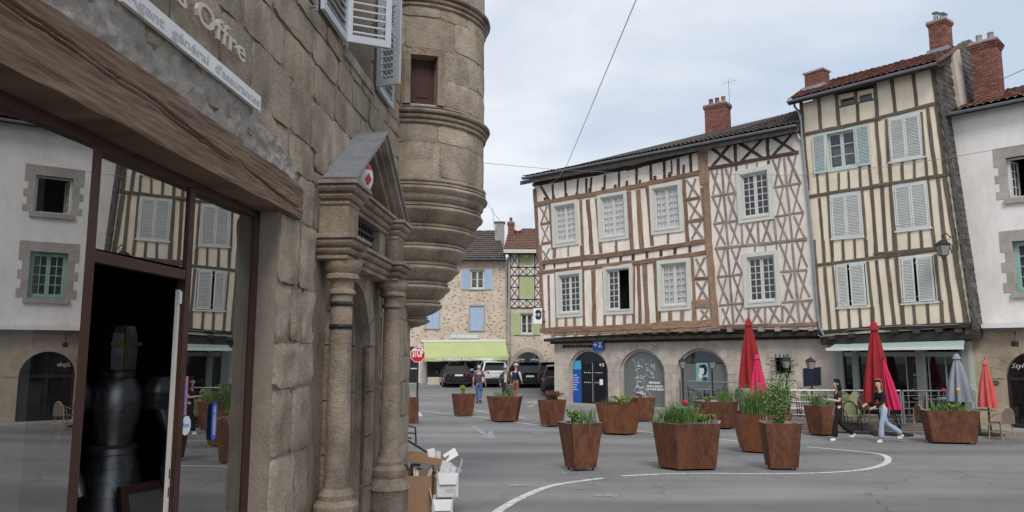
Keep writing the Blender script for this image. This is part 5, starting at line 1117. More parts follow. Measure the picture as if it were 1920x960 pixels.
win = None
m = MB(); q = qW
for s0, s1, t0, t1 in ((0, .07, 0, 1), (.93, 1, 0, 1), (.07, .93, 0, .05), (.07, .93, .93, 1)): qslab(m, YU, q, s0, s1, t0, t1, -.02, .03)
win = m.build('window', MT['shutter_green'], yel)
g_ = cut(q, .07, .93, .05, .93); sash(YU, cut(g_, 0, .495), win, 'shutter_green', 1, 3, -.09, glass='glass'); sash(YU, cut(g_, .505, 1), win, 'shutter_green', 1, 3, -.09, glass='glass'); room(YU, g_, win); curtain_in(YU, cut(g_, 0, 1, .4, .86), win, -.3)
for qq in (quad_c(YU, kA, (120, 160), (205, 142), (215, 402), (136, 416)), quad_c(YU, kA, (405, 99), (497, 84), (515, 350), (430, 362))): shutter_leaf(YU, qq, yel, 'shutter_green')
for i, q in enumerate(qS):
    m = MB()
    for s0, s1, t0, t1 in ((-.02, .03, -.02, 1), (.97, 1.02, -.02, 1), (.03, .97, -.02, .03), (-.04, 1.04, .985, 1.02)): qslab(m, YU, q, s0, s1, t0, t1, -.02, .022 if t0 < .9 else .05)
    fw_ = m.build('shutter_frame', MT['shutter_pale'], yel); room(YU, inset(q, .04, .03), yel, -.5)
    if i < 3: shutter_leaf(YU, cut(q, .05, .495, .035, .98), fw_, 'shutter_pale', .0); shutter_leaf(YU, cut(q, .505, .95, .035, .98), fw_, 'shutter_pale', .0)
    else: shutter_leaf(YU, cut(q, .06, .40, .035, .97), fw_, 'shutter_pale', .012); shutter_leaf(YU, cut(q, .49, .94, .035, .97), fw_, 'shutter_pale', .03)
for q in qAt:
    m = MB(); P = inset(q, .08, .1)[::-1]; m.face([m.add([YU.pt(*p, -.1) for p in P]) + k for k in range(4)]); m.build('attic_pane', MT['glass'], yel, fix=False); room(YU, q, yel, -.5)
BO, BK = MT['beam_olive'], MT['beam_black']
def yb(cr, lst, mt_=BO, o1=.03):
    for e_ in lst: cbeam(YU, cr, *e_[:4], e_[4], mt_, yel, o1=o1 + random.uniform(-.004, .004))
yb(kE, [(118, 485, 152, 950, 26)], o1=.05); yb(kC, [(72, 0, 130, 785, 36)], o1=.05); yb(kA, [(48, 20, 92, 520, 24)], o1=.05)
yb(kE, [(150, 706, 420, 653, 24), (410, 655, 672, 598, 24)], o1=.045); yb(kG, [(-5, 815, 250, 752, 26), (240, 754, 482, 688, 26)], o1=.045)
yb(kE, [(240, 455, 256, 690, 24), (362, 430, 382, 660, 24), (508, 495, 514, 625, 22), (630, 375, 648, 600, 26), (362, 524, 640, 462, 12), (495, 415, 500, 495, 26)]); yb(kE, [(345, 425, 640, 365, 36)], BK, .02)
yb(kG, [(5, 560, 22, 805, 24), (128, 515, 157, 775, 26), (288, 462, 316, 730, 28), (432, 420, 470, 700, 34)])
yb(kA, [(150, 410, 160, 560, 14), (216, 405, 224, 548, 18), (294, 405, 297, 530, 14), (360, 395, 365, 520, 14), (436, 365, 441, 505, 16), (498, 355, 512, 495, 20), (545, 60, 582, 480, 20), (612, 48, 642, 475, 18)])
yb(kA, [(95, 566, 360, 522, 22), (350, 526, 645, 478, 22)], o1=.045)
yb(kA, [(165, 575, 196, 965, 18), (225, 555, 240, 860, 16), (450, 525, 474, 830, 18), (513, 512, 547, 955, 22), (583, 500, 612, 955, 22), (640, 490, 668, 945, 20), (244, 855, 252, 965, 20), (322, 850, 328, 962, 16), (400, 850, 405, 958, 14), (470, 828, 482, 962, 20)])
yb(kB, [(8, 118, 42, 515, 18), (72, 112, 84, 380, 14), (98, 380, 102, 500, 16), (290, 66, 312, 345, 14), (316, 345, 326, 460, 16), (328, 42, 380, 455, 22), (384, 25, 442, 455, 28), (170, 376, 175, 490, 16), (245, 360, 250, 476, 14)])
yb(kB, [(-5, 526, 240, 490, 20), (230, 490, 458, 453, 22)], o1=.045); yb(kB, [(-5, 948, 430, 908, 18)], o1=.045)
yb(kB, [(45, 528, 74, 955, 20), (100, 520, 128, 815, 16), (333, 485, 360, 785, 14), (392, 472, 437, 910, 22), (430, 455, 508, 930, 30), (128, 810, 138, 945, 16), (213, 812, 218, 935, 16), (285, 803, 297, 925, 18), (356, 782, 375, 915, 20)])
yb(kC, [(78, 218, 460, 172, 26), (450, 172, 828, 122, 26)], o1=.045); yb(kC, [(165, 232, 216, 775, 28), (238, 222, 270, 590, 20), (535, 185, 575, 590, 24), (612, 172, 672, 745, 28), (698, 165, 766, 738, 30), (780, 150, 840, 735, 26), (272, 590, 286, 772, 26), (370, 592, 380, 758, 24), (464, 588, 477, 752, 24), (574, 575, 578, 752, 32)])
yb(kC, [(155, 0, 165, 195, 26), (228, 0, 235, 190, 26), (322, 5, 330, 175, 24), (420, 0, 430, 160, 16), (518, 0, 528, 150, 28), (600, 0, 612, 140, 30), (690, 0, 696, 125, 28)])
yb(kD, [(15, 195, 77, 742, 28), (88, 188, 120, 560, 24), (140, 560, 150, 738, 28), (412, 160, 448, 545, 24), (455, 540, 470, 722, 30), (480, 140, 558, 722, 32), (558, 80, 665, 728, 40), (232, 570, 245, 738, 24), (345, 565, 357, 730, 22)])
yb(kD, [(-5, 182, 250, 148, 26), (240, 150, 500, 108, 26)], o1=.045)
# sill beam, joists, soffit
yb(kC, [(105, 795, 470, 766, 36), (460, 768, 828, 738, 36)], BK, .06); yb(kD, [(-5, 762, 350, 748, 40), (340, 748, 705, 738, 44)], BK, .06)
for x, y in [kD(*p) for p in ((80, 795), (262, 795), (447, 785), (605, 790))] + [kC(*p) for p in ((235, 840), (405, 822))]: joist(x, y, 12, 9, YU, -.5, yel, 'beam_black')
u0, z0 = YU.uz(1537, 634); u1, z1 = YU.uz(1828, 620)
m = MB(); pslab(m, YU, [(u0, z0 - .25), (u1, z1 - .25), (u1, z1 + .05), (u0, z0 + .05)], -.6, -.04); m.build('jetty_floor', BK, yel)
# cable sagging along the sill
m = MB(); m.tube([YU.px(*p, .1) for p in ((1536, 628), (1543, 632), (1560, 630), (1580, 626), (1595, 617), (1625, 617), (1660, 613), (1700, 611), (1760, 610), (1800, 608))], .014, 6); tag(m.build('cable', MT['steel']), 'grey cable running along the base beam of the yellow house', 'cable')
# eaves and roof
YE = YU.off(.55); ga, gb = YE.px(1476, 190), YE.px(1757, 117); gutter(yel, ga, gb, .075)
n_ = Vector((YU.n.x, YU.n.y, 0)); dY = E3(YU.d)
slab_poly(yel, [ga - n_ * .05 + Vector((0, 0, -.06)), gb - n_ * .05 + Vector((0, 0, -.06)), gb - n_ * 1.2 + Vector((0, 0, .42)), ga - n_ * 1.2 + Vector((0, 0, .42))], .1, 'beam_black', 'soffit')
run = 4.4; YR = YU.off(.55 - run)
ra, rb = YR.px(1512, 163), YR.px(1812, 83)
print('yellow roof rise', ra.z - ga.z, rb.z - gb.z)
tile_roof(yel, ga + Vector((0, 0, .02)), gb + Vector((0, 0, .02)), rb, ra, .2, .36, 'tile_red')
slab_poly(yel, [ga + Vector((0, 0, -.03)), gb + Vector((0, 0, -.03)), rb - Vector((0, 0, .07)), ra - Vector((0, 0, .07))], .09, 'beam_black', 'roof_deck')
slab_poly(yel, [ra - Vector((0, 0, .07)), rb - Vector((0, 0, .07)), rb - n_ * 3 - Vector((0, 0, 2.0)), ra - n_ * 3 - Vector((0, 0, 2.0))], .09, 'tile_red', 'back_roof')
for k in range(14):   # verge tiles
    t = k / 14; p = gb.lerp(rb, t); q = gb.lerp(rb, t + 1 / 14 * .95); m = MB(); m.tube([p + Vector((0, 0, .06)) + dY * .03, q + Vector((0, 0, .03)) + dY * .03], [.075, .062], 8); m.build('verge_tile', MT['tile_red'], yel, smooth=40)
# gable wall with slates: quadrilateral from facade corner backwards
GB0 = YU.px(1824, 612, -.02); GT0 = YU.px(1752, 122, -.02)
def gpt(t, z, o=0):   # t metres back along the gable, z height: the corner leans
    k = (z - GB0.z) / (GT0.z - GB0.z); c = GB0.lerp(GT0, k); return Vector((c.x, c.y, z)) - n_ * t + dY * o
zr = lambda t: GT0.z + .30 + (rb.z - gb.z) / run * t
m = MB(); P = [gpt(0, GB0.z - .25), gpt(4.4, GB0.z - .25), gpt(4.4, zr(3.6)), gpt(3.6, zr(3.6)), gpt(0, GT0.z + .05)]; m.prism(P, [p - dY * .25 for p in P]); gab = m.build('gable_wall', MT['slate'], yel)
me_s = piece_mesh('slate', MT['slate'], .1); row = .20; zz = GB0.z + .0; cnt = 0
while zz < zr(3.6) + .1:
    t = 0.0 if int(zz / row) % 2 else -.15
    while t < 4.3:
        c_t = t + .17; z_ = zz
        vis = (z_ > GB0.z - .1 and c_t < 1.0) or z_ > GT0.z - 1.7
        if z_ < zr(min(c_t, 3.6)) - .12 and vis and 0 < c_t and not (z_ > GT0.z - 1.75 and 1.35 < c_t < 2.1):
            tl = R(7); Zs = Vector((0, 0, 1)) * math.cos(tl) + dY * (-math.sin(tl)); Xs = -n_; Ys = Zs.cross(Xs)
            inst('slate', me_s, gab, frame4(gpt(c_t, z_, .02 + random.uniform(-.004, .004)), Xs, Ys, Zs, (.33 + random.uniform(-.015, .005), .014, row * 1.35))); cnt += 1
        t += .34
    zz += row
print('slates', cnt)
m = MB(); P = [gpt(1.38, GT0.z - 1.9), gpt(2.05, GT0.z - 1.9), gpt(2.05, zr(2.05) - .15), gpt(1.38, zr(1.38) - .15)]; m.prism([p + dY * .14 for p in P], [p - dY * .01 for p in P]); m.build('flue', MT['plaster_beige'], yel)
m = MB(); m.bar(gpt(-.02, GB0.z, .03), gpt(-.02, GT0.z - .1, .03), .10, .09); m.build('corner_board', MT['slate'], yel)
# chimneys
def chim(parent, pl, pxc, pyb, pyt, wx, wy, X, **k):
    u, zb = pl.uz(pxc, pyb); zt = pl.uz(pxc, pyt)[1]; return brick_chimney(parent, pl.pt(u, 0), X, wx, wy, zb, zt, **k), pl.pt(u, zt)
chim(yel, YU.off(-1.9), 1533, 168, 137, .80, .55, dY, pots=0, cap=False)
st_, top = chim(yel, YU.off(-3.6), 1766, 100, 42, .62, .62, dY, pots=0)
for dx, h in ((-.12, .5), (.1, .38), (.18, .28)):
    p = top + dY * dx + Vector((0, 0, .03)); m = MB(); m.lathe([(.085, 0), (.085, h * .6), (.05, h * .62), (.05, h * .8), (.14, h * .82), (.12, h * .9), (.01, h)], p, 12); m.build('cowl', MT['zinc' if dx < 0 else 'steel'], st_, smooth=40)
# rain pipe bend at the left corner
YP = YU.off(.12); m = MB(); m.tube([YE.px(1487, 188, -.05), YP.px(1490, 200), YP.px(1499, 212), YP.px(1502, 225)], .045, 8); m.build('drainpipe', MT['zinc'], yel, smooth=40)
# ---- ground floor
ZT2 = z1 - .1; uW = YL.uz(1822, 700)[0]
def yl(m, x0, x1, y0, y1, o0, o1, pl=YL):
    a, b = pl.uz(x0, 700)[0], pl.uz(x1, 700)[0]; za = pl.uz(x0, y0)[1]; zb_ = pl.uz(x0, y1)[1] if y1 is not None else ZY; pslab(m, pl, [(a, zb_), (b, zb_), (b, za), (a, za)], o0, o1)
for x0, x1 in ((1566, 1582), (1600, 1610), (1720, 1736), (1806, 1822)):
    m = MB(); yl(m, x0, x1, 640, None, -.3, .06); p_ = m.build('pilaster', MT['green_paint'], yel)
    m = MB()
    for k in range(4): a = lerp(x0, x1, .15 + k * .2); yl(m, a, a + (x1 - x0) * .09, 660, 790, .06, .075)
    m.build('fluting', MT['green_paint'], p_)
m = MB(); pslab(m, YL, [(-.35, ZY), (uW - .0, ZY), (uW, ZT2), (-.35, ZT2)], -4.2, -4.1); a0 = YL.pt(-.35, 0); 
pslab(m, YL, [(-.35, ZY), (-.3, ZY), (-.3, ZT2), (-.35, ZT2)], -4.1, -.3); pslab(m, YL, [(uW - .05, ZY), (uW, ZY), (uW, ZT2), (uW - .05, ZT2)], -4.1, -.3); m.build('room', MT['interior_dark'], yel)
m = MB(); pslab(m, YL, [(-.35, ZY - .1), (uW, ZY - .1), (uW, ZY + .25), (-.35, ZY + .25)], -4.2, -.05); m.build('floor', MT['deck'], yel)
for x0, x1 in ((1582, 1600), (1610, 1660), (1662, 1720), (1736, 1806)):
    m = MB(); yl(m, x0, x1, 668, 795, -.09, -.08); m.build('shop_pane', glassy('resto_glass', (.01, .011, .01), 1.5, .45) if x0 == 1582 else bpy.data.materials['resto_glass'], yel)
m = MB()
for x in (1660, 1698, 1740, 1772): yl(m, x, x + 2, 664, None, -.1, -.05)
yl(m, 1582, 1806, 660, 668, -.1, -.04); m.build('shop_frame', MT['green_paint'], yel)
# menu boards seen behind the glass
u, z = YL.uz(1711, 677); a = YL.uz(1699, 700); b = YL.uz(1734, 700)
mn = thing('menu_board', 'black menu board with a red and orange pizza heading behind the restaurant glass', 'menu', YL.pt(a[0], ZY))
m = MB(); pslab(m, YL, [(a[0], ZY + .9), (b[0], ZY + .9), (b[0], z + .25), (a[0], z + .25)], -.076, -.07); m.build('board', MT['black'], mn)
u, z = YL.uz(1710, 683); text('lettering', 'PIZZA', YL, u, z, -.068, .2, MT['sign_red'], mn, fitw=.42, depth=.002, bold=.004)
m = MB(); n = 16; pslab(m, YL, [(u + .22 + .17 * math.cos(k * math.pi * 2 / n), z + .33 + .12 * math.sin(k * math.pi * 2 / n)) for k in range(n)], -.0695, -.067); m.build('pizza_print', plain('pizza_orange', (.5, .16, .03)), mn)
u, z = YL.uz(1711, 705); text('lettering', 'Hamburgers', YL, u, z, -.068, .12, MT['white_worn'], mn, fitw=.46, depth=.002)
m = MB()
for k in range(7): pslab(m, YL, [(u, z - .12 - k * .08), (u + (.45 if k % 2 else .36), z - .12 - k * .08), (u + (.45 if k % 2 else .36), z - .095 - k * .08), (u, z - .095 - k * .08)], -.0695, -.067)
m.build('menu_lines', plain('chalk', (.22, .22, .22)), mn, kind='stuff')
# awning
YA = YL.off(1.25); q = [YL.px(1572, 640, .03), YL.px(1810, 631, .03), YA.px(1806, 652), YA.px(1549, 655)]
m = MB(); rows = [[q[0].lerp(q[1], k / 20) + Vector((0, 0, -.012 * math.sin(k * 2.1) ** 2)) for k in range(21)], [q[0].lerp(q[3], .5).lerp(q[1].lerp(q[2], .5), k / 20) + Vector((0, 0, -.03)) for k in range(21)], [q[3].lerp(q[2], k / 20) for k in range(21)]]
m.grid(rows); m.grid([[p + Vector((0, 0, -.02)) for p in r_] for r_ in rows]); aw_ = m.build('awning', MT['awning_green'], yel, smooth=1, fix=False)
m = MB(); m.bar(q[3], q[2], .07, .10); m.build('front_bar', MT['white_paint'], aw_)
for t in (.12, .88):
    m = MB(); A = q[0].lerp(q[1], t) + Vector((0, 0, -.25)); B = q[3].lerp(q[2], t) + Vector((0, 0, -.04)); m.bar(A, (A + B) / 2 + dY * .25, .04); m.bar((A + B) / 2 + dY * .25, B, .04); m.build('folding_arm', MT['white_paint'], aw_)
# wall lantern
lp = YU.px(1782, 482, .55); lw = YU.px(1784, 462, .0)
lan = thing('wall_lantern', 'black four-sided lantern on an iron bracket at the corner of the yellow house', 'lantern', lp)
def lantern_head(c, s, parent, hang=True):
    m = MB()
    def ringpt(r, z): return [c + Vector((sx * r, sy * r, z)) for sx, sy in ((-1, -1), (1, -1), (1, 1), (-1, 1))]
    lo, hi = ringpt(.10 * s, 0), ringpt(.17 * s, .36 * s)
    for i in range(4): j = (i + 1) % 4; m.bar(lo[i], hi[i], .02 * s); m.bar(lo[i], lo[j], .02 * s); m.bar(hi[i], hi[j], .025 * s)
    m.build('cage', MT['black_metal'], parent)
    m = MB()
    for i in range(4): j = (i + 1) % 4; m.face([m.add([lo[i], lo[j], hi[j], hi[i]]) + q for q in range(4)])
    m.build('lantern_glass', MT['lamp_glass'], parent)
    m = MB(); a = ringpt(.20 * s, .37 * s); b = ringpt(.12 * s, .47 * s); d = ringpt(.04 * s, .54 * s)
    m.grid([r_ + [r_[0]] for r_ in (a, b, d)]); m.face([m.add(d) + i for i in range(4)]); m.tube([c + Vector((0, 0, .54 * s)), c + Vector((0, 0, .64 * s))], [.025 * s, .008 * s], 6); m.build('hood', MT['black_metal'], parent)
MT['lamp_glass'] = glassy('lamp_glass', (.45, .45, .43), 1.4, .45)
lantern_head(lp, .95, lan)
m = MB(); tp = lp + Vector((0, 0, .62)); m.tube([lw + Vector((0, 0, .30)), (lw + tp) / 2 + Vector((0, 0, .28)), tp + Vector((0, 0, .05)), tp - Vector((0, 0, .05))], .018, 6); m.tube([lw + Vector((0, 0, -.2)), (lw + tp) / 2 + Vector((0, 0, .05)), tp + Vector((0, 0, .05))], .014, 6); m.build('bracket', MT['black_metal'], lan)
m = MB(); m.tube([lp + Vector((-.06, 0, -.01)), lp + Vector((-.04, 0, -.12)), lp + Vector((0, 0, -.15)), lp + Vector((.04, 0, -.12)), lp + Vector((.06, 0, -.01))], .012, 5); m.tube([lp + Vector((0, 0, -.14)), lp + Vector((0, 0, -.22))], .015, 5); m.build('finial', MT['black_metal'], lan)
# ================================================================== WHITE HOUSE AT THE RIGHT (extends past the frame; also seen mirrored in the shop glass)
pw0 = YU.px(1826, 612, -.75); HW = Plane((pw0.x, pw0.y), (.70, -.714)); ZW = gz(22)
wh = thing('rendered_house', 'white rendered house with grey stone window surrounds and tall brick chimney at far right', 'house', HW.pt(0, ZW))
uA = -.8; uB = HW.uz(1920, 400)[0] + 7.5
zc0 = HW.uz(1826, 607)[1]; ze = HW.uz(1850, 200)[1]
def stone_window(quad, parent, opened=None, teal=False, curtain=False, lights=(2, 4), qs=None):
    """window with alternating quoin stones; quad (u0,u1,z0,z1)"""
    a, b, c, d = quad; q = [(a, d), (b, d), (b, c), (a, c)]
    fm = 'frame_teal' if teal else 'paint_lightgrey'
    m = MB()
    for s0, s1, t0, t1 in ((0, .07, 0, 1), (.93, 1, 0, 1), (.07, .93, 0, .05), (.07, .93, .95, 1)): qslab(m, HW, q, s0, s1, t0, t1, -.22, -.15)
    win = m.build('window', MT[fm], parent); g_ = cut(q, .07, .93, .05, .95)
    for k in (0, 1):
        qq = cut(g_, 0 if k == 0 else .505, .495 if k == 0 else 1)
        if opened is None: sash(HW, qq, win, fm, lights[0], lights[1], -.17)
        elif k == 0:   # leaf folded back inside against the reveal
            X = E3(HW.d) * .25 - E3(HW.n) * .97; P0 = HW.pt(g_[0][0], 0, -.2); wd = (g_[1][0] - g_[0][0]) / 2; LP = Plane((P0.x, P0.y), (X.x, X.y)); sash(LP, [(0, g_[0][1]), (wd, g_[0][1]), (wd, g_[3][1]), (0, g_[3][1])], win, fm, 2, 4, 0)
    room(HW, q, win, -1.6, d0=-.24)
    if curtain: curtain_in(HW, cut(g_, 0, 1, 0, 1), win, -.3)
    m = MB(); pslab(m, HW, [(a - .12, c - .17), (b + .12, c - .17), (b + .12, c), (a - .12, c)], -.25, .09); m.build('sill', MT['quoin'], win)
    m = MB(); pslab(m, HW, [(a - .34, d + .0), (b + .34, d), (b + .34, d + .36), (a - .34, d + .36)], -.25, .012); m.build('lintel', MT['quoin'], win)
    n = 5; h = (d - c) / n
    for k in range(n):
        lw = .22 if k % 2 else .34
        for sg, e_ in ((-1, a), (1, b)):
            x0, x1 = (e_ - lw, e_) if sg < 0 else (e_, e_ + lw); m = MB(); pslab(m, HW, [(x0, c + k * h + .003), (x1, c + k * h + .003), (x1, c + (k + 1) * h - .003), (x0, c + (k + 1) * h - .003)], -.25, .010 + random.uniform(0, .005)); m.build('quoin_stone', MT['quoin'], win)
    return win
a1 = HW.uz(1889, 340)[0]; w1 = (HW.uz(1889, 296)[1], HW.uz(1897, 372)[1]); a2 = HW.uz(1910, 500)[0]; w2 = (HW.uz(1907, 452)[1], HW.uz(1915, 548)[1])
ww = 1.15; wins = [(a1, a1 + ww, w1[1], w1[0]), (a2 - .12, a2 - .12 + ww, w2[1], w2[0]), (a1 + 3.6, a1 + 3.6 + ww, w1[1], w1[0]), (a1 + 3.6, a1 + 3.6 + ww, w2[1], w2[0])]
outer = [(uA, ze + .02), (uB, ze + .02), (uB, zc0 - .05), (uA, zc0 - .05)]
m = MB(); holed_wall(m, HW, outer, [[(a, d), (b, d), (b, c), (a, c)] for a, b, c, d in wins], -.3, 0); m.build('render_wall', MT['plaster_white'], wh)
for i, wq in enumerate(wins): stone_window(wq, wh, opened=1 if i == 0 else None, teal=(i % 2 == 1), curtain=(i in (1, 3)))
m = MB(); pslab(m, HW, [(uA, ZW), (uB, ZW), (uB, ze + .3), (uA, ze + .3)], -7, -1.7); P = [HW.pt(uB, ZW, 0), HW.pt(uB, ze + .3, 0), HW.pt(uB, ze + .3, -7), HW.pt(uB, ZW, -7)]; m.face([m.add(P) + i for i in range(4)]); m.build('back_wall', MT['plaster_white'], wh)
m = MB(); pslab(m, HW, [(uA, zc0 - .26), (uB, zc0 - .26), (uB, zc0 - .02), (uA, zc0 - .02)], -.2, .09); m.build('string_course', MT['cement'], wh)
# ground floor stone with arches
ar = HW.uz(1889, 760)[0]; zarch = HW.uz(1912, 655)[1]; arches = [(ar + .85, .85, zarch), (ar + 4.0, 1.15, zarch + .1)]
cutsW = [uA, ar + 2.3, uB]; gww = None
for i, (uc, half, zc_) in enumerate(arches):
    rise = half; zs = zc_ - rise * .62; m = MB(); arch_wall(m, HW, cutsW[i], cutsW[i + 1], zc0 - .2, arch_pts(uc, half, ZW - .1, zs - .4, rise * 1.02, 18), -.4, -.02); w_ = m.build('stone_wall', MT['warm_stone'], wh); gww = gww or w_
    voussoirs(HW, uc, half, zs - .4, rise * 1.02, .42, 11, -.25, .0, MT['warm_stone'], w_)
    m = MB(); pslab(m, HW, arch_pts(uc, half - .01, ZW, zs - .4, rise * 1.01, 18), -.30, -.28); dr = m.build('shop_pane', MT['glass'], w_)
    m = MB()
    for u in (uc - half + .05, uc, uc + half - .05): pslab(m, HW, [(u - .04, ZW), (u + .04, ZW), (u + .04, zs - .25), (u - .04, zs - .25)], -.29, -.22)
    pslab(m, HW, [(uc - half, zs - .45), (uc + half, zs - .45), (uc + half, zs - .36), (uc - half, zs - .36)], -.291, -.221); m.build('door_frame', MT['black_metal'], w_)
    if i == 0:
        u, z = HW.off(-.25).uz(1896, 690); text('lettering', 'Style', HW, u, z, -.27, .22, MT['white'], w_, depth=.002, shear=.3)
m = MB(); pslab(m, HW, [(uA, ZW), (uB, ZW), (uB, zc0 - .2), (uA, zc0 - .2)], -1.6, -1.5); m.build('room', MT['interior_dark'], wh)
hfn = lambda a, z, o: HW.pt(a, z, o - .02)
def hclear(a0, a1, z0_, z1_):
    for uc, half, zc_ in arches:
        ru = half + .46; zs = zc_ - half * .62 - .4
        for a in (a0, (a0 + a1) / 2, a1):
            for z in (z0_, z1_):
                if (z < zs and abs(a - uc) < half + .04) or (z >= zs and ((a - uc) / ru) ** 2 + ((z - zs) / (half * 1.02 + .46)) ** 2 < 1): return True
    return False
zone(uA + .05, uB, ZW, zc0 - .27, .38, .4, .8, parent=gww, mt_='warm_stone', fn=hfn, hole=hclear, proud=.016, rough=.006, nx=3, nz=3, gap=.004)
# rolled awning cassette, spot lamp, oval plaque
u0 = HW.uz(1845, 610)[0]; zz = HW.uz(1850, 612)[1]; m = MB(); m.bar(HW.pt(u0, zz, .22), HW.pt(u0 + 4.2, zz, .22), .26, .13); tag(m.build('awning_cassette', MT['white_paint'], None, org=HW.pt(u0, zz, .2)), 'closed white awning box over the stone arch of the white house', 'awning')
c = HW.px(1908, 645, .35); sp = thing('spot_lamp', 'small black spot lamp hanging above the right stone arch', 'lamp', c); m = MB(); m.box(c, .2, .12, .17, .5); m.build('head', MT['black_metal'], sp); m = MB(); m.tube([c, c + Vector((0, 0, .25)) - E3(HW.n) * .1, HW.pt(*HW.uz(1903, 620), 0)], .015, 6); m.build('arm', MT['black_metal'], sp)
u, z = HW.uz(1866, 718); pq = tag(disc(HW, u, z, .0, .11, .075, MT['black'], None, 'oval_plaque'), 'small dark oval plaque on the stone wall near the right arch', 'plaque'); disc(HW, u, z, .002, .09, .055, MT['beam_olive'], pq, 'plate_face')
u, z = HW.off(.1).uz(1862, 722)
# eaves and roof
HE = HW.off(.45); ga = HE.px(1772, 214); gb_ = HE.uz(1920, 182); d_ = (gb_[1] - HE.uz(1772, 214)[1]) / (gb_[0] - HE.uz(1772, 214)[0]); gb = HE.pt(uB, gb_[1] + d_ * 0)
gl_u = HE.uz(1772, 214); gb = HE.pt(uB, gl_u[1]); gutter(wh, ga, gb, .075)
nH = E3(HW.n); slab_poly(wh, [ga - nH * .04 + Vector((0, 0, -.06)), gb - nH * .04 + Vector((0, 0, -.06)), gb - nH * .5 + Vector((0, 0, .12)), ga - nH * .5 + Vector((0, 0, .12))], .06, 'beam_black', 'soffit')
ra, rb = ga - nH * 4.6 + Vector((0, 0, 1.75)), gb - nH * 4.6 + Vector((0, 0, 1.75))
ga2 = ga + E3(HW.d) * .25; ra2 = ra + E3(HW.d) * .25
tile_roof(wh, ga2 + Vector((0, 0, .03)), gb + Vector((0, 0, .03)), rb, ra2, .22, .36, 'tile_red', amp=.06); slab_poly(wh, [ga, gb, rb - Vector((0, 0, .08)), ra - Vector((0, 0, .08))], .09, 'beam_black', 'roof_deck')
HC = HW.off(-1.2); u, zb = HC.uz(1857, 195); zt = HC.uz(1855, 82)[1]; st_ = brick_chimney(wh, HC.pt(u, 0), E3(HW.d), .78, .72, zb - .2, zt, pots=2, corbel=3)
m = MB(); P_ = [HW.pt(-.3, 0, 0), HW.pt(uB, 0, 0), HW.pt(uB, 0, 1.3), HW.pt(-.3, 0, 1.3)]; m.prism([Vector((p.x, p.y, ZW + .10)) for p in P_], [Vector((p.x, p.y, ZW - .2)) for p in P_]); pv = m.build('pavement', MT['paving']); pv['kind'] = 'structure'
# ================================================================== FAR STREET: pastry shop house and green shuttered house
YF = 50.0; PF = Plane((0, YF), (1, 0)); ZF = gz(YF); sF = YF / FPX
pat = thing('rubble_stone_house', 'rubble stone house with blue shutters and lime green awning at the end of the street', 'house', PF.pt(PF.uz(860, 600)[0], ZF))
U = lambda x: PF.uz(x, 600)[0]
Zp = lambda y: PF.uz(860, y)[1]
def rect(x0, y0, x1, y1): return [(U(x0), Zp(y0)), (U(x1), Zp(y0)), (U(x1), Zp(y1)), (U(x0), Zp(y1))]
holes = [rect(881, 506, 908, 542), rect(881, 574, 907, 619), rect(798, 570, 823, 615), rect(826, 506, 836, 540), rect(801, 652, 936, 717)]
m = MB(); holed_wall(m, PF, rect(700, 485, 948.5, 730), holes, -.35, 0); fw = m.build('rubble_wall', MT['far_render'], pat)
m = MB(); pslab(m, PF, rect(700, 485, 948.5, 730), -9, -4.0); P = [PF.pt(U(948.5), ZF, 0), PF.pt(U(948.5), Zp(485), 0), PF.pt(U(948.5), Zp(485), -9), PF.pt(U(948.5), ZF, -9)]; m.face([m.add(P) + i for i in range(4)]); m.build('side_wall', MT['far_render'], pat)
# rubble stones showing through the joints
rg = random.Random(11); n = 0; used = []
while n < 270:
    x = rg.uniform(772, 946); y = rg.uniform(489, 645)
    if (862 < x < 925 and 500 < y < 547) or (876 < x < 912 and 566 < y < 624) or (792 < x < 828 and 562 < y < 620) or (838 < x < 903 and 620 < y < 640) or (790 < x < 950 and y > 634) or (822 < x < 840 and 502 < y < 545): continue
    if any(abs(x - a) < 6 and abs(y - b) < 2.6 for a, b in used): continue
    used.append((x, y)); n += 1
    wd = rg.uniform(2.2, 6.5) * sF; h = rg.uniform(.9, 2.2) * sF; u, z = PF.uz(x, y); m = MB(); k = 7
    pts = [(u + wd / 2 * math.cos(t * 2 * math.pi / k) * rg.uniform(.8, 1.2), z + h / 2 * math.sin(t * 2 * math.pi / k) * rg.uniform(.8, 1.2)) for t in range(k)]
    pslab(m, PF, pts, -.02, rg.uniform(.012, .03)); m.build('rubble_stone', MT['far_stone'], fw, org=PF.pt(u, z))
def surround(x0, y0, x1, y1, parent, mt_='quoin'):
    m = MB(); 
    for r_ in ((x0 - 2.5, y0 - 3, x1 + 2.5, y0), (x0 - 2.5, y0, x0, y1), (x1, y0, x1 + 2.5, y1), (x0 - 3, y1, x1 + 3, y1 + 2)): pslab(m, PF, rect(*r_), -.02, .03 if r_[1] != y1 else .09)
    return m.build('window_surround', MT[mt_], parent)
def slab_shutter(x0, y0, x1, y1, parent, mt_, o=.03, pl=PF, boards=5):
    q = rect(x0, y0, x1, y1); m = MB(); pslab(m, pl, q, o, o + .04); ob = m.build('shutter', MT[mt_], parent)
    m = MB(); n = 16
    for k in range(n): qslab(m, pl, q, .1, .9, (k + .2) / n * .94 + .03, (k + .75) / n * .94 + .03, o + .04, o + .055)
    m.build('louvres', MT[mt_], ob, kind='stuff')
    m = MB()
    for s0, s1, t0, t1 in ((0, .09, 0, 1), (.91, 1, 0, 1)): qslab(m, pl, q, s0, s1, t0, t1, o + .041, o + .062)
    m.build('stile', MT[mt_], ob)
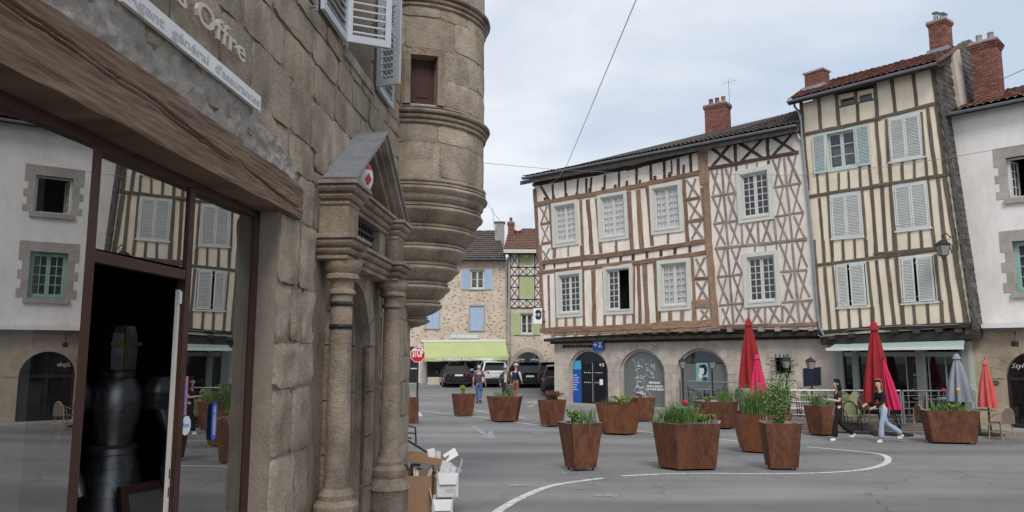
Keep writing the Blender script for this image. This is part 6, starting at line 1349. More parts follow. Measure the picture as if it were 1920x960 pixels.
def far_window(x0, y0, x1, y1, parent, cols=1, rows=2, curtain=True):
    q = rect(x0, y0, x1, y1); m = MB()
    for s0, s1, t0, t1 in ((0, .06, 0, 1), (.94, 1, 0, 1), (.06, .94, 0, .04), (.06, .94, .96, 1)): qslab(m, PF, q, s0, s1, t0, t1, -.2, -.1)
    w_ = m.build('window', MT['paint_lightgrey'], parent); g_ = cut(q, .06, .94, .04, .96); sash(PF, cut(g_, 0, .495), w_, 'paint_lightgrey', cols, rows, -.12); sash(PF, cut(g_, .505, 1), w_, 'paint_lightgrey', cols, rows, -.12); room(PF, q, w_)
    if curtain: curtain_in(PF, cut(g_, 0, 1, 0, .8), w_, -.3)
for r_ in ((881, 506, 908, 542), (881, 574, 907, 619), (798, 570, 823, 615)): surround(*r_, pat)
far_window(881, 506, 908, 542, pat); slab_shutter(865, 505, 880, 543, pat, 'shutter_blue'); slab_shutter(908.5, 505, 922, 543, pat, 'shutter_blue')
for a, b in ((881, 894), (894.4, 907)): slab_shutter(a, 574, b, 619, pat, 'shutter_blue', -.1)
for a, b in ((798, 810.4), (810.8, 823)): slab_shutter(a, 570, b, 615, pat, 'shutter_blue', -.1)
slab_shutter(826, 506, 836, 540, pat, 'shutter_blue', -.1)
# roof
e0, e1 = PF.pt(U(700), Zp(487), .5), PF.pt(U(949), Zp(486), .5); r0, r1 = e0 + Vector((0, 4.6, 2.62)), e1 + Vector((-.7, 4.6, 2.62))
tile_roof(pat, e0, e1, r1, r0, .24, .36, 'tile_brown', amp=.045); slab_poly(pat, [e0 - Vector((0, 0, .05)), e1 - Vector((0, 0, .05)), r1 - Vector((0, 0, .08)), r0 - Vector((0, 0, .08))], .12, 'beam_black', 'roof_deck'); gutter(pat, e0 + Vector((0, -.05, -.02)), e1 + Vector((0, -.05, -.02)), .08)
cc = at_y(937, 458, 52.6); ctp = at_y(937, 419, 52.6); m = MB(); m.box((cc.x, cc.y, (cc.z + ctp.z) / 2 - .3), .66, .7, ctp.z - cc.z + .6); chm = m.build('chimney', MT['cement'], pat); m = MB(); m.box((cc.x, cc.y, ctp.z + .04), .78, .82, .09); m.build('cap', MT['slate'], chm)
m = MB(); p = Vector((ctp.x - .35, ctp.y, ctp.z - 1.2)); m.tube([p, p + Vector((-.15, 0, 2.3))], .02, 5); m.tube([p + Vector((-.3, 0, 2.1)), p + Vector((.35, 0, 1.5))], .012, 4); tag(m.build('aerial', MT['steel'], None, org=p), 'bent thin aerial on the rendered chimney of the rubble stone house', 'aerial')
# awning and shop front
AWT = [PF.px(794, 641, .05), PF.px(948, 640, .05)]; AF = PF.off(1.6); AWB = [AF.px(796, 671), AF.px(953, 668)]
m = MB(); n = 24; rows = []
for t in (0, .5, 1): rows.append([AWT[0].lerp(AWB[0], t).lerp(AWT[1].lerp(AWB[1], t), k / n) + Vector((0, 0, -.04 * math.sin(math.pi * t))) for k in range(n + 1)])
rows.append([p + Vector((0, 0, -.24 + .015 * math.sin(k * 1.3))) for k, p in enumerate(rows[-1])]); m.grid(rows); aw = m.build('awning', MT['awning_lime'], pat, smooth=30, fix=False)
m = MB(); m.bar(AWT[0] + Vector((-.15, 0, .04)), AWT[1] + Vector((.15, 0, .04)), .14, .10); m.build('awning_box', MT['white_paint'], aw)
for i in (0, 1):
    m = MB(); m.face([m.add([AWT[i], AWB[i], AWT[i] + Vector((0, 0, -.9))]) + k for k in range(3)]); m.build('awning_side', MT['awning_lime'], aw, fix=False)
vy = AWB[0].y - .012; VP_ = Plane((0, vy), (1, 0)); a = VP_.uz(819, 674); b = VP_.uz(925, 674); text('lettering', 'LA  MAISON  DU  MASSEPAIN', VP_, a[0], a[1] - .045, .012, .2, MT['white'], aw, fitw=b[0] - a[0], depth=.002, bold=.008)
q = rect(842, 624, 900, 635); m = MB(); pslab(m, PF, q, 0, .05); sg = tag(m.build('shop_sign', mat('sign_pale', (.50, .52, .46), .7, rnd=0), None, org=PF.pt(*q[3])), 'pale shop sign board above the lime green awning', 'sign'); text('lettering', 'PATISSERIE', PF, U(846), Zp(633), .052, .25, MT['white'], sg, fitw=U(896) - U(846), depth=.003, bold=.006)
m = MB(); q = rect(801, 652, 936, 717); k = 5
for x in (800, 842, 858, 872, 893, 934): pslab(m, PF, rect(x, 652, x + 2, 717), -.2, -.08)
pslab(m, PF, rect(801, 652, 936, 655), -.2, -.081); m.build('shop_frame', MT['paint_lightgrey'], pat)
for a, b in ((802, 842), (844, 858), (860, 872), (874, 893), (895, 934)): m = MB(); pslab(m, PF, rect(a, 655, b, 715), -.16, -.15); m.build('shop_pane', MT['glass'], pat)
room(PF, rect(801, 652, 936, 717), pat, -3.9, d0=-.3)
m = MB(); pslab(m, PF, rect(793, 648, 801, 720), -.02, .03); pslab(m, PF, rect(936, 648, 948, 720), -.02, .03); m.build('pier', MT['quoin'], pat)
# dark neighbouring shop door at the far left edge of the street
m = MB(); pslab(m, PF, rect(765, 650, 786, 717), .01, .05); dd_ = m.build('side_door', MT['black'], pat)
m = MB(); 
for r_ in ((786, 645, 789, 718), (772, 690, 786, 692)): pslab(m, PF, rect(*r_), .05, .10)
m.build('door_frame', MT['white_worn'], dd_)
m = MB(); m.tube([PF.px(948, 488, .12), PF.px(950, 560, .12), PF.px(951, 712, .12)], .055, 8); m.build('drainpipe', MT['cement'], pat, smooth=40)
# wooden planter box by the pastry shop
c = ground(814, 721); pbx = thing('wooden_planter', 'low wooden planter box with green plants beside the pastry shop window', 'planter', c); m = MB()
for k in range(4): m = MB(); m.box(c + Vector((0, 0, .06 + k * .12)), .82, .5, .11); m.build('plank', MT['plaster_beige'], pbx)
# ---- green shuttered house
grn = thing('green_shuttered_house', 'narrow house with dark lattice timbering, lime green shutters and an arched door', 'house', PF.pt(U(980), ZF))
upper = rect(953, 474, 1060, 578); hg = [rect(974.5, 477, 999.5, 498), rect(974.5, 519, 1001.5, 559)]
m = MB(); holed_wall(m, PF, upper, hg, -.3, .05); m.build('plaster', MT['plaster_pink'], grn)
lowr = [rect(976, 588, 1000, 627)]; dc = U(990); dh = U(1012) - dc; dzt = Zp(660); 
m = MB(); holed_wall(m, PF, rect(949, 577.5, 1060, 650), lowr, -.3, .02); arch_wall(m, PF, U(949), U(1060), Zp(650), arch_pts(dc, dh, ZF - .1, Zp(678), dzt - Zp(678), 14), -.3, .02); gs = m.build('stone_wall', MT['far_render'], grn)
m = MB(); pslab(m, PF, rect(949, 474, 1060, 730), -8, -2.5); m.build('back_wall', MT['far_render'], grn)
voussoirs(PF, dc, dh, Zp(678), dzt - Zp(678), .28, 11, -.05, .05, MT['quoin'], gs)
for x, y, w_ in ((959, 684, 10), (1014, 684, 10)): m = MB(); pslab(m, PF, rect(x, y - 4, x + w_, y), -.02, .12); m.build('impost', MT['quoin'], gs)
for k in range(60):
    x = rg.uniform(952, 1030); y = rg.uniform(628, 712)
    if 962 < x < 1018 and y > 650: continue
    wd = rg.uniform(2, 6) * sF; h = rg.uniform(.9, 2.2) * sF; u, z = PF.uz(x, y); m = MB(); pslab(m, PF, [(u + wd / 2 * math.cos(t * .9) * rg.uniform(.8, 1.2), z + h / 2 * math.sin(t * .9) * rg.uniform(.8, 1.2)) for t in range(7)], 0, rg.uniform(.03, .045)); m.build('rubble_stone', MT['far_stone'], gs, org=PF.pt(u, z))
# door: fanlight and three glazed leaves
m = MB(); pslab(m, PF, arch_pts(dc, dh - .02, ZF, Zp(678), dzt - Zp(678) - .02, 14), -.22, -.20); dg_ = m.build('door', MT['glass'], gs)
m = MB()
for x in (969, 979, 994, 1010): pslab(m, PF, rect(x, 676, x + 2.5, 718), -.2, -.12)
pslab(m, PF, rect(967, 673, 1013, 676), -.2, -.121); m.build('door_frame', MT['white_paint'], gs)
m = MB()
for k in range(9):
    t = math.pi * (k + .5) / 9; m.tube([PF.pt(dc, Zp(676), -.12), PF.pt(dc + (dh - .1) * math.cos(t), Zp(677) + (dzt - Zp(678) - .08) * math.sin(t), -.12)], .022, 5)
for f_ in (.4, .7): m.tube([PF.pt(dc + (dh - .1) * f_ * math.cos(t * .2094), Zp(676) + (dzt - Zp(678)) * f_ * math.sin(t * .2094), -.12) for t in range(16)], .02, 5)
m.build('fanlight_grille', MT['black_metal'], gs)
for r_ in ((976, 588, 1000, 627),): surround(*r_, grn); far_window(*r_, grn, 1, 2)
slab_shutter(963, 586, 975, 628, grn, 'shutter_lime', .05); slab_shutter(1001, 586, 1013, 628, grn, 'shutter_lime', .05)
for (x0, y0, x1, y1) in ((974.5, 477, 999.5, 498), (974.5, 519, 1001.5, 559)):
    xm = (x0 + x1) / 2; slab_shutter(x0, y0, xm - .2, y1, grn, 'shutter_lime', -.02); slab_shutter(xm + .2, y0, x1, y1, grn, 'shutter_lime', -.02)
GBm = MT['beam_black']
def gb_(x0, y0, x1, y1, w_, o1=.085): beam(PF, PF.uz(x0, y0), PF.uz(x1, y1), w_ * sF, .03, o1, GBm, grn)
for x in (957, 973, 1002.5, 1015): gb_(x, 476, x, 577, 1.7)
for y in (476, 501, 517, 561, 577): gb_(956, y, 1018, y, 1.9, .09)
for x0, x1 in ((958, 972), (1003, 1015)):
    for y0, y1 in ((477, 500), (502, 518), (519, 538), (539, 559), (561, 576)): gb_(x0, y0, x1, y1, 1.3, .075); gb_(x1, y0, x0, y1, 1.3, .08)
    gb_(x0, 538.5, x1, 538.5, 1.3)
for y0, y1 in ((502, 516), (562, 576)):
    for x0 in (974, 988): gb_(x0, y0, x0 + 13, y1, 1.1, .075); gb_(x0 + 13, y0, x0, y1, 1.1, .08)
    gb_(987.5, y0, 987.5, y1, 1.2)
e0, e1 = PF.pt(U(944), Zp(470), .6), PF.pt(U(1062), Zp(470), .6); r0, r1 = e0 + Vector((.35, 4.2, 2.1)), e1 + Vector((0, 4.2, 2.1))
tile_roof(grn, e0, e1, r1, r0, .22, .36, 'tile_far_red', amp=.04); slab_poly(grn, [e0 - Vector((0, 0, .05)), e1 - Vector((0, 0, .05)), r1 - Vector((0, 0, .08)), r0 - Vector((0, 0, .08))], .12, 'beam_black', 'roof_deck')
m = MB(); m.bar(e0 + Vector((0, -.06, -.12)), e1 + Vector((0, -.06, -.12)), .05, .24); m.build('fascia', MT['paint_grey'], grn); m = MB(); m.bar(e0 + Vector((0, .3, -.25)), e1 + Vector((0, .3, -.25)), .6, .04); m.build('soffit', MT['beam_black'], grn)
cb = at_y(958, 455, 52.2); ctz = at_y(958, 418, 52.2).z; stt = brick_chimney(grn, (cb.x, cb.y), Vector((1, 0, 0)), .42, .42, cb.z - .3, ctz, pots=1)
m = MB(); p = at_y(971, 425, 52.4); m.lathe([(.02, 0), (.2, .03), (.36, .10)], Vector(), 16); 
Rm = Matrix.Rotation(R(75), 4, 'X') @ Matrix.Rotation(R(0), 4, 'Y'); m.v = [p + (Rm @ v) for v in m.v]; m.bar(p + Vector((0, .1, -.9)), p, .04); tag(m.build('satellite_dish', MT['white_worn'], None, org=p), 'small white satellite dish beside the brick chimney of the green shuttered house', 'dish')
m = MB(); m.tube([PF.px(955.5, 478, .14), PF.px(956, 580, .14), PF.px(957, 716, .14)], .055, 8); m.build('drainpipe', MT['cement'], grn, smooth=40)
# more street beyond, closing the view behind the corner house
m = MB(); pf2 = Plane((-20, 62), (1, .05)); pslab(m, pf2, [(-25, -.3), (8, -.3), (8, 9), (-25, 9)], -6, 0); bk = tag(m.build('backstreet_house', MT['plaster_beige'], None, org=pf2.pt(0, 0)), 'plain beige house hidden behind the granite corner house', 'house')
# ================================================================== wires across the sky
def wire(name, pts, r, label, sag=0):
    m = MB(); P = [Vector(p) for p in pts]; Q = []
    for a, b in zip(P, P[1:]):
        for k in range(10): t = k / 10; Q.append(a.lerp(b, t) - Vector((0, 0, sag * 4 * t * (1 - t))))
    Q.append(P[-1]); m.tube(Q, r, 5); return tag(m.build(name, MT['steel'], None, org=P[0]), label, 'wire', 'wires over the square')
q0 = at_y(1062, 312, 32.5); wire('overhead_wire', [at_y(1230, -90, 14), q0, BE.px(1040, 335, -.2), BE.px(1015, 348, -.3), BE.px(990, 345, -.3)], .013, 'steel wire climbing steeply from the bank house eaves to the top of the picture')
wire('overhead_wire', [at_y(800, 296, 22), BE.px(1040, 318, .05), BE.px(1175, 325, .05), BU.px(1500, 330, .12), YU.px(1680, 312, .12), YU.px(1775, 298, .15), HW.px(1930, 272, .15)], .010, 'thin cable crossing the facades of the bank and yellow houses')
wire('overhead_wire', [HW.off(-1.5).px(1880, 148, 0), at_y(1960, 112, 18)], .012, 'short thin cable leaving the tall chimney at the top right')
wire('overhead_wire', [at_y(916, 385, 40), at_y(940, 418, 52)], .012, 'short thin cable above the roof of the far street')
# ================================================================== CORTEN PLANTERS AND PLANTS
def leafmat(n, c, c2): return mat(n, c, .65, c2, tuple(x * 1.25 for x in c), sc1=6, sc2=40, bump=0, rnd=.15, spec=.25)
MT['leaf_grass'] = leafmat('leaf_grass', (.115, .205, .055), (.075, .145, .04)); MT['leaf_dark'] = leafmat('leaf_dark', (.07, .13, .05), (.045, .09, .035)); MT['leaf_lime'] = leafmat('leaf_lime', (.26, .31, .075), (.17, .22, .055))
MT['leaf_red'] = leafmat('leaf_red', (.20, .085, .065), (.12, .055, .05)); MT['leaf_dry'] = leafmat('leaf_dry', (.30, .22, .13), (.2, .15, .09)); MT['leaf_mid'] = leafmat('leaf_mid', (.15, .24, .075), (.10, .17, .055)); MT['leaf_yellow'] = leafmat('leaf_yellow', (.45, .40, .07), (.25, .28, .06)); MT['leaf_grey'] = leafmat('leaf_grey', (.22, .27, .22), (.15, .19, .16))
def planter(label, xc, yb, wt, yt, wb, yaw, ns=6, mt_='corten', depth=.8, sq=1.0):
    """flared faceted rusty steel planter standing on short feet"""
    g0 = ground(xc, yb); s = g0.y / FPX; H = (yb - yt) * s * 1.0; a, b = wt * s / 2, wb * s / 2
    c = g0 + Vector((0, a * depth * .7, 0)); c.z = gz(c.y); t = thing('planter', label, 'planter', c, 'rusty steel planters on the square')
    dp = a * depth
    if ns == 4: base = [(-1, -1), (1, -1), (1, 1), (-1, 1)]
    else: base = [(-.62, -1), (.62, -1), (1, 0), (.62, 1), (-.62, 1), (-1, 0)]
    ca, sa = math.cos(yaw), math.sin(yaw)
    # normalise so that the projected width equals the measured one
    ext = max(abs(x * ca - y * depth * sa) for x, y in base); 
    def P(k, z, r_): x, y = base[k]; x, y = x / ext * r_, y * depth / ext * r_; return c + Vector((x * ca - y * sa, x * sa + y * ca, z))
    n = len(base); ft = .055; Hz = H
    top = [P(k, Hz, a) for k in range(n)]; bot = [P(k, ft, b) for k in range(n)]; tin = [P(k, Hz, a - .035) for k in range(n)]; tso = [P(k, Hz - .09, a - .05) for k in range(n)]
    for k in range(n):
        j = (k + 1) % n; mid = (top[k] + top[j] + bot[k] + bot[j]) / 4; out = Vector((mid.x - c.x, mid.y - c.y, 0)).normalized() * .012; m = MB(); m.prism([top[k], top[j], bot[j], bot[k]], [top[k] - out, top[j] - out, bot[j] - out, bot[k] - out]); m.build('panel', MT[mt_], t)
    m = MB(); m.grid([[p + Vector((0, 0, .004)) for p in top + top[:1]], [p + Vector((0, 0, .004)) for p in tin + tin[:1]]]); m.grid([[p + Vector((0, 0, .003)) for p in tin + tin[:1]], tso + tso[:1]]); m.build('rim', MT['cement' if mt_ != 'corten_orange' else 'corten'], t, fix=False)
    m = MB(); m.face([m.add(tso) + k for k in range(n)]); m.build('soil', MT['soil'], t)
    m = MB(); m.face([m.add([p + Vector((0, 0, .003)) for p in bot]) + k for k in range(n)]); m.build('base', MT['black_metal'], t)
    for k in range(n):
        p = P(k, 0, b - .06); m = MB(); m.box(p + Vector((0, 0, ft / 2)), .03, .03, ft); m.build('foot', MT['black_metal'], t)
    return c + Vector((0, 0, Hz - .08)), a, dp, ca, sa
def blades(pl, parent, n, h0, h1, w, mt_, name, spread=.8, bend=.5, tw=0, cx=0, cy=0, rad=None):
    top, a, dp, ca, sa = pl; m = MB()
    for _ in range(int(n * 1.35)):
        r_ = math.sqrt(random.random()) * (rad if rad else spread); t = random.random() * 6.283
        x, y = cx * a + r_ * math.cos(t) * a * (.85 if rad is None else 1), cy * dp + r_ * math.sin(t) * dp * (.85 if rad is None else 1); p = top + Vector((x * ca - y * sa, x * sa + y * ca, 0)); h = random.uniform(h0, h1) * 1.12
        d = Vector((random.gauss(0, 1), random.gauss(0, 1), 0)).normalized(); bd = random.uniform(.1, 1) * bend * h; sd = Vector((-d.y, d.x, 0)); sd = (sd * math.cos(tw) + d * math.sin(tw)); rows = []
        for k in range(5): u = k / 4; ww = w * (1 - u ** 2 * .92) * (.6 + .8 * u if u < .5 else 1.0); q = p + d * bd * u * u + Vector((0, 0, h * (u - .18 * bend * u * u))); rows.append([q - sd * ww / 2, q + sd * ww / 2])
        m.grid(rows)
    return m.build(name, MT[mt_], parent, fix=False, kind='stuff')
def leafy(pl, parent, n, hgt, lw, mt_, name, rx=.8, shape=1.0, stems=5, cx=0, z0=.02):
    """shrub: leaf sized faces spread through the crown"""
    top, a, dp, ca, sa = pl; m = MB(); st = MB()
    ends = []
    for _ in range(stems):
        t = random.random() * 6.28; r_ = random.uniform(.15, 1) * rx; p0 = top + Vector((cx * a * ca, cx * a * sa, 0)); e_ = p0 + Vector((r_ * math.cos(t) * a * .9, r_ * math.sin(t) * dp * .9, hgt * random.uniform(.6, 1)));
        st.tube([p0 + Vector((r_ * math.cos(t) * a * .3, r_ * math.sin(t) * dp * .3, -.02)), p0.lerp(e_, .55) + Vector((0, 0, .06)), e_], [.012, .008, .003], 5); ends.append((p0, e_))
    for _ in range(int(n * 1.7)):
        p0, e_ = random.choice(ends); u = random.uniform(.18, 1.02); c = p0.lerp(e_, u) + Vector((random.gauss(0, 1), random.gauss(0, 1), random.gauss(0, .7))) * (hgt * .085 * shape) + Vector((0, 0, z0 + .06 * math.sin(u * 3.1)))
        X = Vector((random.gauss(0, 1), random.gauss(0, 1), random.gauss(0, .6))).normalized(); Y = X.orthogonal().normalized(); Y = Matrix.Rotation(random.random() * 6.28, 3, X) @ Y; l_ = lw * random.uniform(.6, 1.3)
        m.face([m.add([c - X * l_, c - Y * l_ * .45 + X * l_ * .1, c + X * l_, c + Y * l_ * .45 + X * l_ * .1]) + k for k in range(4)])
    ob = m.build(name, MT[mt_], parent, fix=False, kind='stuff'); st.build('stems', MT['leaf_dark'], parent, kind='stuff'); return ob
def plants(pl, label, cat='plants'): return thing('planting', label, cat, pl[0], 'planting in the steel planters')
def tulip(pl, fx, fy, h, mt_, label):
    top, a, dp, ca, sa = pl; p = top + Vector((fx * a * ca, fx * a * sa + fy * dp, 0)); t = thing('tulip', label, 'flower', p); m = MB(); q = p + Vector((.03, 0, h)); m.tube([p, p.lerp(q, .5) + Vector((-.02, 0, 0)), q], .007, 5); m.build('stem', MT['leaf_mid'], t)
    for k in range(6):
        an = k * math.pi / 3; m = MB(); d = Vector((math.cos(an), math.sin(an), 0)); sd = Vector((-d.y, d.x, 0)); rows = []
        for u, r_, ww in ((0, .006, .012), (.3, .045, .05), (.65, .05, .055), (1, .03, .012)): c = q + d * r_ + Vector((0, 0, u * .105)); rows.append([c - sd * ww / 2 - d * .006, c, c + sd * ww / 2 - d * .006])
        m.grid(rows); m.build('petal', mt_, t, smooth=1, fix=False)
RED = plain('petal_red', (.6, .02, .04), .5); YEL = plain('petal_yellow', (.75, .5, .05), .5)
PA = planter('small rusty planter with a yellow-green shrub, nearest to the far street', 868, 781, 46, 740, 35, R(28), 4)
t = plants(PA, 'small upright yellow-green conifer and wispy stems in the farthest left planter'); leafy(PA, t, 260, .40, .035, 'leaf_yellow', 'foliage', .30, .6, 6); blades(PA, t, 26, .1, .26, .012, 'leaf_grey', 'blades')
PB = planter('wide rusty planter with low grasses, second from the far street', 946, 792, 68, 745, 50, R(12), 6)
t = plants(PB, 'low green and buff grasses with dry stalks in the second planter from the street'); blades(PB, t, 120, .12, .28, .014, 'leaf_grass', 'blades'); blades(PB, t, 40, .15, .3, .02, 'leaf_lime', 'leaves'); leafy(PB, t, 110, .65, .03, 'leaf_dry', 'dry_stalks', .5, .7, 8, cx=.35)
PC_ = planter('rusty planter holding a reddish shrub, in front of the bank corner', 1036, 801, 54, 752, 41, R(35), 4)
t = plants(PC_, 'bushy russet-red shrub in the planter at the bank corner'); leafy(PC_, t, 800, .34, .03, 'leaf_red', 'foliage', 1.0, 1.6, 26); leafy(PC_, t, 90, .30, .025, 'leaf_mid', 'green_leaves', .9, 1.0, 6, cx=.3)
PD = planter('tall dark rusty planter with iris leaves, nearest one left of centre', 1091, 884, 83, 797, 56, R(24), 4)
t = plants(PD, 'upright green iris leaves and a leafy tuft in the nearest left planter'); blades(PD, t, 34, .18, .34, .030, 'leaf_grass', 'iris_leaves', bend=.25, cx=.35, rad=.4); leafy(PD, t, 300, .30, .034, 'leaf_mid', 'tuft', .42, .8, 10, cx=-.25); blades(PD, t, 30, .06, .16, .03, 'leaf_mid', 'low_leaves', bend=.9)
PE = planter('bright orange-brown rusty planter in front of the middle bank arch', 1164, 816, 84, 760, 62, R(-18), 6, 'corten_orange')
t = plants(PE, 'low yellow-green leafy plants in the bright orange planter'); leafy(PE, t, 320, .28, .035, 'leaf_lime', 'leaves', .75, 1, 10, cx=.25); blades(PE, t, 50, .1, .3, .016, 'leaf_dark', 'blades', cx=-.4, rad=.4)
PF_ = planter('dark rusty planter half hidden behind the orange planter', 1208, 791, 46, 747, 36, R(20), 4)
t = plants(PF_, 'sparse reddish twigs in the half hidden planter'); leafy(PF_, t, 70, .2, .025, 'leaf_red', 'twigs', .8, 1, 6)
PH_ = planter('low rusty planter mostly hidden behind the planter with the red tulip', 1300, 806, 70, 767, 54, R(5), 6)
PG = planter('largest rusty planter, nearest right of centre, with long grasses and a red tulip', 1299, 882, 135, 796, 112, R(8), 6)
t = plants(PG, 'dense tuft of long grasses and low leaves in the largest near planter'); blades(PG, t, 300, .26, .58, .012, 'leaf_grass', 'long_grass', bend=1.05, cx=-.18, rad=.5); blades(PG, t, 90, .12, .34, .016, 'leaf_mid', 'short_grass', bend=.9, cx=-.6, rad=.38); leafy(PG, t, 240, .2, .032, 'leaf_lime', 'low_leaves', .5, .9, 9, cx=.45); blades(PG, t, 16, .08, .17, .022, 'leaf_grey', 'grey_tuft', cx=.78, rad=.12)
tulip(PG, -.17, -.55, .40, RED, 'single red tulip rising from the largest near planter')
PI_ = planter('wide rusty planter at the left end of the terrace, holding a clump of grass', 1351, 805, 80, 755, 62, R(-12), 6)
t = plants(PI_, 'upright grass clump and low leaves in the planter at the terrace left end'); blades(PI_, t, 130, .25, .55, .014, 'leaf_grass', 'grass_clump', bend=.6, cx=.4, rad=.4); leafy(PI_, t, 160, .22, .035, 'leaf_lime', 'low_leaves', .6, 1, 8, cx=-.4)
PJ = planter('orange rusty planter with tall grass standing behind the narrow dark planter', 1440, 850, 104, 778, 76, R(22), 6, 'corten_orange')
t = plants(PJ, 'tall green grass clump in the orange planter right of centre'); blades(PJ, t, 260, .4, .82, .015, 'leaf_grass', 'tall_grass', bend=.75, cx=-.35, rad=.5); leafy(PJ, t, 280, .75, .035, 'leaf_mid', 'shrub', .45, 1, 12, cx=.3)
PK = planter('narrow dark rusty planter with a leafy shrub, nearest on the right', 1473, 882, 71, 797, 54, R(-6), 4)
t = plants(PK, 'tall light green leafy shrub with long shoots in the narrow near planter'); leafy(PK, t, 760, .95, .03, 'leaf_mid', 'foliage', .8, 1.15, 15); leafy(PK, t, 150, .7, .03, 'leaf_lime', 'young_leaves', .9, 1.1, 6); blades(PK, t, 16, .1, .22, .028, 'leaf_grey', 'spiky_leaves', cx=-.6, rad=.25)
PL2 = planter('rusty planter with fine grass beside the walking woman in black', 1551, 818, 64, 763, 48, R(15), 6)
t = plants(PL2, 'feathery green grass in the planter beside the woman in black'); blades(PL2, t, 170, .25, .58, .013, 'leaf_mid', 'grass', bend=.9, cx=.1, rad=.75); leafy(PL2, t, 160, .36, .028, 'leaf_mid', 'side_leaves', .8, 1.1, 8, cx=-.3)
PM = planter('long rusty planter with red and yellow tulips at the right of the terrace', 1793, 833, 96, 773, 80, R(-10), 4, depth=.45)
t = plants(PM, 'low leafy tulip foliage in the long planter at the right'); blades(PM, t, 110, .12, .32, .028, 'leaf_mid', 'tulip_leaves', bend=.7); blades(PM, t, 80, .1, .26, .014, 'leaf_grass', 'grass'); leafy(PM, t, 200, .26, .03, 'leaf_lime', 'low_leaves', .8, 1, 8)
tulip(PM, -.20, -.1, .56, RED, 'red tulip standing tall in the long right planter'); tulip(PM, .32, -.1, .58, YEL, 'yellow tulip standing tall in the long right planter')
# ================================================================== TERRACE
DZ = ZG + .20
D1 = BL.off(2.5).pt(BL.off(2.5).uz(1278, 760)[0], 0); D2 = BL.off(2.5).pt(BL.off(2.5).uz(1462, 760)[0], 0); D3 = Vector((at_y(1478, 760, 24.3).x, 24.3, 0)); D4 = Vector((at_y(1760, 760, 23.9).x, 23.9, 0)); D5 = YL.pt(YL.uz(1806, 760)[0], 0, .1); D6 = YL.pt(-.1, 0, .1); D7 = BL.pt(BL.uz(1278, 730)[0], 0, .06)
dk = thing('terrace_deck', 'low grey-brown timber deck along the bank and restaurant fronts', 'deck', Vector((D3.x, D3.y, ZG)))
poly = [D1, D2, D3, D4, D5, D6, D7]
def hits(y):   # x spans of the deck outline at depth y
    xs_ = []
    for a, b in zip(poly, poly[1:] + poly[:1]):
        if (a.y > y) != (b.y > y): xs_.append(a.x + (b.x - a.x) * (y - a.y) / (b.y - a.y))
    return sorted(xs_)
y = 23.95; k = 0
while y < 33.5:
    h = hits(y + .06)
    for a, b in zip(h[::2], h[1::2]):
        m = MB(); m.box(((a + b) / 2, y + .07, DZ - .015 + random.uniform(-.002, .002)), b - a, .134, .03); m.build('plank', MT['deck'], dk)
    y += .14
for a, b in ((D1, D2), (D2, D3), (D3, D4), (D4, D5)):
    for k in range(2):
        A, B = Vector((a.x, a.y, ZG + .045 + k * .095)), Vector((b.x, b.y, ZG + .045 + k * .095)); m = MB(); m.bar(A, B, .03, .09); m.build('fascia_board', MT['deck'], dk)
def railing(a, b, n, label, h=1.0, z=DZ):
    t = thing('terrace_railing', label, 'railing', Vector((a.x, a.y, z)), 'steel railings of the terrace'); a = Vector((a.x, a.y, z)); b = Vector((b.x, b.y, z)); U_ = Vector((0, 0, 1))
    m = MB(); m.tube([a + U_ * h, b + U_ * h], .024, 8); m.build('top_rail', MT['steel'], t, smooth=40)
    for k in range(n + 1): p = a.lerp(b, k / n); m = MB(); m.tube([p, p + U_ * (h - .02)], .022, 8); m.build('post', MT['steel'], t, smooth=40)
    for f_ in (.25, .45, .65, .85): m = MB(); m.tube([a + U_ * h * f_, b + U_ * h * f_], .005, 5); m.build('wire', MT['steel'], t)
RA0, RA1 = BL.off(2.3).pt(BL.off(2.3).uz(1276, 740)[0], 0), BL.off(2.3).pt(BL.off(2.3).uz(1540, 740)[0] - 1.0, 0)
railing(RA0, Vector((D2.x, D2.y + .15, 0)), 3, 'stainless railing in front of the right bank arch', 1.12)
railing(Vector((D3.x + .1, D3.y + .12, 0)), Vector((at_y(1690, 760, 24.15).x, 24.15, 0)), 3, 'stainless railing behind the two walking women', 1.02)
railing(Vector((at_y(1694, 760, 24.1).x, 24.1, 0)), Vector((at_y(1829, 760, 24.2).x, 24.2, 0)), 2, 'stainless railing behind the long tulip planter', 1.02)
railing(D7 + E3(BL.n) * .15, RA0, 1, 'short stainless railing closing the left end of the terrace', 1.12)
# ---- lamp posts
def lamp(px, py_top, y, label):
    p = at_y(px, py_top, y); zb = DZ; b = Vector((p.x, p.y, zb)); t = thing('lamp_post', label, 'lamp', b, 'black lantern posts on the terrace'); H = p.z - zb; s = .72
    m = MB(); m.lathe([(.13, 0), (.13, .03), (.07, .06), (.06, .3), (.075, .32), (.045, .36), (.032, .42), (.032, H - .6), (.05, H - .58), (.03, H - .55), (.028, H - .48), (.06, H - .46)], b, 12); m.build('post', MT['black_metal'], t, smooth=40); lantern_head(b + Vector((0, 0, H - .46)), s, t)
for a in ((1279, 668, 29.5, 'black lantern post in front of the right bank arch, left of the poster'), (1334, 668, 28.3, 'black lantern post in front of the right bank arch, right of the poster'), (1473, 666, 27.0, 'black lantern post in front of the barred window'), (1519, 667, 26.2, 'black lantern post beside the dark notice board'), (1812, 679, 24.9, 'black lantern post behind the long tulip planter')): lamp(*a)
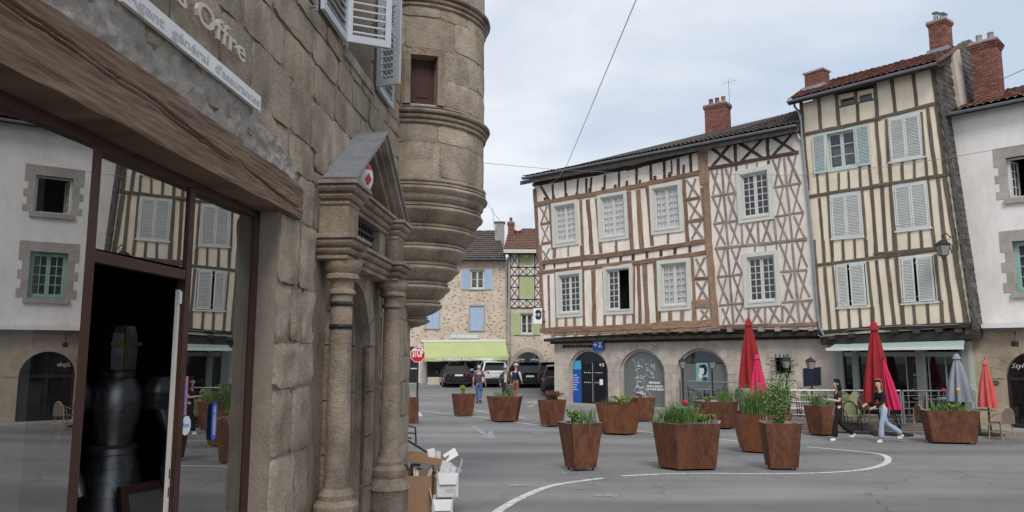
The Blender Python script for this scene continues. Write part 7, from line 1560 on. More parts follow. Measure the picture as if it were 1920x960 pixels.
# ---- closed parasols
def parasol(name, px, yt, yb, y, wpx, mt_, label, base=True, lean=0.0, seed=1, cap=True, zg=None, foldn=7):
    top = at_y(px, yt, y); lowz = at_y(px, yb, y).z; s = y / FPX; zb = gz(y) if zg is None else zg; b = Vector((top.x - lean * (top.z - zb), y, zb)); t = thing(name, label, 'parasol', b, 'closed parasols on the terrace'); rg_ = random.Random(seed); L_ = top.z - lowz; rmax = wpx * s / 2
    ax = lambda z: Vector((b.x + lean * (z - zb), y, z))
    m = MB(); m.tube([b, ax(top.z - .05)], .026, 8); m.build('pole', MT['black_metal'] if base else MT['steel'], t, smooth=40)
    m = MB(); rows = []; nphi = foldn * 6; ph = [rg_.uniform(-.3, .3) for _ in range(foldn)]; fl = [rg_.uniform(.75, 1.2) for _ in range(foldn)]
    prof = [(0, .05), (.03, .14), (.10, .24), (.16, .30), (.25, .42), (.45, .64), (.65, .84), (.85, 1.0), (1.0, 1.08)]
    for u, r_ in prof:
        row = []
        for k in range(nphi):
            a = 2 * math.pi * k / nphi; f_ = int(k * foldn / nphi); w_ = math.sin(math.pi * ((k * foldn / nphi) % 1)); fold = 1 - min(.85, .78 * u ** .4 * (1 - w_) * fl[f_])
            q = ax(top.z - L_ * u * (1 + .03 * (fl[f_] - 1) * u)); tw = a + .25 * u * (1 + 2 * ph[f_]); row.append(q + Vector((math.cos(tw), math.sin(tw), 0)) * rmax * r_ * fold * (1 + .1 * ph[f_] * u))
        rows.append(row + [row[0]])
    m.grid(rows); m.face([m.add(rows[0][:-1]) + k for k in range(nphi)]); m.build('canopy', mt_, t, smooth=1, fix=False)
    if cap:
        m = MB(); rows = []
        for u, r_ in ((-.012, .02), (.0, .16), (.06, .27), (.10, .36)): rows.append([ax(top.z - L_ * (u + .02 * math.sin(k * 2.6) * (u > .1))) + Vector((math.cos(k * .2618), math.sin(k * .2618), 0)) * rmax * r_ * (1 - .10 * (k % 2)) for k in range(24)]); rows[-1].append(rows[-1][0])
        m.grid(rows); m.build('vent_cap', mt_, t, smooth=1, fix=False)
    m = MB(); m.tube([ax(top.z - .02), ax(top.z + .07)], [.02, .012], 6); m.build('finial', MT['black_metal'], t)
    if base: m = MB(); m.lathe([(.36, 0), (.36, .05), (.30, .07), (.05, .09), (.05, .3), (.03, .3)], b, 16); m.build('base', MT['black_metal'], t, smooth=40)
    return t
def cloth(n, c): return mat(n, c, .85, tuple(x * .75 for x in c), sc1=4, sc2=60, bump=.08, rnd=0)
CR, CP, CB_, CC = cloth('cloth_red', (.34, .024, .03)), cloth('cloth_pink', (.68, .035, .13)), cloth('cloth_grey', (.30, .32, .37)), cloth('cloth_coral', (.66, .13, .11))
parasol('parasol', 1403, 598, 728, 25.5, 46, CR, 'large closed dark red parasol beside the small pink parasol', seed=2, zg=DZ)
parasol('parasol', 1419, 665, 745, 23.6, 32, CP, 'small closed hot pink parasol next to the left red parasol', seed=3)
parasol('parasol', 1638, 604, 758, 22.9, 52, CR, 'large closed dark red parasol behind the woman in jeans', seed=4)
parasol('parasol', 1656, 674, 768, 22.6, 26, CP, 'leaning closed hot pink parasol behind the woman in jeans', seed=5, lean=-.16, cap=False)
parasol('parasol', 1793, 664, 752, 23.2, 44, CB_, 'closed grey-blue parasol behind the long tulip planter', seed=6)
parasol('parasol', 1846, 675, 764, 22.6, 32, CC, 'closed coral parasol at the right, by the stone arch', seed=7)
m = MB(); p0, p1 = ground(1572, 812), ground(1712, 818); m.bar(p0 + Vector((0, 0, .03)), p1 + Vector((0, 0, .03)), .12, .05); m.bar((p0 + p1) / 2 + Vector((-.2, -.5, .03)), (p0 + p1) / 2 + Vector((.2, .5, .03)), .12, .049); tag(m.build('metal_cross_stand', MT['black_metal'], None, org=(p0 + p1) / 2), 'black cross-shaped metal stand lying behind the woman in jeans', 'stand')
# ---- bistro chairs and tables
MT['rattan'] = mat('rattan', (.42, .31, .185), .6, (.30, .21, .12), sc1=9, sc2=60, bump=.2, rnd=.12); MT['weave_brown'] = mat('weave_brown', (.20, .15, .125), .8, (.13, .10, .085), sc1=30, sc2=90, bump=.5, rnd=.1); MT['weave_green'] = mat('weave_green', (.34, .38, .20), .8, (.25, .28, .15), sc1=30, sc2=90, bump=.5, rnd=.1); MT['weave_dark'] = mat('weave_dark', (.04, .04, .042), .7, (.16, .16, .16), sc1=40, sc2=90, bump=.4, rnd=.1)
def chair(pos, yaw, label, frame='rattan', weave='weave_brown', arms=True):
    """rounded-back bistro chair with bamboo frame"""
    c = Vector(pos); t = thing('bistro_chair', label, 'chair', c, 'bistro chairs of the terrace'); ca, sa = math.cos(yaw), math.sin(yaw)
    L_ = lambda x, y, z: c + Vector((x * ca - y * sa, x * sa + y * ca, z))     # y forward
    for sx in (-1, 1):
        m = MB(); m.tube([L_(sx * .21, .20, 0), L_(sx * .19, .18, .45)], .017, 6); m.build('leg', MT[frame], t); m = MB(); m.tube([L_(sx * .22, -.25, 0), L_(sx * .19, -.19, .45)], .017, 6); m.build('leg', MT[frame], t)
    arc = [L_(-.20 * math.cos(a) * 1.0, -.20 - .07 * (k / 12 if k <= 12 else 1) - .03 * math.sin(a), .45 + .44 * min(1, math.sin(a) * 1.25) if 0 else .45 + .45 * math.sin(a) ** .55) for k, a in enumerate([math.pi * i / 16 for i in range(17)])]
    m = MB(); m.tube(arc, .017, 6); m.build('back_frame', MT[frame], t, smooth=40)
    m = MB(); rows = []
    for j in range(5): rows.append([arc[8 - i].lerp(arc[8 + i], (j + .0) / 4) if 1 else None for i in range(8, 0, -1)])
    m.grid([[p + (L_(0, .0, 0) - L_(0, .018, 0)) for p in r_] for r_ in rows]); m.grid(rows); m.build('back_weave', MT[weave], t, fix=False)
    m = MB(); n = 16; ring = [L_(.235 * math.cos(a) , .215 * math.sin(a), .45) for a in [2 * math.pi * k / n for k in range(n)]]; m.prism(ring, [p + Vector((0, 0, .03)) for p in ring]); m.build('seat', MT[weave], t)
    m = MB(); m.tube([L_(-.2, .18, .22), L_(.2, .18, .22)], .011, 5); m.tube([L_(-.2, -.22, .22), L_(.2, -.22, .22)], .011, 5); m.tube([L_(-.2, .18, .2), L_(-.2, -.22, .2)], .011, 5); m.tube([L_(.2, .18, .2), L_(.2, -.22, .2)], .011, 5); m.build('stretcher', MT[frame], t)
    if arms:
        for sx in (-1, 1): m = MB(); m.tube([arc[3 if sx < 0 else 13], L_(sx * .27, 0, .66), L_(sx * .24, .16, .62), L_(sx * .20, .19, .45)], .014, 6); m.build('arm', MT[frame], t, smooth=40)
def gp(px, py, deck=False):
    if not deck: return ground(px, py)
    d = ray(px, py); return CAM + d * ((DZ - CAM.z) / d.z)
def table(pos, label, mt_='steel', r_=.34, sq=True):
    c = Vector(pos); t = thing('bistro_table', label, 'table', c, 'bistro tables of the terrace'); m = MB()
    if sq: m.box(c + Vector((0, 0, .735)), 2 * r_, 2 * r_, .025)
    else: m.lathe([(r_, .72), (r_, .745)], c, 20)
    m.build('table_top', MT[mt_], t); m = MB(); m.tube([c + Vector((0, 0, .03)), c + Vector((0, 0, .725))], .03, 8); m.build('stem', MT['black_metal'], t, smooth=40)
    m = MB(); m.bar(c + Vector((-.26, -.26, .02)), c + Vector((.26, .26, .02)), .05, .03); m.bar(c + Vector((.26, -.26, .02)), c + Vector((-.26, .26, .02)), .05, .029); m.build('foot', MT['black_metal'], t)
chair(gp(1878, 824), R(15), 'rattan chair with brown weave at the far right, in front of the stone arch')
chair(gp(1738, 815), R(-75), 'rattan chair with brown weave at the left end of the tulip planter')
table(gp(1838, 816), 'small square table between the tulip planter and the rightmost chair', 'weave_brown')
chair(gp(1600, 808), R(170), 'dark framed chair with a green woven back beside the woman in black', 'black_metal', 'weave_green')
chair(gp(1632, 796, True), R(200), 'rattan chair on the deck between the two walking women'); chair(gp(1578, 790, True), R(120), 'rattan chair on the deck behind the woman in black', 'rattan', 'weave_green')
chair(gp(1592, 784, True), R(30), 'rattan chair farther back on the deck behind the green woven chair', 'rattan', 'weave_green')
table(gp(1556, 788, True), 'square steel table on the deck behind the fine grass planter'); table(gp(1745, 792, True), 'square steel table on the deck behind the third railing'); table(gp(1790, 790, True), 'square steel table on the deck behind the grey-blue parasol', 'white_worn')
chair(gp(1700, 792, True), R(-60), 'dark metal chair on the deck right of the leaning pink parasol', 'black_metal', 'weave_dark'); chair(gp(1722, 793, True), R(80), 'pale folding chair on the deck under the menu board', 'rattan', 'weave_brown', False); chair(gp(1520, 782, True), R(-60), 'dark chair on the deck beside the lantern post by the notice board', 'black_metal', 'weave_green'); chair(gp(1487, 780, True), R(-100), 'dark chair on the deck behind the leafy shrub', 'black_metal', 'weave_dark')
chair(gp(1393, 774, True), R(-40), 'dark chair on the deck under the left red parasol', 'black_metal', 'weave_dark'); table(gp(1322, 764, True), 'square steel table on the deck in front of the right bank arch'); chair(gp(1303, 764, True), R(-90), 'dark chair at the table in front of the right bank arch, left side', 'black_metal', 'weave_brown'); chair(gp(1347, 765, True), R(90), 'dark chair at the table in front of the right bank arch, right side', 'black_metal', 'weave_brown')
chair(gp(1668, 795, True), R(40), 'dark chair on the deck behind the pink parasol', 'black_metal', 'weave_dark')
# ================================================================== CARS
def paint(n, c): m = plain(n, c, .25, .2, .5); m.node_tree.nodes['Principled BSDF'].inputs['Coat Weight'].default_value = .6; return m
P_BLACK, P_WHITE, P_DARK = paint('car_black', (.012, .012, .014)), paint('car_white', (.72, .72, .73)), paint('car_graphite', (.03, .032, .037))
MT['tyre'] = plain('tyre', (.015, .015, .015), .8); MT['rim'] = plain('rim', (.35, .35, .36), .35, .7); MT['tail_red'] = plain('tail_red', (.35, .01, .02), .25); MT['plate'] = plain('plate', (.7, .7, .68), .5); MT['car_glass'] = plain('car_glass', (.014, .017, .02), .08, 0, .6)
def car(px, py, a_deg, wpx, kind, pmat, label, y=None):
    """body lofted from cross sections, separate glasshouse, lamps, bumper, plate, wheels"""
    g0 = ground(px, py); c = g0; Wd = 1.80; hw = Wd / 2; sed = kind == 'sedan'; L_ = 4.55 if sed else 4.25; a = R(a_deg)
    f = Vector((math.sin(a), math.cos(a), 0)); r_ = Vector((f.y, -f.x, 0)); U_ = Vector((0, 0, 1)); o = c
    T = lambda x, y_, z: o + r_ * x + f * y_ + U_ * z          # y_=0 rear bumper, forward positive
    t = thing('parked_car', label, 'car', o, 'cars parked in the far street')
    rf = 1.42 if sed else 1.60; bel = .93 if sed else 1.02; dk_ = .98 if sed else 1.0
    # body: (y, z floor, half width low, half width mid, z shoulder, half width shoulder)
    S = [(0.0, .42, .70, .80, bel - .10, .72), (.10, .30, .80, .88, bel - .02, .80), (.45, .26, .85, .90, bel, .83), (1.2, .26, .86, .90, bel, .84), (2.3, .26, .86, .90, bel - .02, .84), (3.2, .26, .86, .90, bel - .08, .83), (3.9, .28, .84, .88, bel - .20, .78), (L_ - .12, .32, .78, .82, bel - .32, .70), (L_, .40, .66, .70, bel - .40, .6)]
    m = MB(); rows = []
    for y_, zf, w0, w1, zs, w2 in S: rows.append([T(x, y_, z) for x, z in ((-w0, zf), (-w1, zf + .22), (-w1, zs - .18), (-w2, zs), (-w2 * .5, zs + .035), (w2 * .5, zs + .035), (w2, zs), (w1, zs - .18), (w1, zf + .22), (w0, zf), (-w0, zf))])
    m.grid(rows); m.face([m.add(rows[0][:-1]) + k for k in range(10)]); m.face([m.add(rows[-1][:-1]) + k for k in range(10)]); m.build('body', pmat, t, smooth=35)
    # glasshouse
    if sed: G_ = [(.45, bel - .01, .74), (1.25, rf - .05, .55), (2.3, rf - .03, .56), (3.25, bel - .02, .72)]
    else: G_ = [(.12, bel - .01, .78), (.42, rf - .07, .60), (2.2, rf - .04, .60), (3.15, bel - .02, .74)]
    lo = [G_[0], (G_[0][0] + .02, bel - .02, .80), (G_[3][0] - .02, bel - .02, .80), G_[3]]
    m = MB(); yb0, yt0, yt1, yb1 = [g[0] for g in G_]; zt0, zt1 = G_[1][1], G_[2][1]; wl, wt = .80, G_[1][2]
    B4 = [T(-wl, yb0, bel - .01), T(wl, yb0, bel - .01), T(wl, yb1, bel - .03), T(-wl, yb1, bel - .03)]; T4 = [T(-wt, yt0, zt0), T(wt, yt0, zt0), T(wt, yt1, zt1), T(-wt, yt1, zt1)]
    m.prism(T4, B4); m.build('glasshouse', MT['car_glass'], t)
    m = MB(); R4 = [[T(x * wt * 1.04, y_, z + .02 + (.035 if abs(x) < .6 else 0)) for x in (-1, -.5, 0, .5, 1)] for y_, z in ((yt0 - .06, zt0 - .01), (lerp(yt0, yt1, .5), max(zt0, zt1) + .02), (yt1 + .05, zt1 - .01))]; m.grid(R4); m.grid([[p - U_ * .05 for p in q] for q in R4]); m.build('roof', pmat, t, smooth=1, fix=False)
    m = MB()
    for i in range(4): m.bar(B4[i] + U_ * .01, T4[i] + U_ * .01, .09 if i < 2 else .06, .05)
    for sx in (-1, 1):
        m.bar(T(sx * wl, lerp(yb0, yb1, .52), bel), T(sx * wt, lerp(yt0, yt1, .45), rf - .05), .07, .035)
    m.build('pillars', pmat, t)
    if not sed: m = MB(); m.bar(T(-wt * .95, yt0 - .12, zt0 + .015), T(wt * .95, yt0 - .12, zt0 + .015), .2, .03); m.build('spoiler', pmat, t)
    for sx in (-1, 1):
        zl = bel - .16 if sed else bel - .10; m = MB(); m.prism([T(sx * .80, .03, zl + .07), T(sx * .42, -.012, zl + .065), T(sx * .44, -.012, zl - .06), T(sx * .84, .06, zl - .05)], [T(sx * .84, .28, zl + .07), T(sx * .42, .1, zl + .065), T(sx * .44, .1, zl - .06), T(sx * .88, .28, zl - .05)]); m.build('tail_light', MT['tail_red'], t)
        m = MB(); m.box(T(sx * .98, yb1 - .35, bel + .03), .2, .1, .13, -a); m.build('mirror', pmat, t)
        m = MB(); m.bar(T(sx * .905, 1.5, bel - .17), T(sx * .905, 1.68, bel - .17), .02, .025); m.build('door_handle', MT['rim'] if pmat is P_WHITE else pmat, t)
        for y_ in (.85, L_ - .85):
            ct = T(sx * .80, y_, .31); m = MB(); ax_ = r_ * sx; ring_ = lambda rr, d: [ct + ax_ * d + (f * math.cos(k * math.pi / 10) + U_ * math.sin(k * math.pi / 10)) * rr for k in range(20)]
            rws = [ring_(.2, -.1), ring_(.29, -.1), ring_(.315, -.06), ring_(.315, .08), ring_(.29, .115), ring_(.205, .115)]; m.grid([q + [q[0]] for q in rws]); wh_ = m.build('wheel', MT['tyre'], t, smooth=40, fix=False); m = MB(); rws = [ring_(.206, .112), ring_(.18, .09), ring_(.03, .10), ring_(.001, .10)]; m.grid([q + [q[0]] for q in rws]); m.build('rim', MT['rim'], wh_, fix=False)
    m = MB(); m.box(T(0, -.03, .50), 1.5, .12, .16, -a); m.build('bumper', pmat if sed else MT['tyre'], t); m = MB(); m.box(T(0, -.055 if sed else -.035, .76 if sed else .72), .50, .02, .11, -a); m.build('number_plate', MT['plate'], t)
    m = MB(); m.box(T(0, .1, .33), 1.56, .3, .16, -a); m.build('valance', MT['tyre'], t)
    return t
car(860, 727, -12, 46, 'sedan', P_BLACK, 'black saloon car with red tail lights parked at the pastry shop')
car(842, 719, -14, 40, 'sedan', P_DARK, 'dark grey car mostly hidden behind the black saloon')
car(930, 727, -14, 46, 'suv', P_WHITE, 'white hatchback parked beside the walking man')
car(994, 728, -9, 46, 'suv', P_BLACK, 'black hatchback parked in front of the arched door')
car(1048, 742, 1, 46, 'suv', P_DARK, 'dark grey car half hidden by the bank corner, nearest of the row')
car(1035, 728, -9, 46, 'suv', P_DARK, 'dark car farthest right in the row, behind the half hidden car')
# round no-parking sign, purple back
pz = at_y(914, 686, 48.0); m = MB(); b = Vector((pz.x, pz.y, gz(48))); ns = thing('round_sign', 'round violet and red traffic sign behind the white hatchback', 'sign', b); m.tube([b, pz + Vector((0, 0, .1))], .03, 6); m.build('post', MT['steel'], ns); disc(Plane((pz.x, pz.y - .05), (1, 0)), 0, pz.z, 0, .2, .2, plain('sign_violet', (.10, .04, .20)), ns, 'plate'); disc(Plane((pz.x, pz.y - .05), (1, 0)), 0, pz.z, -.01, .23, .23, MT['sign_red'], ns, 'rim_plate', th=.008)
# ================================================================== PEOPLE
SKIN = plain('skin', (.50, .30, .22), .55)
def skinned(name, verts, edges, radii, mt_, parent, root=0, sub=1, org=None):
    me = bpy.data.meshes.new(name); me.from_pydata([v - org for v in verts], edges, []); ob = bpy.data.objects.new(name, me)
    md = ob.modifiers.new('s', 'SKIN'); md.use_smooth_shade = True; md.branch_smoothing = .3
    for i, r_ in enumerate(radii): me.skin_vertices[0].data[i].radius = r_ if isinstance(r_, tuple) else (r_, r_)
    me.skin_vertices[0].data[root].use_root = True
    sb = ob.modifiers.new('d', 'SUBSURF'); sb.levels = sub; sb.render_levels = sub
    m2 = bake(ob); bpy.data.objects.remove(ob)
    m2.materials.clear(); m2.materials.append(mt_); m2.polygons.foreach_set('use_smooth', [True] * len(m2.polygons)); m2.name = name
    o2 = bpy.data.objects.new(name, m2); COL.objects.link(o2); o2.parent = parent; o2.location = org - base_of(parent); W[o2.name] = org.copy(); return o2
def person(label, pos, yaw, H, pose, top, bottom, shoe, hair, hairlen=0, sleeve='short', skin=SKIN, fem=False, shirt_len=.0, jacket=None, hat=None, lean=0.0, headyaw=0.0, flare=1.0, beard=None, crop_=False, extra=None):
    """pose: dict of joints in metres for a 1.75 m figure: LK LA RK RA (knee, ankle), LE LW RE RW (elbow, wrist); local x right, y forward"""
    k = H / 1.75; p0 = Vector(pos); t = thing('person', label, 'person', p0, 'people on the square'); ca, sa = math.cos(yaw), math.sin(yaw)
    def P(x, y, z): y += lean * max(0, z - .9); return p0 + Vector(((x * ca - y * sa) * k, (x * sa + y * ca) * k, z * k))
    D = pose; J = {}
    sh = .165 if fem else .19; hp = .095
    J['pel'] = (0, 0, .95); J['wst'] = (0, .0, 1.08); J['chs'] = (0, .01, 1.28); J['nkb'] = (0, 0, 1.44); J['nk'] = (0, .015, 1.50); J['hd0'] = (0, .03, 1.575); J['hd1'] = (0, .028, 1.66); J['hd2'] = (0, .015, 1.71)
    for s_, sg in (('L', -1), ('R', 1)):
        J[s_ + 'S'] = (sg * sh, 0, 1.40); J[s_ + 'E'] = D[s_ + 'E']; J[s_ + 'W'] = D[s_ + 'W']; J[s_ + 'H'] = (sg * hp, 0, .90); J[s_ + 'K'] = D[s_ + 'K']; J[s_ + 'A'] = D[s_ + 'A']
    names = ['pel', 'wst', 'chs', 'nkb', 'nk', 'hd0', 'hd1', 'hd2']; rad = {'pel': .115, 'wst': .108, 'chs': .125, 'nkb': .065, 'nk': .052, 'hd0': (.066, .082), 'hd1': (.074, .092), 'hd2': (.055, .07)}
    edges = [('pel', 'wst'), ('wst', 'chs'), ('chs', 'nkb'), ('nkb', 'nk'), ('nk', 'hd0'), ('hd0', 'hd1'), ('hd1', 'hd2')]
    hj = math.cos(headyaw), math.sin(headyaw)
    for s_, sg in (('L', -1), ('R', 1)):
        for q, r_ in (('S', .058), ('E', .042), ('W', .028), ('H', .088), ('K', .058), ('A', .038)): names.append(s_ + q); rad[s_ + q] = r_
        edges += [('nkb' if False else 'chs', s_ + 'S'), (s_ + 'S', s_ + 'E'), (s_ + 'E', s_ + 'W'), ('pel', s_ + 'H'), (s_ + 'H', s_ + 'K'), (s_ + 'K', s_ + 'A')]
        # foot and hand with five fingers
        A_ = J[s_ + 'A']; J[s_ + 'T'] = (A_[0] + sg * .02, A_[1] + .15 * D.get(s_ + 'f', 1), A_[2] - .055 + D.get(s_ + 't', 0)); names.append(s_ + 'T'); rad[s_ + 'T'] = .03; edges.append((s_ + 'A', s_ + 'T'))
        w_ = Vector(J[s_ + 'W']); d_ = (w_ - Vector(J[s_ + 'E'])).normalized(); n_ = Vector((0, 1, 0)); sd = d_.cross(Vector((sg, 0, 0))); sd = sd.normalized() if sd.length > .1 else Vector((0, 1, 0))
        pm = w_ + d_ * .07; J[s_ + 'P'] = tuple(pm); names.append(s_ + 'P'); rad[s_ + 'P'] = (.030, .017); edges.append((s_ + 'W', s_ + 'P'))
        for i, (of, ln) in enumerate(((-.028, .065), (-.009, .075), (.010, .07), (.028, .055))):
            a_ = pm + sd * of + d_ * .03; b_ = a_ + d_ * ln * .6 + Vector((-sg * .012, 0, 0)); c_ = b_ + d_ * ln * .4 + Vector((-sg * .02, 0, 0)); 
            for nm, v in (('a', a_), ('b', b_), ('c', c_)): J[f'{s_}f{i}{nm}'] = tuple(v); names.append(f'{s_}f{i}{nm}'); rad[f'{s_}f{i}{nm}'] = .0085
            edges += [(s_ + 'P', f'{s_}f{i}a'), (f'{s_}f{i}a', f'{s_}f{i}b'), (f'{s_}f{i}b', f'{s_}f{i}c')]
        th = w_ + d_ * .03 - sd * .035; J[s_ + 'th'] = tuple(th); J[s_ + 'th2'] = tuple(th + d_ * .045 - sd * .012); names += [s_ + 'th', s_ + 'th2']; rad[s_ + 'th'] = .011; rad[s_ + 'th2'] = .009; edges += [(s_ + 'W', s_ + 'th'), (s_ + 'th', s_ + 'th2')]
    if fem: rad['wst'] = .088; rad['chs'] = .105; rad['pel'] = .108
    ix = {n: i for i, n in enumerate(names)}
    sc_ = lambda r_: tuple(x * k for x in r_) if isinstance(r_, tuple) else r_ * k
    skinned('body', [P(*J[n]) for n in names], [(ix[a], ix[b]) for a, b in edges], [sc_(rad[n] * (.80 if n in ('pel', 'LH', 'RH', 'wst', 'chs', 'LK', 'RK') else 1) if not isinstance(rad[n], tuple) else rad[n]) for n in names], skin, t, 0, 1, p0)
    def wear(nm, ns, es, add, mt_, ov={}):
        i2 = {n: i for i, n in enumerate(ns)}; rr = []
        for n in ns:
            r_ = ov.get(n, rad.get(n, .05)); r_ = tuple(x + add for x in r_) if isinstance(r_, tuple) else r_ + add; rr.append(sc_(r_))
        skinned(nm, [P(*J[n]) for n in ns], [(i2[a], i2[b]) for a, b in es], rr, mt_, t, 0, 1, p0)
    J['hem'] = (0, 0, .93 - shirt_len) if not crop_ else (0, 0, 1.12)
    if crop_: J['wst2'] = (0, .0, 1.17); rad['wst2'] = .096
    rad['hem'] = (.122 if not fem else .112) if not crop_ else .092
    tn = ['chs', 'wst2' if crop_ else 'wst', 'hem', 'nkb', 'LS', 'RS', 'LE', 'RE']; te = [('chs', tn[1]), (tn[1], 'hem'), ('chs', 'nkb'), ('chs', 'LS'), ('chs', 'RS'), ('LS', 'LE'), ('RS', 'RE')]
    if sleeve == 'short':
        for s_ in 'LR': J[s_ + 'E2'] = tuple(lerp(a, b, .68) for a, b in zip(J[s_ + 'S'], J[s_ + 'E'])); rad[s_ + 'E2'] = .05
        tn = [n if n not in ('LE', 'RE') else n + '2' for n in tn]; te = [(a, b + '2' if b in ('LE', 'RE') else b) for a, b in te]
    elif sleeve == 'long': tn += ['LW', 'RW']; te += [('LE', 'LW'), ('RE', 'RW')]
    elif sleeve == 'none': tn = [n for n in tn if n not in ('LE', 'RE')]; te = [e_ for e_ in te if e_[1] not in ('LE', 'RE')]
    if sleeve == 'none' and extra: wear('shirt_sleeves', ['LS', 'LE', 'LW'], [('LS', 'LE'), ('LE', 'LW')], .014, extra); wear('shirt_sleeves', ['RS', 'RE', 'RW'], [('RS', 'RE'), ('RE', 'RW')], .014, extra)
    wear('jacket' if jacket else 'top', tn, te, .028 if jacket else .016, top)
    if jacket: # shirt front showing
        m = MB(); m.prism([P(-.07, .15, 1.42), P(.07, .15, 1.42), P(.055, .158, 1.0), P(-.055, .158, 1.0)], [P(-.07, .05, 1.42), P(.07, .05, 1.42), P(.055, .05, 1.0), P(-.055, .05, 1.0)]); m.build('shirt_front', jacket, t)
    J['LA2'] = (J['LA'][0], J['LA'][1], J['LA'][2] + .01); J['RA2'] = (J['RA'][0], J['RA'][1], J['RA'][2] + .01); rad['LA2'] = rad['RA2'] = .05 * flare
    J['tw'] = (0, 0, 1.035); rad['tw'] = .098 if not fem else .082
    wear('trousers', ['pel', 'tw', 'LH', 'RH', 'LK', 'RK', 'LA2', 'RA2'], [('pel', 'tw'), ('pel', 'LH'), ('pel', 'RH'), ('LH', 'LK'), ('RH', 'RK'), ('LK', 'LA2'), ('RK', 'RA2')], .017, bottom)
    for s_ in 'LR': J[s_ + 'hl'] = (J[s_ + 'A'][0], J[s_ + 'A'][1] - .045, J[s_ + 'T'][2] + .008); rad[s_ + 'hl'] = .036; wear('shoe', [s_ + 'hl', s_ + 'A', s_ + 'T'], [(s_ + 'hl', s_ + 'A'), (s_ + 'hl', s_ + 'T')], .010, shoe, {s_ + 'A': .03, s_ + 'T': .03})
    # head details
    hc = P(*J['hd1']); F_ = Vector((-sa * hj[0] - ca * hj[1], ca * hj[0] - sa * hj[1], 0)); Rr = Vector((F_.y, -F_.x, 0)); Uz = Vector((0, 0, 1)); Hd = lambda x, y, z: hc + Rr * x * k + F_ * y * k + Uz * z * k
    for sx in (-1, 1):
        m = MB(); m.lathe([(.001, -.01), (.010, 0), (.001, .01)], Hd(sx * .031, .083, -.015), 8); m.build('eye', MT['black'], t, smooth=1); m = MB(); m.box(Hd(sx * .082, -.005, -.02), .018, .035, .055, yaw + headyaw); m.build('ear', skin, t)
    m = MB(); m.prism([Hd(0, .088, .0), Hd(-.014, .085, -.045), Hd(.014, .085, -.045)], [Hd(0, .07, .0), Hd(-.006, .115, -.042), Hd(.006, .115, -.042)]); m.build('nose', skin, t); m = MB(); m.box(Hd(0, .083, -.075), .045, .014, .010, yaw + headyaw); m.build('mouth', plain('lips', (.35, .12, .1)) if 'lips' not in bpy.data.materials else bpy.data.materials['lips'], t)
    if beard: m = MB(); m.lathe([(.02, -.15), (.055, -.12), (.07, -.07), (.06, -.05)], Hd(0, .03, 0), 14); m.build('beard', beard, t, smooth=1)
    if hair:
        m = MB(); rows = []; n = 22
        for j in range(9):
            th = j / 8; row = []
            for i in range(n):
                a_ = 2 * math.pi * i / n; face = max(0, math.cos(a_)) ; zz_ = .10 * math.cos(th * math.pi * .58); rr_ = (.098) * math.sin(th * math.pi * .58 + .03) ** .8 * (1 + (.5 * max(0, th - .55) if hairlen > .1 else 0))
                fx, fy = math.sin(a_) * rr_ * .90, math.cos(a_) * rr_ * 1.08 - .012; drop = 0
                if th > .5: drop = -(hairlen) * (th - .5) * 2 * (0 if face > .25 else 1); 
                if face > .3 and th > .55: zz_ = .10 * math.cos(.55 * math.pi * .58)
                jit = 1 + .07 * mnoise.noise(Vector((math.cos(a_) * 3, math.sin(a_) * 3, j * .6)))
                row.append(Hd(fx * jit, fy * jit, .045 + zz_ + drop))
            rows.append(row + [row[0]])
        m.grid(rows); m.build('hair', hair, t, smooth=1, fix=False)
    if hat:
        m = MB()
        if hat[1] == 'brim': m.lathe([(.17, .065), (.17, .075), (.095, .085), (.09, .15), (.06, .175), (.001, .18)], Hd(0, 0, 0), 18)
        else: m.lathe([(.098, .04), (.10, .08), (.085, .13), (.05, .155), (.001, .16)], Hd(0, 0, 0), 18); m.prism([Hd(-.07, .08, .055), Hd(.07, .08, .055), Hd(.05, .17, .05), Hd(-.05, .17, .05)], [Hd(-.07, .08, .067), Hd(.07, .08, .067), Hd(.05, .17, .06), Hd(-.05, .17, .06)])
        m.build('hat', hat[0], t, smooth=40)
    return t, P, J
def fab(n, c, v=.8): return mat('fab_' + n, c, .9, tuple(x * v for x in c), sc1=8, sc2=60, bump=.15, rnd=0)
WALK = dict(LK=(-.09, .16, .50), LA=(-.09, .20, .09), RK=(.09, .02, .50), RA=(.09, -.30, .15), Rt=-.03, LE=(-.25, -.10, 1.13), LW=(-.26, .0, .90), RE=(.25, .06, 1.13), RW=(.24, .20, .93))
def pose(**k): d = dict(WALK); d.update(k); return d
BLK, JEANS, DEN = fab('black', (.014, .014, .015)), fab('jeans_light', (.36, .44, .56), .8), fab('denim', (.07, .13, .28))
WHT = plain('shoe_white', (.72, .72, .72)); SHB = plain('shoe_black', (.02, .02, .02))
# woman in black, walking left and reading from her phone
g1 = ground(1576, 827); yl_ = R(90 - 6)
person('woman in black trousers and brown top walking left looking at her phone', g1, yl_, 1.66, pose(LK=(-.07, .14, .50), LA=(-.07, .18, .085), RK=(.08, -.05, .50), RA=(.08, -.42, .20), Rt=-.02, LE=(-.20, .03, 1.15), LW=(-.10, .27, 1.20), RE=(.24, -.03, 1.13), RW=(.25, .05, .88)), fab('maroon', (.055, .026, .026)), BLK, WHT, fab('hair_black', (.010, .009, .009)), .24, 'short', plain('skin_pale', (.60, .40, .32), .55), True, .03, flare=1.75)
m = MB(); pc_ = g1 + Vector((-.36, -.02, 1.20)); m.box(pc_, .012, .075, .15, .1, ax=(Vector((.8, 0, .6)), Vector((0, 1, 0)), Vector((-.6, 0, .8)))); tag(m.build('phone', MT['black'], None, org=pc_), 'dark phone held by the woman in black', 'phone')
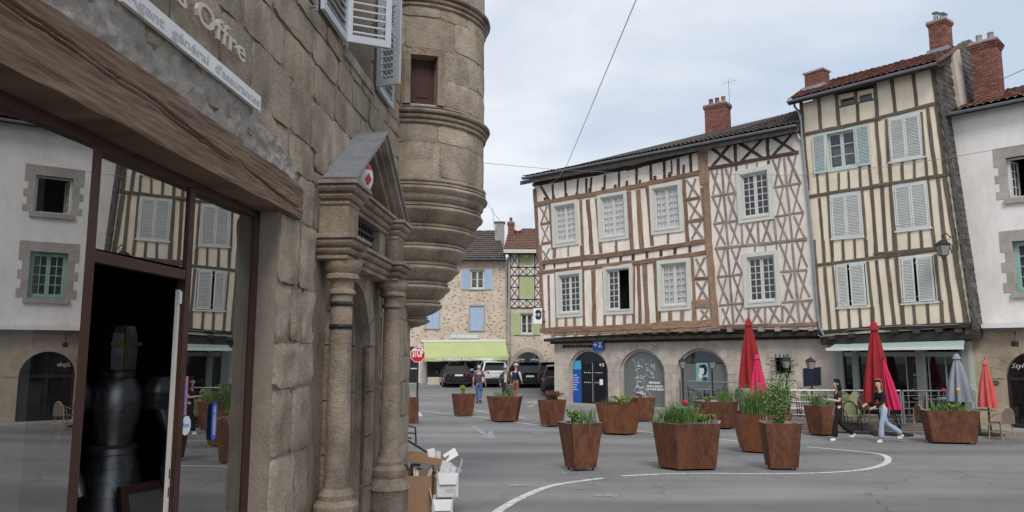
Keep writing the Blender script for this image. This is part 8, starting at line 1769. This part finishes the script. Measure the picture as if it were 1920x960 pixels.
# woman in pale jeans and cropped black top
g2 = ground(1660, 830)
person('red-haired woman in pale blue jeans and cropped black top walking left', g2, R(90 + 4), 1.68, pose(LK=(-.08, .13, .50), LA=(-.08, .16, .085), RK=(.08, -.12, .52), RA=(.08, -.55, .22), Rt=-.05, LE=(-.22, .10, 1.14), LW=(-.18, .32, 1.02), RE=(.23, .12, 1.13), RW=(.20, .36, 1.05)), BLK, JEANS, plain('shoe_pale', (.6, .6, .6)), fab('hair_red', (.28, .10, .05)), .22, 'long', plain('skin_pale2', (.62, .42, .34), .55), True, 0, flare=1.55, crop_=True, lean=.10, headyaw=R(28))
# man walking away towards the far street
g3 = ground(898, 757)
person('grey-haired man in purple-grey T-shirt and blue jeans walking away up the street', g3, R(-6), 1.78, pose(LK=(-.09, .05, .50), LA=(-.09, .05, .085), RK=(.09, .06, .52), RA=(.09, -.25, .20), LE=(-.27, -.05, 1.14), LW=(-.27, .02, .90), RE=(.27, .0, 1.14), RW=(.30, .05, .92)), fab('plum', (.085, .065, .09)), DEN, SHB, fab('hair_white', (.5, .49, .46)), .02, 'short', SKIN, False, .05)
g4 = ground(948, 756); person('man in open olive-brown jacket and cap coming towards the planters', g4, R(178), 1.74, pose(LK=(-.09, .06, .50), LA=(-.09, .04, .085), RK=(.09, -.0, .50), RA=(.09, -.06, .10), LE=(-.28, -.02, 1.14), LW=(-.26, .08, .92), RE=(.28, -.02, 1.14), RW=(.26, .08, .92)), fab('olive', (.075, .06, .045)), fab('dark_trousers', (.03, .03, .035)), SHB, fab('hair_grey', (.2, .18, .16)), .02, 'long', plain('skin_red', (.52, .27, .2), .55), False, .12, jacket=fab('shirt_pale', (.5, .48, .45)), hat=(fab('cap_pale', (.5, .45, .42)), 'cap'))
g5 = ground(967, 750); person('man in navy waistcoat, white hat and rust-coloured trousers walking away', g5, R(-25), 1.76, pose(LE=(-.27, .02, 1.14), LW=(-.27, .06, .90), RE=(.28, .0, 1.14), RW=(.30, .08, .93)), fab('navy', (.02, .02, .09)), fab('rust', (.30, .115, .055)), SHB, fab('hair_grey2', (.3, .28, .26)), .02, 'none', SKIN, False, .06, hat=(fab('hat_white', (.68, .66, .62)), 'brim'), extra=fab('shirt_white', (.62, .62, .64)))
g6 = gp(1738, 786, True); g6 = Vector((g6.x + .15, g6.y + .6, DZ)); person('waiter in black with a white cap leaning over a terrace table', g6, R(95), 1.72, pose(LK=(-.09, .02, .50), LA=(-.09, .0, .085), RK=(.09, .02, .50), RA=(.09, -.05, .085), LE=(-.24, .12, 1.14), LW=(-.2, .34, 1.0), RE=(.24, .12, 1.14), RW=(.2, .34, 1.0)), BLK, BLK, SHB, fab('hair_dark', (.03, .02, .015)), .02, 'short', SKIN, False, .05, lean=.35, hat=(WHT, 'cap'))
# ================================================================== STOP SIGN, RACK, BOXES
yS = 27.0; c = at_y(784, 665, yS); b = Vector((at_y(782, 770, yS).x, yS, gz(yS))); ss = thing('stop_sign', 'red octagonal stop sign on a dark post by the corner of the stone house', 'sign', b)
m = MB(); m.tube([b, Vector((b.x, b.y, c.z + .2))], .035, 8); m.build('post', MT['black_metal'], ss, smooth=40)
SP = Plane((c.x, yS - .06), (1, -.05)); r_ = 15 * yS / FPX
def octa(rad, o0, o1, mt_, nm): m_ = MB(); pslab(m_, SP, [(rad / math.cos(math.pi / 8) * math.cos(math.pi / 8 + k * math.pi / 4), c.z + rad / math.cos(math.pi / 8) * math.sin(math.pi / 8 + k * math.pi / 4)) for k in range(8)], o0, o1); m_.build(nm, mt_, ss)
octa(r_ * .92, 0, .02, MT['white'], 'plate'); octa(r_ * .85, .02, .024, MT['sign_red'], 'face'); text('lettering', 'STOP', SP, -r_ * .66, c.z - r_ * .26, .0265, .4, MT['white'], ss, fitw=r_ * 1.32, depth=.001, bold=.012)
# rusty steel panel behind the post
pc2 = at_y(777, 745, 26.0); m = MB(); m.box((pc2.x - .25, 26.4, gz(26.4) + .45), .7, .06, .9); m.build
tag(m.build('steel_panel', MT['corten'], None, org=(pc2.x, 26.4, gz(26.4))), 'rusty steel panel standing behind the stop sign post', 'panel')
# black metal rack at the wall corner
yR = 10.6
def zr_(px, py, y): return at_y(px, py, y)
rk = thing('metal_rack', 'black tubular metal rack leaning at the corner of the stone house', 'rack', Vector((zr_(772, 860, yR).x, yR, gz(yR)))); m = MB()
A = [zr_(760, 797, yR), zr_(779, 802, yR), zr_(780, 832, yR)]; m.tube(A, .012, 6); m.tube([zr_(760, 811, yR), zr_(778, 813, yR)], .010, 6); m.tube([zr_(760, 820, yR), zr_(772, 822, yR)], .010, 6); m.build('frame', MT['black_metal'], rk); m = MB(); m.tube([zr_(758, 822, yR), zr_(812, 855, yR - .4), Vector((zr_(816, 857, yR - .4).x, yR - .4, gz(yR) + .0))], .018, 6); m.build('strut', MT['black_metal'], rk)
def card_box(name, label, c, X, wx, wy, h, mt_, flaps=(), th=.006, tilt=0, open_=True, print_=False):
    """open carton: bottom, four walls and splayed flaps"""
    X = Vector((math.cos(X), math.sin(X), 0)); Y = Vector((-X.y, X.x, 0)); Z = Vector((0, 0, 1))
    if tilt: Rt = Matrix.Rotation(tilt, 3, Y); X2 = Rt @ X; Z = Rt @ Z; X = X2
    c = Vector(c); t = thing(name, label, 'box', c, 'cardboard boxes by the corner'); g = lambda a, b, e: c + X * a * wx / 2 + Y * b * wy / 2 + Z * e
    for nm, p, q in (('front_wall', (-1, -1), (1, -1)), ('side_wall', (1, -1), (1, 1)), ('back_wall', (1, 1), (-1, 1)), ('side_wall', (-1, 1), (-1, -1))):
        a0, a1, b1, b0 = g(*p, 0), g(*q, 0), g(*q, h), g(*p, h); n = (a1 - a0).cross(Z).normalized() * th; m = MB(); m.prism([a0, a1, b1, b0], [a0 - n, a1 - n, b1 - n, b0 - n]); m.build(nm, MT[mt_], t)
    m = MB(); m.prism([g(-1, -1, .002), g(1, -1, .002), g(1, 1, .002), g(-1, 1, .002)], [g(-1, -1, th), g(1, -1, th), g(1, 1, th), g(-1, 1, th)]); m.build('bottom', MT[mt_], t)
    E4 = {'f': ((-1, -1), (1, -1), -Y), 'r': ((1, -1), (1, 1), X), 'b': ((1, 1), (-1, 1), Y), 'l': ((-1, 1), (-1, -1), -X)}
    for k, ang, ln in flaps:
        p, q, dr_ = E4[k]; d = dr_ * math.cos(ang) + Z * math.sin(ang); a0, a1 = g(*p, h), g(*q, h); i_ = (a1 - a0).normalized() * .01; m = MB(); nn = d.cross(a1 - a0).normalized() * th; m.prism([a0 + i_, a1 - i_, a1 - i_ * 3 + d * ln, a0 + i_ * 3 + d * ln], [a0 + i_ + nn, a1 - i_ + nn, a1 - i_ * 3 + d * ln + nn, a0 + i_ * 3 + d * ln + nn]); m.build('flap', MT[mt_], t)
    if print_:
        m = MB(); 
        for k in range(3): m.prism([g(-.2 + k * .02, -1.0, h * (.2 + k * .06)) - Y * .001, g(.75, -1, h * (.2 + k * .06)) - Y * .001, g(.75, -1, h * (.2 + k * .06) + .008) - Y * .001, g(-.2, -1, h * (.2 + k * .06) + .008) - Y * .001], [g(-.2 + k * .02, -1.0, h * (.2 + k * .06)) - Y * .002, g(.75, -1, h * (.2 + k * .06)) - Y * .002, g(.75, -1, h * (.2 + k * .06) + .008) - Y * .002, g(-.2, -1, h * (.2 + k * .06) + .008) - Y * .002])
        m.build('print', MT['letter_grey'], t, kind='stuff')
    return t, g
def scraps(t_parent, g, n, h0, h1, mts, seed):
    rg_ = random.Random(seed)
    for k in range(n):
        a, b = rg_.uniform(-.7, .7), rg_.uniform(-.7, .7); p = g(a, b, rg_.uniform(h0, h1)); X = Vector((rg_.gauss(0, 1), rg_.gauss(0, 1), rg_.gauss(0, .4))).normalized(); Z = (Vector((0, 0, 1)) + Vector((rg_.gauss(0, .5), rg_.gauss(0, .5), 0))).normalized(); Y = Z.cross(X).normalized(); Z = X.cross(Y); wd, hh = rg_.uniform(.07, .14), rg_.uniform(.12, .22)
        m = MB(); m.box(p, wd, .004, hh, ax=(X, Y, Z)); m.build('carton_scrap', MT[rg_.choice(mts)], t_parent)
yB = 9.1
def gpx(px, y): return at_y(px, 700, y).x
zb = gz(yB)
t1, g1_ = card_box('cardboard_box', 'tall brown cardboard box full of scraps against the corner', (gpx(790, 9.0), 9.15, gz(9.1)), R(-3), .31, .32, .47, 'cardboard', (('l', R(60), .12),)); scraps(t1, g1_, 9, .40, .52, ['cardboard', 'white_card', 'cardboard', 'white'], 3)
t2, g2_ = card_box('cardboard_box', 'white carton at the bottom of the stack, open towards the street', (gpx(832, 9.0), 8.95, gz(9.0)), R(8), .24, .30, .235, 'white_card', (('f', R(-62), .13), ('l', R(75), .10), ('r', R(70), .10))); scraps(t2, g2_, 4, .10, .22, ['white', 'white_card'], 4)
t3, g3_ = card_box('cardboard_box', 'white printed carton stacked on top of another, holding paper', (gpx(842, 9.0), 9.02, gz(9.0) + .245), R(4), .25, .30, .275, 'white_card', (('f', R(-80), .13), ('r', R(72), .13)), print_=True); scraps(t3, g3_, 7, .20, .33, ['white', 'white_card', 'white'], 5)
t4, g4_ = card_box('cardboard_box', 'flat brown cardboard tray lying across the top of the boxes', (gpx(797, 9.0), 9.2, gz(9.1) + .60), R(-4), .46, .30, .085, 'cardboard', (('r', R(40), .07),), tilt=R(7)); scraps(t4, g4_, 3, .04, .10, ['white', 'white_card'], 6)
m = MB(); p = at_y(845, 853, 9.1); m.box(p, .16, .005, .10, ax=(Vector((.86, .1, .5)).normalized(), Vector((0, 1, -.2)).normalized(), Vector((-.5, .2, .86)).normalized())); tag(m.build('card_sheet', MT['white'], None, org=p), 'white folded card sheet sticking up from the cardboard tray', 'card')
# ================================================================== SUIT OF ARMOUR IN THE SHOP
ARM = mat('armour', (.17, .17, .175), .36, (.10, .10, .105), (.24, .24, .24), sc1=8, sc2=40, bump=.1, rnd=.1, metal=.9); BRS = mat('brass', (.12, .085, .04), .45, metal=.9, rnd=0)
kp = WL.pt(4.50, 0, -.72); kn = thing('suit_of_armour', 'dark steel suit of armour with great helm standing inside the shop doorway', 'armour', kp); Z3 = lambda x, y, z: kp + dW * x + nW * y + Vector((0, 0, z))
Fk = (nW * .75 - dW * .65).normalized(); Rk = Vector((Fk.y, -Fk.x, 0)); Kp = lambda x, y, z: kp + Rk * x + Fk * y + Vector((0, 0, z))
def el(prof, c_, n=20, sx=1, sy=1):
    mb_ = MB(); mb_.lathe(prof, Vector(), n, sx=sx, sy=sy); mb_.v = [c_ + Rk * v.x + Fk * v.y + Vector((0, 0, v.z)) for v in mb_.v]; return mb_
el([(.085, 0), (.11, .02), (.115, .12), (.112, .17), (.112, .175), (.105, .24), (.09, .285), (.0, .295)], Kp(0, 0, 1.53), 8, .92, 1.08).build('helm', ARM, kn)
m = MB(); m.prism([Kp(-.012, .128, 1.55), Kp(.012, .128, 1.55), Kp(.012, .128, 1.80), Kp(-.012, .128, 1.80)], [Kp(-.012, .10, 1.55), Kp(.012, .10, 1.55), Kp(.012, .10, 1.80), Kp(-.012, .10, 1.80)]); m.prism([Kp(-.09, .118, 1.695), Kp(.09, .118, 1.695), Kp(.09, .118, 1.715), Kp(-.09, .118, 1.715)], [Kp(-.09, .08, 1.695), Kp(.09, .08, 1.695), Kp(.09, .08, 1.715), Kp(-.09, .08, 1.715)]); m.build('helm_cross', BRS, kn)
el([(.12, 0), (.115, .05), (.14, .14), (.165, .25), (.16, .35), (.12, .42), (.07, .47), (.0, .47)], Kp(0, 0, 1.07), 20, .92, .74).build('breastplate', ARM, kn, smooth=40)
el([(.225, 0), (.21, .085), (.222, .087), (.195, .165), (.205, .167), (.175, .245), (.185, .247), (.15, .32), (.16, .325), (.155, .36)], Kp(0, 0, .72), 20, .85, .72).build('tasset', ARM, kn, smooth=40)
el([(.075, 0), (.10, .015), (.105, .04), (.09, .06), (.085, .075)], Kp(0, 0, 1.49), 18).build('gorget', ARM, kn, smooth=40); el([(.135, 0), (.142, .012), (.142, .035), (.135, .045)], Kp(0, 0, 1.055), 20, .95, .78).build('belt', MT['door_maroon'], kn, smooth=40)
for sx in (-1, 1):
    el([(.0, .12), (.07, .10), (.11, .03), (.108, .0), (.118, -.002), (.105, -.05), (.112, -.052), (.09, -.10)], Kp(sx * .25, 0, 1.40), 16).build('pauldron', ARM, kn, smooth=40)
    pts = [Kp(sx * .26, 0, 1.34), Kp(sx * .33, .03, 1.12), Kp(sx * .27, .18, .95)]
    m = MB(); m.tube([pts[0], pts[0].lerp(pts[1], .5), pts[1]], [.058, .055, .048], 12); m.build('upper_arm', ARM, kn, smooth=40); m = MB(); m.tube([pts[1] + Vector((0, 0, .05)), pts[1], pts[1] - Vector((0, 0, .05))], [.04, .065, .04], 12); m.build('elbow', ARM, kn, smooth=40); m = MB(); m.tube([pts[1], pts[1].lerp(pts[2], .5), pts[2]], [.048, .05, .04], 12); m.build('forearm', ARM, kn, smooth=40)
    m = MB(); m.tube([pts[2], pts[2] + (pts[2] - pts[1]).normalized() * .05, pts[2] + (pts[2] - pts[1]).normalized() * .12 + Vector((0, 0, -.02))], [.055, .05, .03], 10); m.build('gauntlet', ARM, kn, smooth=40)
    m = MB(); m.tube([Kp(sx * .11, 0, .78), Kp(sx * .12, .01, .62), Kp(sx * .13, .01, .48)], [.085, .08, .062], 12); m.build('cuisse', ARM, kn, smooth=40); m = MB(); m.tube([Kp(sx * .13, .0, .53), Kp(sx * .13, .03, .48), Kp(sx * .13, 0, .43)], [.05, .075, .05], 12); m.build('knee', ARM, kn, smooth=40)
    m = MB(); m.tube([Kp(sx * .13, 0, .45), Kp(sx * .13, -.01, .28), Kp(sx * .13, 0, .08)], [.06, .068, .048], 12); m.build('greave', ARM, kn, smooth=40); m = MB(); m.tube([Kp(sx * .13, -.04, .05), Kp(sx * .135, .07, .045), Kp(sx * .14, .2, .03)], [.045, .048, .02], 10); m.build('sabaton', ARM, kn, smooth=40)

# picture frame leaning by the doorway
fc = WL.pt(4.55, .62, -.42); FX = (dW * .8 + nW * .3).normalized(); m = MB(); pic = thing('picture_frame', 'dark framed picture leaning inside the shop doorway', 'picture', WL.pt(4.55, .3, -.42)); U2 = (Vector((0, 0, 1)) - nW * .2).normalized(); N2 = FX.cross(U2)
for a, b, w_, h_ in ((0, .24, .5, .05), (0, -.24, .5, .05), (-.23, 0, .05, .43), (.23, 0, .05, .43)): m.box(fc + FX * a + U2 * b, w_, .03, h_, ax=(FX, N2, U2))
m.build('frame', MT['door_maroon'], pic); m = MB(); m.box(fc, .42, .012, .44, ax=(FX, N2, U2)); m.build('print', plain('print_grey', (.12, .12, .11)), pic)
m = MB(); m.box(fc - Vector((0, 0, .48)) , .45, .35, .42, ax=(dW, nW, Vector((0, 0, 1)))); tag(m.build('wooden_chest', MT['door_maroon'], None, org=WL.pt(4.55, 0, -.42)), 'dark wooden chest under the framed picture inside the doorway', 'chest')
bpy.data.scenes.remove(TMP)
